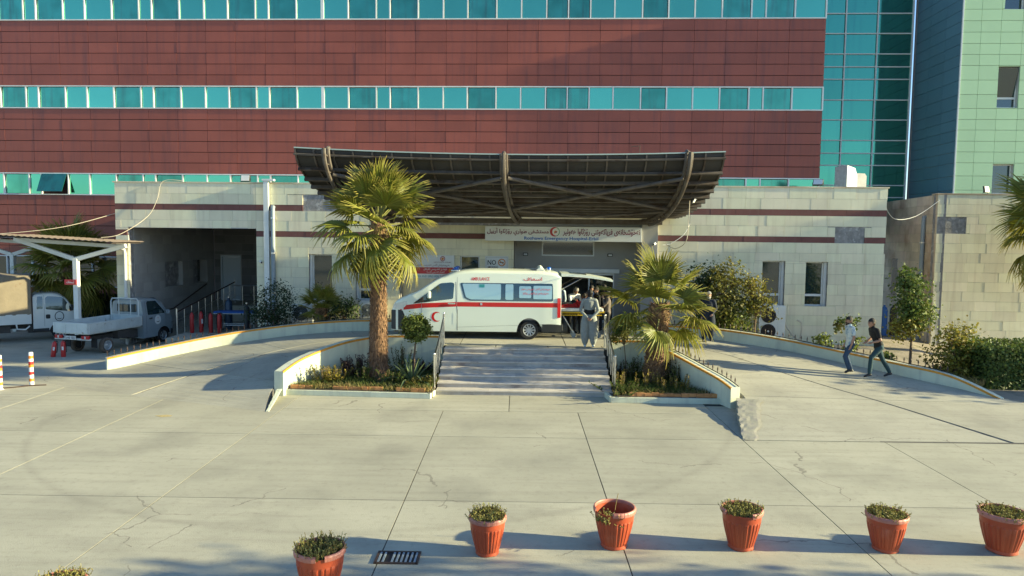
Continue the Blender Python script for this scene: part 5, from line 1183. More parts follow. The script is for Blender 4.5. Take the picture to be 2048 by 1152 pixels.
# tarpaulin: a draped box that sags between its hoops
tp = MB(); NX_, NU = 26, 22; vv = []
for i in range(NX_ + 1):
    x = 3.13 * i / NX_; hoop = abs(sin(pi * i / NX_ * 3)); r_ = random.Random(i)
    for j in range(NU + 1):
        u = j / NU
        if u < .35: y, z = -.90 + .02 * sin(9 * x) * u, 1.12 + (2.72 - 1.12) * u / .35
        elif u > .65: y, z = .90 - .02 * sin(9 * x) * (1 - u), 1.12 + (2.72 - 1.12) * (1 - u) / .35
        else: t = (u - .35) / .3; y = -.90 + 1.8 * t; z = 2.72 + .12 * sin(pi * t) - .05 * hoop * sin(pi * t)
        k = .02 * hoop if .05 < u < .35 or .65 < u < .95 else 0; y += (k if y < 0 else -k) + r_.uniform(-.006, .006); vv.append((x, y, z + r_.uniform(-.008, .008)))
fs = [(i * (NU + 1) + j, (i + 1) * (NU + 1) + j, (i + 1) * (NU + 1) + j + 1, i * (NU + 1) + j + 1) for i in range(NX_) for j in range(NU)] + [tuple(range(NU + 1)), tuple(NX_ * (NU + 1) + j for j in range(NU, -1, -1))]
tp.add(vv, fs); tp.build('tarpaulin', MT['tarpaulin'], wt, smooth=True)
mb = MB()
for y in (-.38, .38): mb.box(.1, 4.6, y - .05, y + .05, .52, .72)
mb.box(1.4, 2.4, -.75, -.45, .4, .72); mb.box(3.0, 4.6, -.7, .7, .35, .7); mb.build('chassis', MT['chassis'], wt)
MB().tube([(2.6, -.92, .74), (2.62, -.95, .55), (2.9, -.95, .52), (3.05, -.93, .66)], .03, 6).build('guard_bar', MT['truck_white'], wt)
for x in (1.55, 4.15):
    for s_ in (1, -1): wheel(wt, x, s_ * .74, .34, .34, .2, 'rim_silver', 6, 'rubber', s_)
# ================================================================= PLANTS
def leaf_mat(name, rgb, tip=None, rough=.55, trans=.3, island=.28, hue=.02):
    m = M(name, rgb, rough, island=island, trans=trans, hue=hue, spec=.3)
    if tip:
        nt = m.node_tree; N = nt.nodes; L = nt.links; b = N['Principled BSDF']; src = b.inputs['Base Color'].links[0].from_socket
        at = N.new('ShaderNodeAttribute'); at.attribute_name = 'tip'; x = N.new('ShaderNodeMix'); x.data_type = 'RGBA'; L.new(at.outputs['Fac'], x.inputs[0]); L.new(src, x.inputs[6]); x.inputs[7].default_value = (*tip, 1)
        for l in list(src.links): 
            if l.to_node != x: t_ = l.to_socket; L.remove(l); L.new(x.outputs[2], t_)
    MT[name] = m; return m
leaf_mat('palm_leaf', (.165, .18, .026), (.50, .40, .10), .5, .3)
leaf_mat('palm_leaf_dry', (.28, .19, .075), None, .8, .15)
leaf_mat('leaf_green', (.105, .145, .03)); leaf_mat('leaf_dark', (.032, .055, .02)); leaf_mat('leaf_yellow', (.24, .21, .035)); leaf_mat('leaf_olive', (.175, .165, .035)); leaf_mat('leaf_bright', (.15, .185, .035))
leaf_mat('leaf_purple', (.06, .028, .03)); leaf_mat('grass_blade', (.075, .105, .022), None, .7, .25, .4); leaf_mat('grass_dry', (.26, .21, .075), None, .8, .2, .3); leaf_mat('flower_stalk', (.32, .26, .045), None, .7, .25, .3); leaf_mat('pot_plant', (.27, .25, .07), None, .6, .25, .4, .03); leaf_mat('agave_leaf', (.09, .13, .06), None, .5, .05, .15)
mk('bark', (.16, .11, .07), .95, noise=(9, .3), bump=(18, .9)); mk('palm_bark', (.17, .095, .05), .95, noise=(14, .4), bump=(26, 1.0), alt=((.09, .045, .025), 9, .55, .1)); mk('palm_boot', (.25, .145, .07), .9, island=.35, noise=(10, .2)); mk('palm_fibre', (.20, .115, .06), .95, island=.5); mk('petiole', (.20, .20, .05), .6, noise=(6, .1))

def attr_mesh(mb, name, mat, tips, smooth=False):
    me = mb.mesh(name, mat, smooth)
    if tips:
        a = me.attributes.new('tip', 'FLOAT', 'POINT'); a.data.foreach_set('value', tips)
    return me
def fan_leaf_mesh(seed, lp, R, nseg=34, droop=.35, spread=125, cone=.25):
    """one fan frond: petiole along +x, then a pleated fan of split segments"""
    r = random.Random(seed); mb = MB(); tips = []
    pts = [(lp * t, 0, -.10 * lp * t * t) for t in (0, .35, .7, 1.0)]
    mb.mi = 1; mb.tube(pts, [.028, .02, .016, .013], 5); tips += [0] * (len(mb.v) - len(tips)); mb.mi = 0
    h = Vector(pts[-1]); br = r.choice((1, 1, 1, .6))
    for k in range(nseg):
        t = (k + .5) / nseg * 2 - 1; a = rad(spread) * t; L_ = R * (1 - .22 * abs(t) ** 1.6) * r.uniform(.9, 1.05); hw = rad(spread) / nseg
        d = Vector((cos(a), sin(a), 0)); s = Vector((-sin(a), cos(a), 0)); dr = droop * r.uniform(.6, 1.6); bend = r.random() < .12
        rows = []
        for q, (f, wf) in enumerate(((.0, .6), (.3, 1.0), (.58, 1.0), (.82, .55), (1.0, .03))):
            rr = L_ * f; z = cone * rr * .5 - dr * L_ * max(0, f - .35) ** 2 * 1.5 - (.5 * L_ * max(0, f - .6) if bend else 0)
            w = max(.004, min(rr, L_ * .58) * math.tan(hw) * wf + .004); c = h + d * rr + Vector((0, 0, z)); fold = w * .75
            rows.append((c - s * w, c + Vector((0, 0, fold if k % 1 == 0 else -fold)), c + s * w))
        vs = [p for row in rows for p in row]; mb.add(vs, [(3 * i + j, 3 * i + 3 + j, 3 * i + 4 + j, 3 * i + 1 + j) for i in range(4) for j in range(2)])
        tv = r.uniform(.45, 1.0)
        for q, v in enumerate((0, 0, .04, .35 * tv, tv)): tips += [v] * 3
    return attr_mesh(mb, 'frond', [MT['palm_leaf'], MT['petiole']], tips)
FRONDS = [fan_leaf_mesh(s, .85, 1.0, 36, d, sp, cn_) for s, d, sp, cn_ in ((1, .25, 120, .3), (2, .5, 130, .2), (3, .8, 125, .1), (4, .35, 100, .45))]
def palm(name, base, ztop, r0, r1, fronds, label, seed, scale=1.0, boots=1.0, dry=6, lean=(0, 0), young=None):
    r = random.Random(seed); root = empty(name, base, 0, label, 'palm'); H = ztop - base[2]; mb = MB(); K, J = 26, 22; vs = []
    for i in range(K + 1):
        t = i / K; rr = r0 + (r1 - r0) * t + (.12 * r0 * (1 - t / .12) if t < .12 else 0)
        for j in range(J): a = 2 * pi * j / J; q = rr * (1 + r.uniform(-.07, .07)); vs.append((q * cos(a) + lean[0] * t, q * sin(a) + lean[1] * t, H * t + r.uniform(-.02, .02)))
    mb.add(vs, [(i * J + j, i * J + (j + 1) % J, (i + 1) * J + (j + 1) % J, (i + 1) * J + j) for i in range(K) for j in range(J)]); mb.build('trunk', MT['palm_bark'], root)
    # fibres over the whole trunk, broken leaf bases towards the top
    mb = MB(); n = int(1500 * H / 3)
    for i in range(n):
        t = r.random(); a = r.uniform(0, 2 * pi); rr = (r0 + (r1 - r0) * t) * .98; c = Vector((rr * cos(a) + lean[0] * t, rr * sin(a) + lean[1] * t, H * t)); o = Vector((cos(a), sin(a), 0)); s = Vector((-sin(a), cos(a), 0)); l = r.uniform(.07, .17)
        mb.add([c - s * .02, c + s * .02, c + o * r.uniform(.03, .09) + Vector((0, 0, r.choice((-1, 1)) * l)) + s * r.uniform(-.03, .03)], [(0, 1, 2)])
    tag(mb.build('fibre', MT['palm_fibre'], root), kind='stuff')
    mb = MB(); n = int(110 * boots)
    for i in range(n):
        t = 1 - (i / n) * min(1.0, .42 * boots); a = i * 2.39996 + r.uniform(-.2, .2); rr = (r0 + (r1 - r0) * t); c = Vector((rr * .9 * cos(a) + lean[0] * t, rr * .9 * sin(a) + lean[1] * t, H * t - .05)); o = Vector((cos(a), sin(a), 0)); s = Vector((-sin(a), cos(a), 0)); l = r.uniform(.10, .24); w = r.uniform(.035, .06); up = Vector((0, 0, 1))
        e = c + o * (l * r.uniform(.45, .8)) + up * (l * r.uniform(.4, .9))
        mb.add([c - s * w, c + s * w, e + s * w * .5, e - s * w * .5, c - s * w - o * .03 + up * .03, c + s * w - o * .03 + up * .03, e + s * w * .4 + up * .02, e - s * w * .4 + up * .02], [(0, 1, 2, 3), (4, 7, 6, 5), (0, 4, 5, 1), (1, 5, 6, 2), (2, 6, 7, 3), (3, 7, 4, 0)])
    tag(mb.build('leaf_bases', MT['palm_boot'], root), kind='stuff')
    top = Vector((lean[0], lean[1], H))
    for k, (az, el, sc, kind) in enumerate(fronds):
        o = bpy.data.objects.new('frond', FRONDS[kind]); o.parent = root; COL.objects.link(o)
        q = (Matrix.Rotation(az, 4, 'Z') @ Matrix.Rotation(-el, 4, 'Y') @ Matrix.Rotation(r.uniform(-.5, .5), 4, 'X')); s = sc * scale * r.uniform(.93, 1.07)
        o.matrix_local = Matrix.Translation(top + Vector((cos(az), sin(az), 0)) * r1 * .4 + Vector((0, 0, -.25 + .3 * sin(el)))) @ q @ Matrix.Diagonal((s, s, s, 1))
    if dry:
        mb = MB()
        for k in range(dry * 26):
            a = r.uniform(0, 2 * pi); c = top + Vector((cos(a) * r1, sin(a) * r1, r.uniform(-.5, -.05))); o = Vector((cos(a), sin(a), 0)); s = Vector((-sin(a), cos(a), 0)); l = r.uniform(.2, .6)
            e = c + o * r.uniform(.05, .22) + Vector((0, 0, -l)); mb.add([c - s * .012, c + s * .012, e], [(0, 1, 2)])
        tag(mb.build('dry_skirt', MT['palm_leaf_dry'], root), kind='stuff')
    return root
def crown(n, seed, hi=80, lo=-55, sc=(.9, 1.1), bias=1.0):
    r = random.Random(seed); out = []
    for k in range(n):
        t = k / (n - 1); el = rad(hi + (lo - hi) * t ** bias); az = k * 2.39996 + r.uniform(-.25, .25); kind = 3 if el > .9 else (0 if el > .2 else (1 if el > -.4 else 2)); out.append((az, el, r.uniform(*sc), kind))
    return out
palm('fan_palm', (-4.22, 21.4, .12), 5.05, .29, .19, crown(31, 3, 88, -58, (.92, 1.1)), 'tall fan palm in the left planting bed', 31, .95, .9, 9)
palm('fan_palm', (4.17, 21.4, .12), 2.60, .32, .26, crown(17, 9, 82, -30, (.9, 1.06)), 'shorter fan palm in the right planting bed', 32, .98, 2.1, 4, (.12, 0))
palm('fan_palm', (20.75, 27.2, .02), 5.45, .36, .26, crown(34, 5, 80, -60, (1.0, 1.15)), 'fan palm reaching in at the right edge above the hedge', 33, 1.28, .8, 6)
palm('fan_palm', (-19.9, 31.4, 0), 3.1, .36, .28, crown(40, 6, 84, -58, (.95, 1.1)), 'shaded fan palm behind the carport', 34, 1.12, 1.2, 6)
palm('fan_palm', (-7.5, 27.0, .86), 1.75, .20, .15, crown(18, 8, 75, 0, (.85, 1.05)), 'little fan palm beside the air conditioner', 35, .55, 1.6, 2)

def leaf_cloud(mb, r, c, rad3, n, size, clump=26, spread=.16, shell=.55):
    c = Vector(c); k = max(3, n // clump)
    for i in range(k):
        while True:
            d = Vector((r.gauss(0, 1), r.gauss(0, 1), r.gauss(0, 1)))
            if d.length > .1: break
        d.normalize(); f = r.uniform(shell, 1.0) ** .7; cc = c + Vector((d.x * rad3[0] * f, d.y * rad3[1] * f, d.z * rad3[2] * f)); sp = spread * r.uniform(.6, 1.4)
        for j in range(clump):
            p = cc + Vector((r.gauss(0, sp), r.gauss(0, sp), r.gauss(0, sp * .8))); nn = (d + Vector((r.gauss(0, .7), r.gauss(0, .7), r.gauss(.35, .7)))).normalized(); t = nn.cross(Vector((r.gauss(0, 1), r.gauss(0, 1), r.gauss(0, 1)))).normalized(); b = nn.cross(t); l = size * r.uniform(.6, 1.35); w = l * .36
            mb.add([p, p + t * l * .5 + b * w + nn * w * .25, p + t * l, p + t * l * .5 - b * w + nn * w * .25], [(0, 1, 2, 3)])
def limbs(mb, r, base, crowns, r0, n=7):
    base = Vector(base)
    for (c, rd) in crowns:
        c = Vector(c)
        for k in range(n):
            e = c + Vector((r.uniform(-.7, .7) * rd[0], r.uniform(-.7, .7) * rd[1], r.uniform(-.5, .6) * rd[2])); m_ = base.lerp(e, .5) + Vector((r.uniform(-.1, .1), r.uniform(-.1, .1), .05)) * rd[0]
            mb.tube([base, m_, e], [r0 * .6, r0 * .4, r0 * .12], 5)
def tree(name, base, fork, r0, crowns, n, size, leaf, label, seed, cat='tree', group=None, spread=.16, clump=26, stems=1, shell=.55):
    r = random.Random(seed); root = empty(name, base, r.uniform(0, .3) * 0, label, cat, group); b = Vector(base); mb = MB()
    for s in range(stems):
        o = Vector((r.uniform(-.1, .1), r.uniform(-.1, .1), 0)) * (stems > 1); mb.tube([o, o * .5 + (Vector(fork) - b) * .55 + Vector((r.uniform(-.05, .05), r.uniform(-.05, .05), 0)), Vector(fork) - b], [r0 * 1.15, r0 * .85, r0 * .7], 8)
    limbs(mb, r, Vector(fork) - b, [(Vector(c) - b, rd) for c, rd in crowns], r0); mb.build('trunk', MT['bark'], root, smooth=True)
    mb = MB(); tot = sum(rd[0] * rd[1] * rd[2] for c, rd in crowns) if crowns else 1
    mats = leaf if isinstance(leaf, (list, tuple)) else [leaf]
    for i, (c, rd) in enumerate(crowns):
        mb.mi = i % len(mats); leaf_cloud(mb, r, Vector(c) - b, rd, int(n * (rd[0] * rd[1] * rd[2]) ** .67 / sum((q[0] * q[1] * q[2]) ** .67 for _, q in crowns)), size, clump, spread, shell)
    mb.build('crown', [MT[m] for m in mats], root); return root
tree('evergreen_shrub', (7.5, 26.35, .88), (7.5, 26.35, 1.5), .06, [((7.55, 26.3, 2.2), (.95, .75, 1.15)), ((7.7, 26.2, 3.1), (.6, .5, .75)), ((7.2, 26.4, 1.6), (.8, .7, .7)), ((8.0, 26.3, 1.6), (.7, .6, .75)), ((6.9, 26.45, 3.1), (.5, .45, .5))], 7200, .11, ['leaf_olive', 'leaf_olive', 'leaf_green', 'leaf_bright', 'leaf_dark'], 'large dense leafy shrub behind the man in dark clothes', 41, 'shrub', stems=3)
tree('young_tree', (8.72, 25.95, .75), (8.72, 25.95, 1.75), .05, [((8.72, 25.95, 2.55), (.38, .36, .62)), ((8.85, 25.95, 2.05), (.36, .3, .35)), ((8.55, 25.95, 2.9), (.22, .2, .35))], 1500, .10, ['leaf_yellow', 'leaf_olive', 'leaf_yellow'], 'slender young tree with yellowish leaves beside the tall air conditioner', 42)
tree('young_tree', (12.95, 23.3, .38), (12.98, 23.3, 1.75), .045, [((12.9, 23.3, 2.75), (.42, .4, .75)), ((13.1, 23.3, 2.1), (.45, .4, .4)), ((12.7, 23.3, 1.7), (.38, .35, .3)), ((12.75, 23.3, 3.35), (.2, .2, .3))], 3600, .11, ['leaf_green', 'leaf_bright', 'leaf_yellow', 'leaf_green'], 'slim young tree in front of the gap by the drain pipe', 43)
tree('young_tree', (11.95, 25.3, .5), (11.95, 25.3, 1.35), .022, [((11.85, 25.3, 1.62), (.38, .25, .22)), ((11.5, 25.3, 1.55), (.2, .2, .15)), ((12.0, 25.3, .9), (.2, .2, .25))], 420, .11, ['leaf_green', 'leaf_olive', 'leaf_bright'], 'thin sapling behind the two walking men', 44, spread=.1)
tree('garden_shrub', (14.0, 22.6, .12), (14.0, 22.6, .6), .035, [((14.0, 22.6, 1.5), (.42, .4, .42)), ((13.8, 22.6, .8), (.55, .5, .5)), ((14.4, 22.6, 1.1), (.42, .4, .5)), ((14.0, 22.5, .45), (.6, .5, .35))], 3000, .10, ['leaf_yellow', 'leaf_yellow', 'leaf_bright', 'leaf_yellow'], 'bushy yellow green shrub left of the clipped hedge', 45, 'shrub', stems=3)
tree('dark_bush', (-9.4, 27.15, .86), (-9.4, 27.15, 1.2), .04, [((-9.4, 27.15, 1.9), (.75, .6, .85)), ((-9.0, 27.1, 1.45), (.5, .45, .5)), ((-9.9, 27.1, 1.35), (.4, .4, .4))], 3600, .075, ['leaf_dark', 'leaf_dark', 'leaf_dark'], 'dark bush in front of the grey drain pipe', 46, 'bush', stems=3)
tree('dark_bush', (-6.72, 27.0, .86), (-6.72, 27.0, 1.1), .03, [((-6.72, 27.0, 1.5), (.5, .45, .5)), ((-6.5, 27.0, 1.85), (.25, .25, .3))], 1500, .085, ['leaf_dark', 'leaf_green'], 'dark leafy bush right of the little palm', 47, 'bush', stems=3)
tree('topiary_tree', (-3.14, 21.75, .15), (-3.14, 21.75, 1.3), .035, [((-3.14, 21.75, 1.72), (.34, .34, .34)), ((-3.14, 21.75, 1.72), (.40, .40, .40))], 4600, .065, ['leaf_green', 'leaf_bright'], 'clipped ball shaped tree in front of the ambulance cab', 48, 'tree', spread=.055, shell=.85, stems=2)
tree('sapling', (3.42, 22.15, .16), (3.36, 22.15, 1.2), .018, [((3.35, 22.15, 1.75), (.32, .28, .38)), ((3.2, 22.15, 1.45), (.22, .2, .2))], 700, .10, ['leaf_green', 'leaf_olive'], 'thin staked sapling between the steps and the shorter palm', 49, 'tree', spread=.1)
for i, (x, y, z, h, lb) in enumerate(((10.72, 24.75, .62, .55, 'small bright leafy plant right of the tall air conditioner'), (11.38, 24.3, .55, .5, 'rounded dark leafy plant against the annex wall'), (12.3, 23.6, .45, .35, 'low plant behind the feet of the walking men'))):
    tree('garden_plant', (x, y, z - .1), (x, y, z + h * .25), .014, [((x, y, z + h * .55), (h * .5, h * .45, h * .5))], 240, .12, 'leaf_bright' if i == 0 else 'leaf_green', lb, 60 + i, 'plant', spread=.09, clump=12, stems=3)

# clipped hedges: leaves over a boxy core
def hedge(name, loc, w, d, h, label, leaf, n, seed, size=.09):
    r = random.Random(seed); root = empty(name, loc, 0, label, 'hedge'); MB().box(.08, w - .08, .08, d - .08, 0, h - .1).build('core', MT['leaf_dark'], root); mb = MB()
    for i in range(n):
        f = r.random(); a, b = r.random(), r.random(); bul = .05 * sin(a * 9 + seed) * sin(b * 7)
        if f < .5: p, nn = Vector((a * w, -bul, b * h)), Vector((0, -1, .3))
        elif f < .8: p, nn = Vector((a * w, b * d, h + bul)), Vector((0, 0, 1))
        elif f < .9: p, nn = Vector((0, a * d, b * h)), Vector((-1, 0, .3))
        else: p, nn = Vector((w, a * d, b * h)), Vector((1, 0, .3))
        p += Vector((r.gauss(0, .035), r.gauss(0, .035), r.gauss(0, .04))); nn = (nn + Vector((r.gauss(0, .6), r.gauss(0, .6), r.gauss(0, .6)))).normalized(); t = nn.cross(Vector((r.gauss(0, 1), r.gauss(0, 1), r.gauss(0, 1)))).normalized(); bb = nn.cross(t); l = size * r.uniform(.6, 1.4)
        mb.add([p, p + t * l * .5 + bb * l * .33, p + t * l, p + t * l * .5 - bb * l * .33], [(0, 1, 2, 3)])
    mb.build('foliage', MT[leaf], root); return root
hedge('clipped_hedge', (14.35, 21.6, -.02), 5.2, 1.7, 1.38, 'dense clipped hedge at the right edge below the palm', 'leaf_green', 15000, 3, .085)
hedge('low_hedge', (-21.5, 33.2, 0), 4.9, .8, 1.55, 'dark hedge along the red wall behind the pickup', 'leaf_dark', 6000, 4, .1)

# grass, herbs and flower stalks in the planting beds
def inside(p, poly):
    c = False; n = len(poly)
    for i in range(n):
        (x1, y1), (x2, y2) = poly[i], poly[i - 1]
        if (y1 > p[1]) != (y2 > p[1]) and p[0] < (x2 - x1) * (p[1] - y1) / (y2 - y1) + x1: c = not c
    return c
def grass(name, poly, n, h, m, label, seed, z=.16, curl=.5, dens=None):
    r = random.Random(seed); xs = [p[0] for p in poly]; ys = [p[1] for p in poly]; mb = MB(); k = 0
    while k < n:
        p = (r.uniform(min(xs), max(xs)), r.uniform(min(ys), max(ys)))
        if not inside(p, poly): continue
        if dens and r.random() > dens(*p): k += .2; continue
        k += 1; a = r.uniform(0, 2 * pi); hh = h * r.uniform(.4, 1.3); o = Vector((cos(a), sin(a), 0)); s = Vector((-sin(a), cos(a), 0)); b = Vector((*p, z)); w = r.uniform(.006, .011); m1 = b + Vector((0, 0, hh * .6)) + o * hh * curl * .25; e = b + Vector((0, 0, hh * r.uniform(.7, 1))) + o * hh * curl
        mb.add([b - s * w, b + s * w, m1 + s * w * .8, m1 - s * w * .8, e], [(0, 1, 2, 3), (3, 2, 4)])
    o = mb.build(name, MT[m]); tag(o, label, 'grass', kind='stuff'); return o
BED_L = [(-6.5, 20.08), (-2.45, 19.88), (-2.45, 22.9), (-4.3, 22.75), (-5.1, 21.95), (-5.8, 21.2), (-6.3, 20.5)]
BED_R = [(2.9, 19.72), (5.6, 19.7), (5.15, 20.3), (4.5, 21.7), (4.0, 22.3), (2.92, 22.35)]
dl = lambda x, y: .25 + .75 * (sin(x * 2.1) * sin(y * 3.3 + x) > -.35)
grass('grass', BED_L, 5200, .20, 'grass_blade', 'green grass in the left planting bed', 71, dens=dl); grass('grass', BED_R, 5600, .22, 'grass_blade', 'green grass in the right planting bed', 72, dens=dl)
grass('dry_grass', [(-6.5, 20.0), (-2.4, 19.72), (-2.42, 20.2), (-6.4, 20.4)], 1500, .15, 'grass_dry', 'dry grass along the left planter kerb', 73, .17, .9); grass('dry_grass', [(2.7, 19.6), (5.7, 19.55), (5.6, 19.95), (2.8, 20.0)], 1100, .15, 'grass_dry', 'dry grass along the right planter kerb', 74, .17, .9)
grass('weeds', [(12.2, 22.4), (13.5, 20.6), (14.2, 21.4), (12.9, 23.6)], 1200, .22, 'grass_dry', 'pale weeds behind the right ramp wall', 75, .25, .6)
def herb(name, loc, h, n, leaf, label, seed, group=None, w=.05, lsz=.075):
    """an upright herb: stems with many short leaves"""
    r = random.Random(seed); root = empty(name, loc, 0, label, 'plant', group); st = MB(); lf = MB()
    for k in range(n):
        b = Vector((r.gauss(0, w), r.gauss(0, w), 0)); e = b * 1.8 + Vector((r.gauss(0, .04), r.gauss(0, .04), h * r.uniform(.75, 1.1))); st.tube([b, (b + e) / 2, e], .006, 4)
        for j in range(34):
            t = r.uniform(.15, 1.02); p = b.lerp(e, t); a = r.uniform(0, 2 * pi); d = Vector((cos(a), sin(a), r.uniform(.2, 1.2))).normalized(); s = Vector((-sin(a), cos(a), 0)); l = lsz * r.uniform(.6, 1.2) * (1.2 - t * .5); lf.add([p, p + d * l * .5 + s * l * .22, p + d * l, p + d * l * .5 - s * l * .22], [(0, 1, 2, 3)])
    st.build('stem', MT['bark'], root); lf.build('leaves', MT[leaf], root); return root
rh = random.Random(12)
for i in range(16):
    while True:
        p = (rh.uniform(2.95, 5.3), rh.uniform(19.9, 21.2))
        if inside(p, BED_R) and (abs(p[0] - 4.17) > .4 or p[1] < 21): break
    herb('flower_stalk', (*p, .16), rh.uniform(.34, .55), rh.randint(3, 6), 'flower_stalk', 'upright yellowing flower stalk in the right planting bed', 80 + i, 'yellow flower stalks in the right bed')
for i, (x, y, h, lf, lb) in enumerate(((-5.15, 21.75, .62, 'leaf_purple', 'purple leaved shrub at the left end of the purple clump'), (-4.75, 21.85, .66, 'leaf_purple', 'purple leaved shrub nearest the tall palm trunk'), (-4.95, 21.5, .55, 'leaf_purple', 'front purple leaved shrub in the left bed'), (-5.75, 20.9, .55, 'leaf_olive', 'olive herb close to the curved wall in the left bed'), (-5.4, 20.8, .5, 'flower_stalk', 'yellowish herb in front of the purple shrubs'), (-4.6, 21.1, .5, 'leaf_green', 'green herb below the tall palm trunk'), (-3.75, 20.7, .45, 'leaf_green', 'green herb left of the agave'), (-3.7, 22.5, .85, 'leaf_green', 'slender tall herb between palm and ball tree'), (-3.0, 22.6, .4, 'leaf_purple', 'dark herb behind the agave by the steps'), (-2.65, 20.4, .3, 'leaf_olive', 'low herb at the kerb corner next to the steps'))):
    herb('bed_herb', (x, y, .16), h, 15, lf, lb, 110 + i, None, .15, .105)
for i, (x, y, h, lf, lb) in enumerate(((4.75, 21.4, .72, 'leaf_dark', 'dark shrub right of the shorter palm trunk'), (5.0, 21.0, .6, 'leaf_green', 'green shrub against the right curved wall'), (3.15, 21.9, .5, 'leaf_purple', 'purple herb behind the flower stalks'), (3.6, 21.9, .7, 'leaf_green', 'tall green herb left of the shorter palm trunk'), (2.95, 19.85, .28, 'leaf_green', 'small tuft at the foot of the right handrail'))):
    herb('bed_herb', (x, y, .16), h, 17, lf, lb, 130 + i, None, .16, .105)
# agave
ag = empty('agave', (-3.12, 20.75, .16), 0, 'spiky agave in front of the clipped ball tree', 'plant'); ra = random.Random(4)
for k in range(26):
    a = k * 2.39996; el = rad(84 - 74 * (k / 25) ** .8); l = ra.uniform(.85, 1.12); w = .065; o = Vector((cos(a), sin(a), 0)); s = Vector((-sin(a), cos(a), 0)); mb = MB(); rows = []
    for t in (0, .2, .45, .7, .9, 1.0):
        e2 = el - (.55 * t * t if k > 9 else .15 * t); c = (o * cos(e2) + Vector((0, 0, sin(e2)))) * l * t + o * .04; ww = w * (1 - t) ** .6 * (1 if t > 0 else .7) + .002; nrm_ = (Vector((0, 0, cos(e2))) - o * sin(e2)) * ww * .5; rows.append((c - s * ww + nrm_, c, c + s * ww + nrm_))
    mb.add([p for q in rows for p in q], [(3 * i + j, 3 * i + 3 + j, 3 * i + 4 + j, 3 * i + 1 + j) for i in range(5) for j in range(2)]); mb.build('leaf', MT['agave_leaf'], ag)

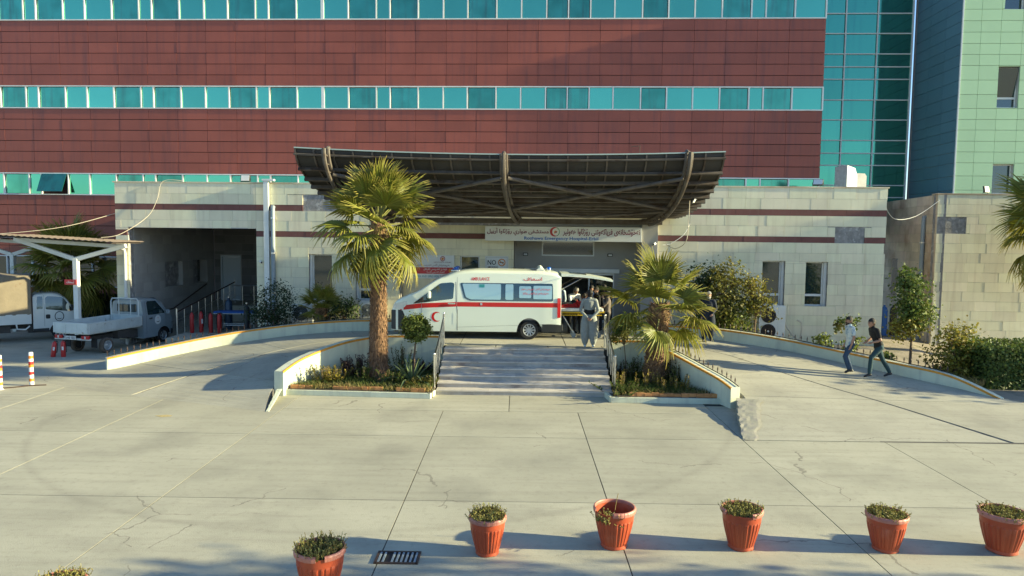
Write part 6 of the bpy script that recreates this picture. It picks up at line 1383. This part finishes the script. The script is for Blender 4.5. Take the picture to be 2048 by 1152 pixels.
# ---------------- terracotta plastic pots in the foreground
def pot_mat():
    m = M('terracotta_plastic', (.37, .062, .022), .42, var=.1, noise=(6, .12), alt=((.36, .12, .075), 3, .68, .1)); return m
MT['pot'] = pot_mat(); mk('pot_rim', (.42, .16, .115), .5, noise=(10, .2))
def pot(loc, R, H, label, seed, gap=None, fill=1.0, ph=.15, dead=False):
    """fluted pot on a notched foot; gap = (from, to) angles where the rim has broken away"""
    r = random.Random(seed); root = empty('flower_pot', loc, r.uniform(-.1, .1), label, 'pot', None); n = 96
    prof = [(.60, .0), (.62, .02), (.60, .09), (.62, .12), (.74, .35), (.83, .55), (.88, .70), (.89, .74), (.905, .745), (.93, .93)]
    def mod(i, a): return (1 + .022 * (1 if cos(a * 24) > 0 else -1) * (1 if 3 <= i <= 6 else 0))
    mb = MB(); vs = []
    for i, (q, z) in enumerate(prof):
        for j in range(n):
            a = 2 * pi * j / n; zz = z * H
            if i == 0: zz = .028 * (1 if abs(((a + .4) % (pi / 2)) - pi / 4) < .32 else 0)
            vs.append((q * R * mod(i, a) * cos(a), q * R * mod(i, a) * sin(a), zz))
    mb.add(vs, [(i * n + j, i * n + (j + 1) % n, (i + 1) * n + (j + 1) % n, (i + 1) * n + j) for i in range(len(prof) - 1) for j in range(n)])
    inner = [(.905, .93), (.86, .70), (.8, .55)]; b0 = len(mb.v); vs = []
    for q, z in inner:
        for j in range(n): a = 2 * pi * j / n; vs.append((q * R * cos(a), q * R * sin(a), z * H))
    k0 = (len(prof) - 1) * n; mb.add(vs, [(i * n + j, (i + 1) * n + j, (i + 1) * n + (j + 1) % n, i * n + (j + 1) % n) for i in range(2) for j in range(n)]); mb.f += [(k0 + j, k0 + (j + 1) % n, b0 + (j + 1) % n, b0 + j) for j in range(n)]; mb.m += [0] * n
    mb.build('bowl', MT['pot'], root)
    rim = MB(); K = 80; a0, a1 = gap[1] if gap else 0, (gap[0] + 2 * pi) if gap else 2 * pi; sec = [(.905, .88), (.985, .87), (1.0, .90), (1.0, .95), (.97, .985), (.92, .99), (.90, .96)]; m_ = len(sec); vs = []
    for i in range(K + 1):
        a = a0 + (a1 - a0) * i / K
        for q, z in sec: rip = 1 + .006 * cos(a * 60) * (q > .96); vs.append((q * R * rip * cos(a), q * R * rip * sin(a), z * H + .01))
    rim.add(vs, [(i * m_ + j, (i + 1) * m_ + j, (i + 1) * m_ + (j + 1) % m_, i * m_ + (j + 1) % m_) for i in range(K) for j in range(m_)] + ([tuple(range(m_)), tuple(K * m_ + j for j in range(m_ - 1, -1, -1))] if gap else [])); rim.build('rim', MT['pot_rim'], root)
    sz = .80 if fill > .5 else .68
    MB().lathe([(0, sz * H + .012), (.5 * R, sz * H + .008), (.83 * R, sz * H - .01)], 24).build('soil', MT['soil'], root)
    # fleshy low plant
    lf = MB(); st = MB(); cnt = int(300 * fill)
    for k in range(cnt):
        if fill > .5: q = R * .86 * sqrt(r.random()); a = r.uniform(0, 2 * pi)
        else: q = R * r.uniform(.3, .95); a = r.gauss(3.9, .45)
        b = Vector((q * cos(a), q * sin(a), sz * H)); o = Vector((cos(a), sin(a), 0)); lean_ = (q / R) ** 2; e = b + Vector((r.gauss(0, .03), r.gauss(0, .03), (ph + (1 - sz) * H * .7) * r.uniform(.5, 1.1))) + o * lean_ * .06 + (Vector((0, -.06, -.1)) if fill < .5 else Vector((0, 0, 0)))
        st.tube([b, e], .004, 3, False); d0 = (e - b)
        for j in range(9):
            t = r.uniform(.35, 1.05); p = b + d0 * t; aa = r.uniform(0, 2 * pi); d = Vector((cos(aa) * .8, sin(aa) * .8, r.uniform(.2, 1))).normalized(); s = d.cross(Vector((r.gauss(0, 1), r.gauss(0, 1), r.gauss(0, 1)))).normalized(); l = r.uniform(.018, .034); lf.add([p, p + d * l * .5 + s * l * .26, p + d * l, p + d * l * .5 - s * l * .26], [(0, 1, 2, 3)])
    tag(st.build('stems', MT['grass_dry'], root), kind='stuff'); tag(lf.build('foliage', MT['pot_plant'], root), kind='stuff')
    if dead: MB().tube([(.0, .05, sz * H), (.02, .04, sz * H + .2), (.05, .02, sz * H + .38)], .005, 4).build('dry_stem', MT['grass_dry'], root)
    return root
pot((7.22, 10.30, 0), .335, .60, 'terracotta pot at the right edge of the pot row', 1, None, 1.0, .07)
pot((5.50, 10.30, 0), .295, .55, 'terracotta pot second from the right with bristly plants', 2, None, 1.0, .08)
pot((3.36, 10.30, 0), .305, .60, 'terracotta pot third from the right with a broken front rim', 3, (3.6, 5.0), .9, .07)
pot((1.47, 10.28, 0), .315, .60, 'nearly empty terracotta pot with a broken rim and a few weeds', 4, (3.5, 4.55), .28, .12, True)
pot((-.40, 9.98, 0), .275, .56, 'small terracotta pot right of the drain grate', 5, None, 1.0, .10)
pot((-2.47, 8.72, 0), .325, .62, 'terracotta pot left of the drain grate cut by the bottom edge', 6, (4.75, 5.1), 1.0, .11)
pot((-5.25, 7.85, 0), .30, .56, 'plant filled pot peeking in at the bottom left corner', 7, None, 1.0, .09)

# ---------------- trees outside the frame that shade the forecourt and mirror in the glass
for i, (x, y, h, w, lb) in enumerate(((-30, -26, 8.5, 3.4, 'leafy tree behind the camera, far left'), (-21, -30, 9.0, 3.6, 'leafy tree behind the camera, left of centre'), (-12, -28, 7.0, 2.8, 'leafy tree behind the camera near the middle'), (14, -32, 7.5, 3.2, 'leafy tree behind the camera, right of centre'), (27, -28, 8.5, 3.5, 'leafy tree behind the camera, far right'), (-40, -24, 9.0, 3.6, 'leafy tree behind the camera, beyond the far left one'))):
    tree('street_tree', (x, y, 0), (x, y, h * .35), .2, [((x, y, h * .66), (w, w, h * .34)), ((x + w * .5, y, h * .5), (w * .6, w * .6, h * .2)), ((x - w * .5, y + .5, h * .55), (w * .6, w * .6, h * .22))], 2600, .55, ['leaf_green', 'leaf_dark', 'leaf_green'], lb, 200 + i, 'tree', spread=.6)
for i, (x, y, h, w, lb) in enumerate(((21.0, 7.2, 6.0, .75, 'roadside tree beyond the right edge, nearest'), (14.5, 7.5, 5.6, .7, 'roadside tree beyond the right edge, second'), (23.6, 20.15, 4.2, .28, 'slim roadside tree beyond the right edge by the ramp'), (24.3, 19.45, 4.2, .26, 'slim roadside tree beyond the right edge by the kerb'))):
    tree('street_tree', (x, y, 0), (x, y, h * .4), .1, [((x, y, h * .68), (w, w, h * .32))], 1500, .22, 'leaf_green', lb, 230 + i, 'tree', spread=.3)
# ================================================================= PEOPLE
mk('skin', (.36, .19, .12), .55, noise=(20, .06)); mk('hair_black', (.012, .010, .009), .7, noise=(60, .3), bump=(90, .6)); mk('hair_grey', (.25, .24, .23), .8, noise=(60, .3), bump=(90, .6)); mk('beard', (.035, .024, .018), .8, noise=(60, .3))
def cloth(k, rgb, **kw): mk(k, rgb, .9, noise=(7, .14), bump=(9, .55), **kw)
cloth('c_grey', (.27, .29, .27)); cloth('c_white', (.74, .77, .75)); cloth('c_paleblue', (.42, .52, .60)); cloth('c_navy', (.016, .022, .035)); cloth('c_black', (.010, .010, .011)); cloth('c_brown', (.13, .105, .085)); cloth('c_jeans', (.028, .058, .105)); cloth('c_greenjeans', (.022, .055, .062)); cloth('c_bluevest', (.02, .07, .22)); cloth('c_suit', (.018, .02, .024)); cloth('c_red', (.33, .010, .012)); mk('c_tee', (.55, .60, .58), .9, noise=(7, .1), alt=((.22, .32, .40), 7, .54, .05)); mk('shoe_white', (.62, .62, .58), .6); mk('shoe_black', (.012, .012, .013), .5); mk('sole', (.55, .55, .52), .6)
def seg_dist(p, a, b):
    d = b - a; l2 = d.length_squared; t = 0 if l2 < 1e-12 else max(0, min(1, (p - a).dot(d) / l2)); return (p - (a + d * t)).length, t
def stand(h=1.75, **ov):
    k = h / 1.75; J = dict(pel=(0, 0, .96), wai=(0, 0, 1.08), che=(0, .0, 1.28), nek=(0, -.01, 1.47), hd=(0, .015, 1.62),
        shL=(-.185, -.01, 1.42), shR=(.185, -.01, 1.42), elL=(-.23, -.03, 1.13), elR=(.23, -.03, 1.13), wrL=(-.22, .06, .88), wrR=(.22, .06, .88),
        hiL=(-.095, 0, .92), hiR=(.095, 0, .92), knL=(-.105, .02, .50), knR=(.105, .02, .50), anL=(-.11, -.02, .09), anR=(.11, -.02, .09), toL=(-.13, .13, .04), toR=(.13, .13, .04))
    for a, b in ov.items(): J[a] = b
    return {a: Vector(b) * k for a, b in J.items()}, k
def person(loc, rz, J, k, mats, label, sleeves='long', trousers='slim', hair='hair_black', beard=True, look=(0, 0), voxel=.0125, tuck=False, fist=False, hold=None, bald=False, belt=None):
    """one continuous body: limb and torso volumes fused by a voxel remesh; mats = skin, top, trousers, shoes"""
    root = empty('person', loc, rz, label, 'person'); comps = []     # (material, points, radii, flat)
    def C(m, pts, rs, flat=1.0): comps.append((m, [Vector(p) for p in pts], [r * k for r in rs], flat))
    pel, wai, che, nek, hd = (J[n] for n in ('pel', 'wai', 'che', 'nek', 'hd'))
    up = (nek - che).normalized()
    bag = trousers == 'baggy'
    C(1, [pel + Vector((0, 0, -.03 if not tuck else .04)) * k, wai, che, che + (nek - che) * .62, nek - up * .01 * k], [.172 if not bag else .175, .158, .178, .165, .075], .66)
    C(1, [J['shL'], che + (nek - che) * .7, J['shR']], [.068, .085, .068], 1.0)
    C(2, [pel + Vector((0, 0, .05)) * k, pel, (J['hiL'] + J['hiR']) / 2 - Vector((0, 0, .04)) * k], [.155, .165, .12 if not bag else .17], .72)
    for s in 'LR':
        hi, kn, an, to = J['hi' + s], J['kn' + s], J['an' + s], J['to' + s]
        if bag: C(2, [hi, hi.lerp(kn, .5), kn, kn.lerp(an, .5), an + (kn - an) * .12, an], [.125, .15, .14, .125, .085, .055], .95)
        else: C(2, [hi, hi.lerp(kn, .45), kn, kn.lerp(an, .4), an + (kn - an) * .05], [.098, .088, .066, .064, .055])
        f = (to - an); f2 = Vector((f.x, f.y, 0)).normalized(); heel = an - f2 * .045 * k + Vector((0, 0, -.045)) * k; heel.z = max(heel.z, .035 * k + min(an.z, to.z) - .06 * k) if an.z < .2 else heel.z
        C(3, [heel, heel.lerp(to, .5) + Vector((0, 0, .012)) * k, to], [.042, .044, .036], .85); C(3, [an, heel.lerp(to, .3)], [.045, .042])
        sh, el, wr = J['sh' + s], J['el' + s], J['wr' + s]
        if sleeves == 'long': C(1, [sh, sh.lerp(el, .5), el, el.lerp(wr, .5), wr], [.062, .057, .050, .045, .038])
        else: C(1, [sh, sh.lerp(el, .62)], [.064, .062]); C(0, [sh.lerp(el, .5), el, el.lerp(wr, .35), wr], [.045, .040, .041, .027])
        hdv = (wr - el).normalized(); side = hdv.cross(Vector((0, 0, 1)));
        if side.length < .2: side = Vector((1, 0, 0))
        side.normalize(); nrm_ = side.cross(hdv).normalized(); pal = wr + hdv * .075 * k; C(0, [wr - hdv * .01 * k, wr + hdv * .04 * k, pal], [.024, .030, .030], 1.0)
        for q, (o, l) in enumerate(((-.026, .062), (-.009, .074), (.009, .070), (.026, .052))):
            b = pal + side * o * k; C(0, [b, b + hdv * l * .55 * k + nrm_ * .006 * k, b + hdv * l * .85 * k + nrm_ * .028 * k], [.0105, .0100, .009])
        tb = wr + hdv * .03 * k - side * .028 * k; C(0, [tb, tb + (hdv * .6 - side * .75) * .035 * k, tb + (hdv * .9 - side * .5) * .065 * k + nrm_ * .012 * k], [.0125, .0115, .010])
    C(0, [nek - up * .03 * k, nek + (hd - nek) * .5], [.062, .056])
    HM = Matrix.Rotation(look[1], 3, 'Z') @ Matrix.Rotation(look[0], 3, 'X')
    def hp(x, y, z): return hd + HM @ (Vector((x, y, z)) * k)
    C(0, [hp(0, .035, -.105), hp(0, .028, -.06), hp(0, .008, 0), hp(0, -.004, .055), hp(0, -.008, .095)], [.042, .062, .078, .080, .058], 1.14)
    C(0, [hp(0, .085, .012), hp(0, .112, -.022), hp(0, .09, -.03)], [.012, .017, .012]); C(0, [hp(-.078, -.005, -.01), hp(-.086, -.012, .02)], [.014, .018]); C(0, [hp(.078, -.005, -.01), hp(.086, -.012, .02)], [.014, .018])
    C(0, [hp(-.02, .088, -.062), hp(.02, .088, -.062)], [.014, .014]); C(0, [hp(-.04, .082, .028), hp(.04, .082, .028)], [.014, .014])
    if beard: C(4, [hp(0, .055, -.115), hp(0, .04, -.085)], [.047, .050]); C(4, [hp(-.05, .03, -.07), hp(0, .078, -.088), hp(.05, .03, -.07)], [.03, .030, .03]); C(4, [hp(-.022, .095, -.043), hp(.022, .095, -.043)], [.0115, .0115])
    if belt: C(5, [wai - Vector((0, 0, .035)) * k, wai + Vector((0, 0, .03)) * k], [.166, .166], .70)
    mb = MB()
    for (m, pts, rs_, fl) in comps:
        d0, d1 = (pts[0] - pts[1]).normalized(), (pts[-1] - pts[-2]).normalized()
        P_ = [pts[0] + d0 * rs_[0] * .75, pts[0] + d0 * rs_[0] * .45] + pts + [pts[-1] + d1 * rs_[-1] * .45, pts[-1] + d1 * rs_[-1] * .75]; R_ = [rs_[0] * .35, rs_[0] * .8] + rs_ + [rs_[-1] * .8, rs_[-1] * .35]
        mb.tube(P_, R_, 14, True, fl)
    tmp = bpy.data.objects.new('tmp_body', mb.mesh('tmp_body', MT['skin'])); COL.objects.link(tmp)
    rm = tmp.modifiers.new('r', 'REMESH'); rm.mode = 'VOXEL'; rm.voxel_size = voxel * k; rm.adaptivity = 0
    sm = tmp.modifiers.new('s', 'SMOOTH'); sm.factor = .45; sm.iterations = 2
    dg = bpy.context.evaluated_depsgraph_get(); me = bpy.data.meshes.new_from_object(tmp.evaluated_get(dg)); me.name = 'body'; bpy.data.objects.remove(tmp)
    me.materials.clear()
    slots = [MT[m] for m in mats] + [MT['beard' if hair != 'hair_grey' else 'hair_grey'], MT[belt] if belt else MT['c_black']]
    for m in slots: me.materials.append(m)
    segs = []
    for (m, pts, rs_, fl) in comps:
        for i in range(len(pts) - 1): segs.append((m, pts[i], pts[i + 1], rs_[i], rs_[i + 1], (pts[i] + pts[i + 1]) / 2, (pts[i + 1] - pts[i]).length / 2))
    mi = []
    for poly in me.polygons:
        c = poly.center; best, bm_ = 9e9, 0
        for (m, a, b, ra_, rb_, mid, hl) in segs:
            mx = ra_ if ra_ > rb_ else rb_
            if (c - mid).length - hl - mx > .06: continue
            d, t = seg_dist(c, a, b); q = d - (ra_ + (rb_ - ra_) * t)
            if m in (4, 5): q -= .006
            if q < best: best, bm_ = q, m
        mi.append(bm_)
    me.polygons.foreach_set('material_index', mi); me.polygons.foreach_set('use_smooth', [True] * len(mi)); me.update()
    link(bpy.data.objects.new('body', me), root)
    # hair: a cap over crown and back of the head
    hb = MB(); n = 20; st_ = [(.0, -.085, .072), (-.004, -.04, .088), (-.008, .0, .093), (-.012, .05, .095), (-.016, .092, .084), (-.016, .128, .060), (-.016, .152, .022)] ; vs = []
    rr = random.Random(int(loc[0] * 100))
    for (y0, z0, r0) in st_:
        for j in range(n): a = 2 * pi * j / n; q = r0 * rr.uniform(.985, 1.03); vs.append((q * cos(a), q * sin(a) * 1.14 + y0 * .5, z0))
    fs = []
    for i in range(6):
        for j in range(n):
            f = (i * n + j, i * n + (j + 1) % n, (i + 1) * n + (j + 1) % n, (i + 1) * n + j); c = [sum(vs[q][d] for q in f) / 4 for d in range(3)]
            if bald and c[2] > .03 and c[1] > -.06: continue
            if (c[1] > .035 and c[2] < .052) or (c[1] > -.02 and c[2] < .012) or c[2] < -.065: continue
            fs.append(f)
    if not bald: fs.append(tuple(6 * n + j for j in range(n)))
    hb.v = [tuple(hp(*v)) for v in vs]; hb.f = fs; hb.m = [0] * len(fs); hb.build('hair', MT[hair], root, smooth=True)
    ey = MB()
    for sx in (-1, 1): ey.lathe([(0, .006), (.009, .003), (.010, -.004)], 8, (0, 0, 0)); 
    ey = MB()
    for sx in (-.031, .031):
        c = hp(sx, .088, .004); ey.obox(c, .022 * k, .012 * k, .010 * k, (0, 0, look[1]))
        c = hp(sx, .098, .030); ey.obox(c, .034 * k, .010 * k, .009 * k, (0, 0, look[1]))
    ey.build('eyes_and_brows', MT['hair_black'], root)
    return root
# walking pair on the right ramp, heading left (facing -X: local +Y turned by +90 degrees)
J, k = stand(1.74, pel=(0, .0, .95), wai=(0, .01, 1.07), che=(0, .03, 1.27), nek=(0, .035, 1.46), hd=(0, .065, 1.61), shL=(-.19, .03, 1.41), shR=(.19, .02, 1.41), elL=(-.25, .02, 1.13), wrL=(-.24, .10, .88), elR=(.25, -.08, 1.14), wrR=(.25, .02, .90),
    hiL=(-.095, 0, .91), hiR=(.095, 0, .91), knL=(-.10, .20, .53), anL=(-.10, .06, .16), toL=(-.10, .16, .05), knR=(.10, .04, .50), anR=(.10, -.12, .11), toR=(.10, .04, .04))
person((10.12, 21.52, .52), rad(93), J, k, ['skin', 'c_tee', 'c_jeans', 'shoe_black'], 'bearded man in patterned white T-shirt and jeans walking up the ramp', 'short', look=(.06, 0))
J, k = stand(1.80, pel=(0, -.10, .93), wai=(0, -.06, 1.05), che=(0, .03, 1.26), nek=(0, .09, 1.45), hd=(0, .14, 1.59), shL=(-.19, .07, 1.40), shR=(.19, .06, 1.40), elL=(-.24, .0, 1.12), wrL=(-.18, .20, 1.05), elR=(.25, -.02, 1.13), wrR=(.20, .16, 1.02),
    hiL=(-.095, -.10, .90), hiR=(.095, -.10, .90), knL=(-.10, .17, .60), anL=(-.10, .20, .14), toL=(-.10, .34, .05), knR=(.10, -.28, .52), anR=(.10, -.52, .14), toR=(.10, -.37, .03))
person((10.72, 21.18, .47), rad(93), J, k, ['skin', 'c_black', 'c_greenjeans', 'shoe_black'], 'man in black T-shirt and dark jeans striding behind his companion', 'short', beard=False, look=(-.02, 0))
# man in grey Kurdish clothes with his hands behind his back, seen from behind
J, k = stand(1.88, elL=(-.27, -.07, 1.12), elR=(.27, -.07, 1.12), wrL=(-.06, -.17, .93), wrR=(.07, -.18, .91), knL=(-.13, .0, .50), knR=(.13, .0, .50), anL=(-.12, -.02, .09), anR=(.13, -.02, .09), hd=(0, .03, 1.61))
person((2.33, 22.95, 1.0), rad(-8), J, k, ['skin', 'c_grey', 'c_grey', 'shoe_white'], 'man in baggy grey clothes and dark sash at the top of the steps', 'long', 'baggy', beard=False, look=(.1, .3), belt='c_black')
# older man in dark clothes on the right ramp
J, k = stand(1.74, knL=(-.11, .05, .50), anL=(-.10, -.06, .1), toL=(-.12, .08, .04), knR=(.11, .0, .5), anR=(.12, .06, .09), toR=(.14, .2, .04), wrL=(-.14, .14, .98), elL=(-.26, -.02, 1.15))
person((6.66, 24.75, .985), rad(160), J, k, ['skin', 'c_navy', 'c_navy', 'shoe_black'], 'older man in dark baggy clothes walking beside the dense shrub', 'long', 'baggy', hair='hair_grey', beard=True, look=(.2, .2))
# the group round the stretcher
J, k = stand(1.80, wai=(0, .02, 1.08), che=(0, .09, 1.26), nek=(0, .17, 1.43), hd=(0, .25, 1.56), shL=(-.19, .14, 1.38), shR=(.19, .14, 1.38), elL=(-.24, .30, 1.08), elR=(.24, .30, 1.08), wrL=(-.18, .48, 1.0), wrR=(.18, .48, 1.0))
person((2.02, 26.25, 1.0), rad(205), J, k, ['skin', 'c_white', 'c_suit', 'shoe_black'], 'man in white shirt bending over the patient', 'long', beard=False, look=(-.5, .0), hair='hair_grey')
J, k = stand(1.80); person((1.62, 27.6, 1.0), rad(150), J, k, ['skin', 'c_paleblue', 'c_suit', 'shoe_black'], 'man in pale blue shirt in the dark doorway', 'long', look=(0, 0))
J, k = stand(1.76, wrL=(-.12, .22, 1.05), elL=(-.24, .02, 1.14)); person((2.78, 26.75, 1.0), rad(170), J, k, ['skin', 'c_bluevest', 'c_suit', 'shoe_black'], 'bearded man in blue vest behind the stretcher', 'long', look=(-.2, -.3))
J, k = stand(1.68, che=(0, .05, 1.26), nek=(0, .08, 1.44), hd=(0, .12, 1.58), wrL=(-.15, .3, 1.02), wrR=(.15, .3, 1.02), elL=(-.25, .08, 1.12), elR=(.25, .08, 1.12)); person((2.66, 25.35, 1.0), rad(80), J, k, ['skin', 'c_suit', 'c_suit', 'shoe_black'], 'grey haired man in dark suit at the head of the stretcher', 'long', hair='hair_grey', beard=False, look=(-.2, 0))
J, k = stand(1.78, wrL=(-.18, .22, 1.0), elL=(-.27, 0, 1.13)); person((2.86, 25.75, 1.0), rad(105), J, k, ['skin', 'c_black', 'c_black', 'shoe_black'], 'bearded man all in black beside the stretcher', 'long', look=(-.1, .5))
J, k = stand(1.76); person((3.30, 27.1, 1.0), rad(165), J, k, ['skin', 'c_black', 'c_suit', 'shoe_black'], 'man in black at the back right of the group', 'long', look=(0, -.2))
J, k = stand(1.72, elL=(-.24, .12, 1.2), wrL=(-.06, .16, 1.46), elR=(.22, .10, 1.14), wrR=(-.05, .17, 1.14)); person((3.16, 24.9, 1.0), rad(85), J, k, ['skin', 'c_brown', 'c_black', 'shoe_black'], 'man in brown shirt with a hand raised to his face', 'long', look=(-.15, 0))
J, k = stand(1.66, wai=(0, .04, 1.05), che=(0, .16, 1.2), nek=(0, .26, 1.34), hd=(0, .33, 1.46), shL=(-.19, .22, 1.32), shR=(.19, .22, 1.32), elL=(-.24, .34, 1.1), wrL=(-.05, .44, 1.2), elR=(.24, .34, 1.08), wrR=(.15, .5, 1.0)); person((2.42, 26.4, 1.0), rad(185), J, k, ['skin', 'c_navy', 'c_suit', 'shoe_black'], 'man in navy jacket leaning over the head of the stretcher', 'long', look=(-.5, 0))

# ---------------- stretcher and patient
st = empty('stretcher', (2.05, 25.45, 1.0), 0, 'wheeled stretcher with white mattress and yellow frame behind the ambulance', 'stretcher')
MB().box(-1.0, 1.0, -.28, .28, .93, 1.05, .03).build('mattress', MT['c_white'], st)
mb = MB()
for y in (-.29, .29): mb.tube([(-1.05, y, .90), (1.05, y, .90)], .022, 8); mb.tube([(-.95, y, .80), (.95, y, .80)], .018, 8)
for x in (-1.05, 1.05): mb.tube([(x, -.29, .90), (x, .29, .90)], .022, 8)
for x in (-.5, .1, .7):
    for y in (-.29, .29): mb.tube([(x, y, .80), (x, y, .92)], .015, 6)
mb.tube([(-.62, -.31, .9), (-.62, -.33, 1.16), (-.85, -.33, 1.16)], .016, 6); mb.tube([(.35, -.30, .9), (.35, -.33, 1.1), (.75, -.33, 1.1), (.75, -.30, .9)], .014, 6); mb.build('side_rails', MT['yellow_paint'], st)
mb = MB()
for y in (-.26, .26): mb.tube([(-.45, y, .80), (-.05, y, .16)], .018, 6); mb.tube([(.6, y, .80), (.35, y, .34), (.60, y, .36), (.85, y, .16)], .018, 6)
mb.tube([(-.05, -.26, .2), (-.05, .26, .2)], .016, 6); mb.tube([(.85, -.26, .2), (.85, .26, .2)], .016, 6); mb.build('legs', MT['white_metal'], st)
MB().box(-.9, .9, -.24, .24, .865, .915).build('deck', MT['black'], st)
for x in (-.05, .85):
    for y in (-.26, .26): MB().tube([(x, y - .02, .085), (x, y + .02, .085)], .085, 16).build('caster', MT['grey_pipe'], st)
# patient: lying on the back, feet inside the ambulance, under a red blanket
J = {a: Vector(b) for a, b in dict(pel=(0, 0, .12), wai=(0, .14, .12), che=(0, .34, .13), nek=(0, .53, .13), hd=(0, .68, .15), shL=(-.185, .48, .11), shR=(.185, .48, .11), elL=(-.24, .2, .1), elR=(.24, .2, .1), wrL=(-.12, .12, .24), wrR=(.12, .12, .24), hiL=(-.095, -.04, .11), hiR=(.095, -.04, .11), knL=(-.1, -.46, .14), knR=(.1, -.46, .14), anL=(-.1, -.86, .08), anR=(.1, -.86, .08), toL=(-.11, -.90, .22), toR=(.11, -.90, .22)).items()}
pt = person((2.0, 25.45, 2.045), rad(-90), J, .97, ['skin', 'c_red', 'c_suit', 'shoe_black'], 'patient lying on the stretcher in red', 'long', beard=False, look=(rad(90), 0))
bk_ = MB(); vv = []; NX_, NY_ = 24, 14; rb_ = random.Random(5)
for i in range(NX_ + 1):
    for j in range(NY_ + 1):
        x = -.95 + 1.45 * i / NX_; v = j / NY_ * 2 - 1; y = .27 * v; z = .15 * (1 - abs(v) ** 3) + .02 * sin(9 * x + 5 * v) + rb_.uniform(-.008, .008) + (.05 * sin(3 * x + 1) if abs(v) < .6 else 0)
        z = max(z, .012)
        vv.append((x, y, z))
bk_.add(vv, [(i * (NY_ + 1) + j, (i + 1) * (NY_ + 1) + j, (i + 1) * (NY_ + 1) + j + 1, i * (NY_ + 1) + j + 1) for i in range(NX_) for j in range(NY_)])
tag(bk_.build('blanket', MT['c_red'], None, (2.0, 25.45, 2.06), 0, True), 'crumpled red blanket over the patient', 'blanket')
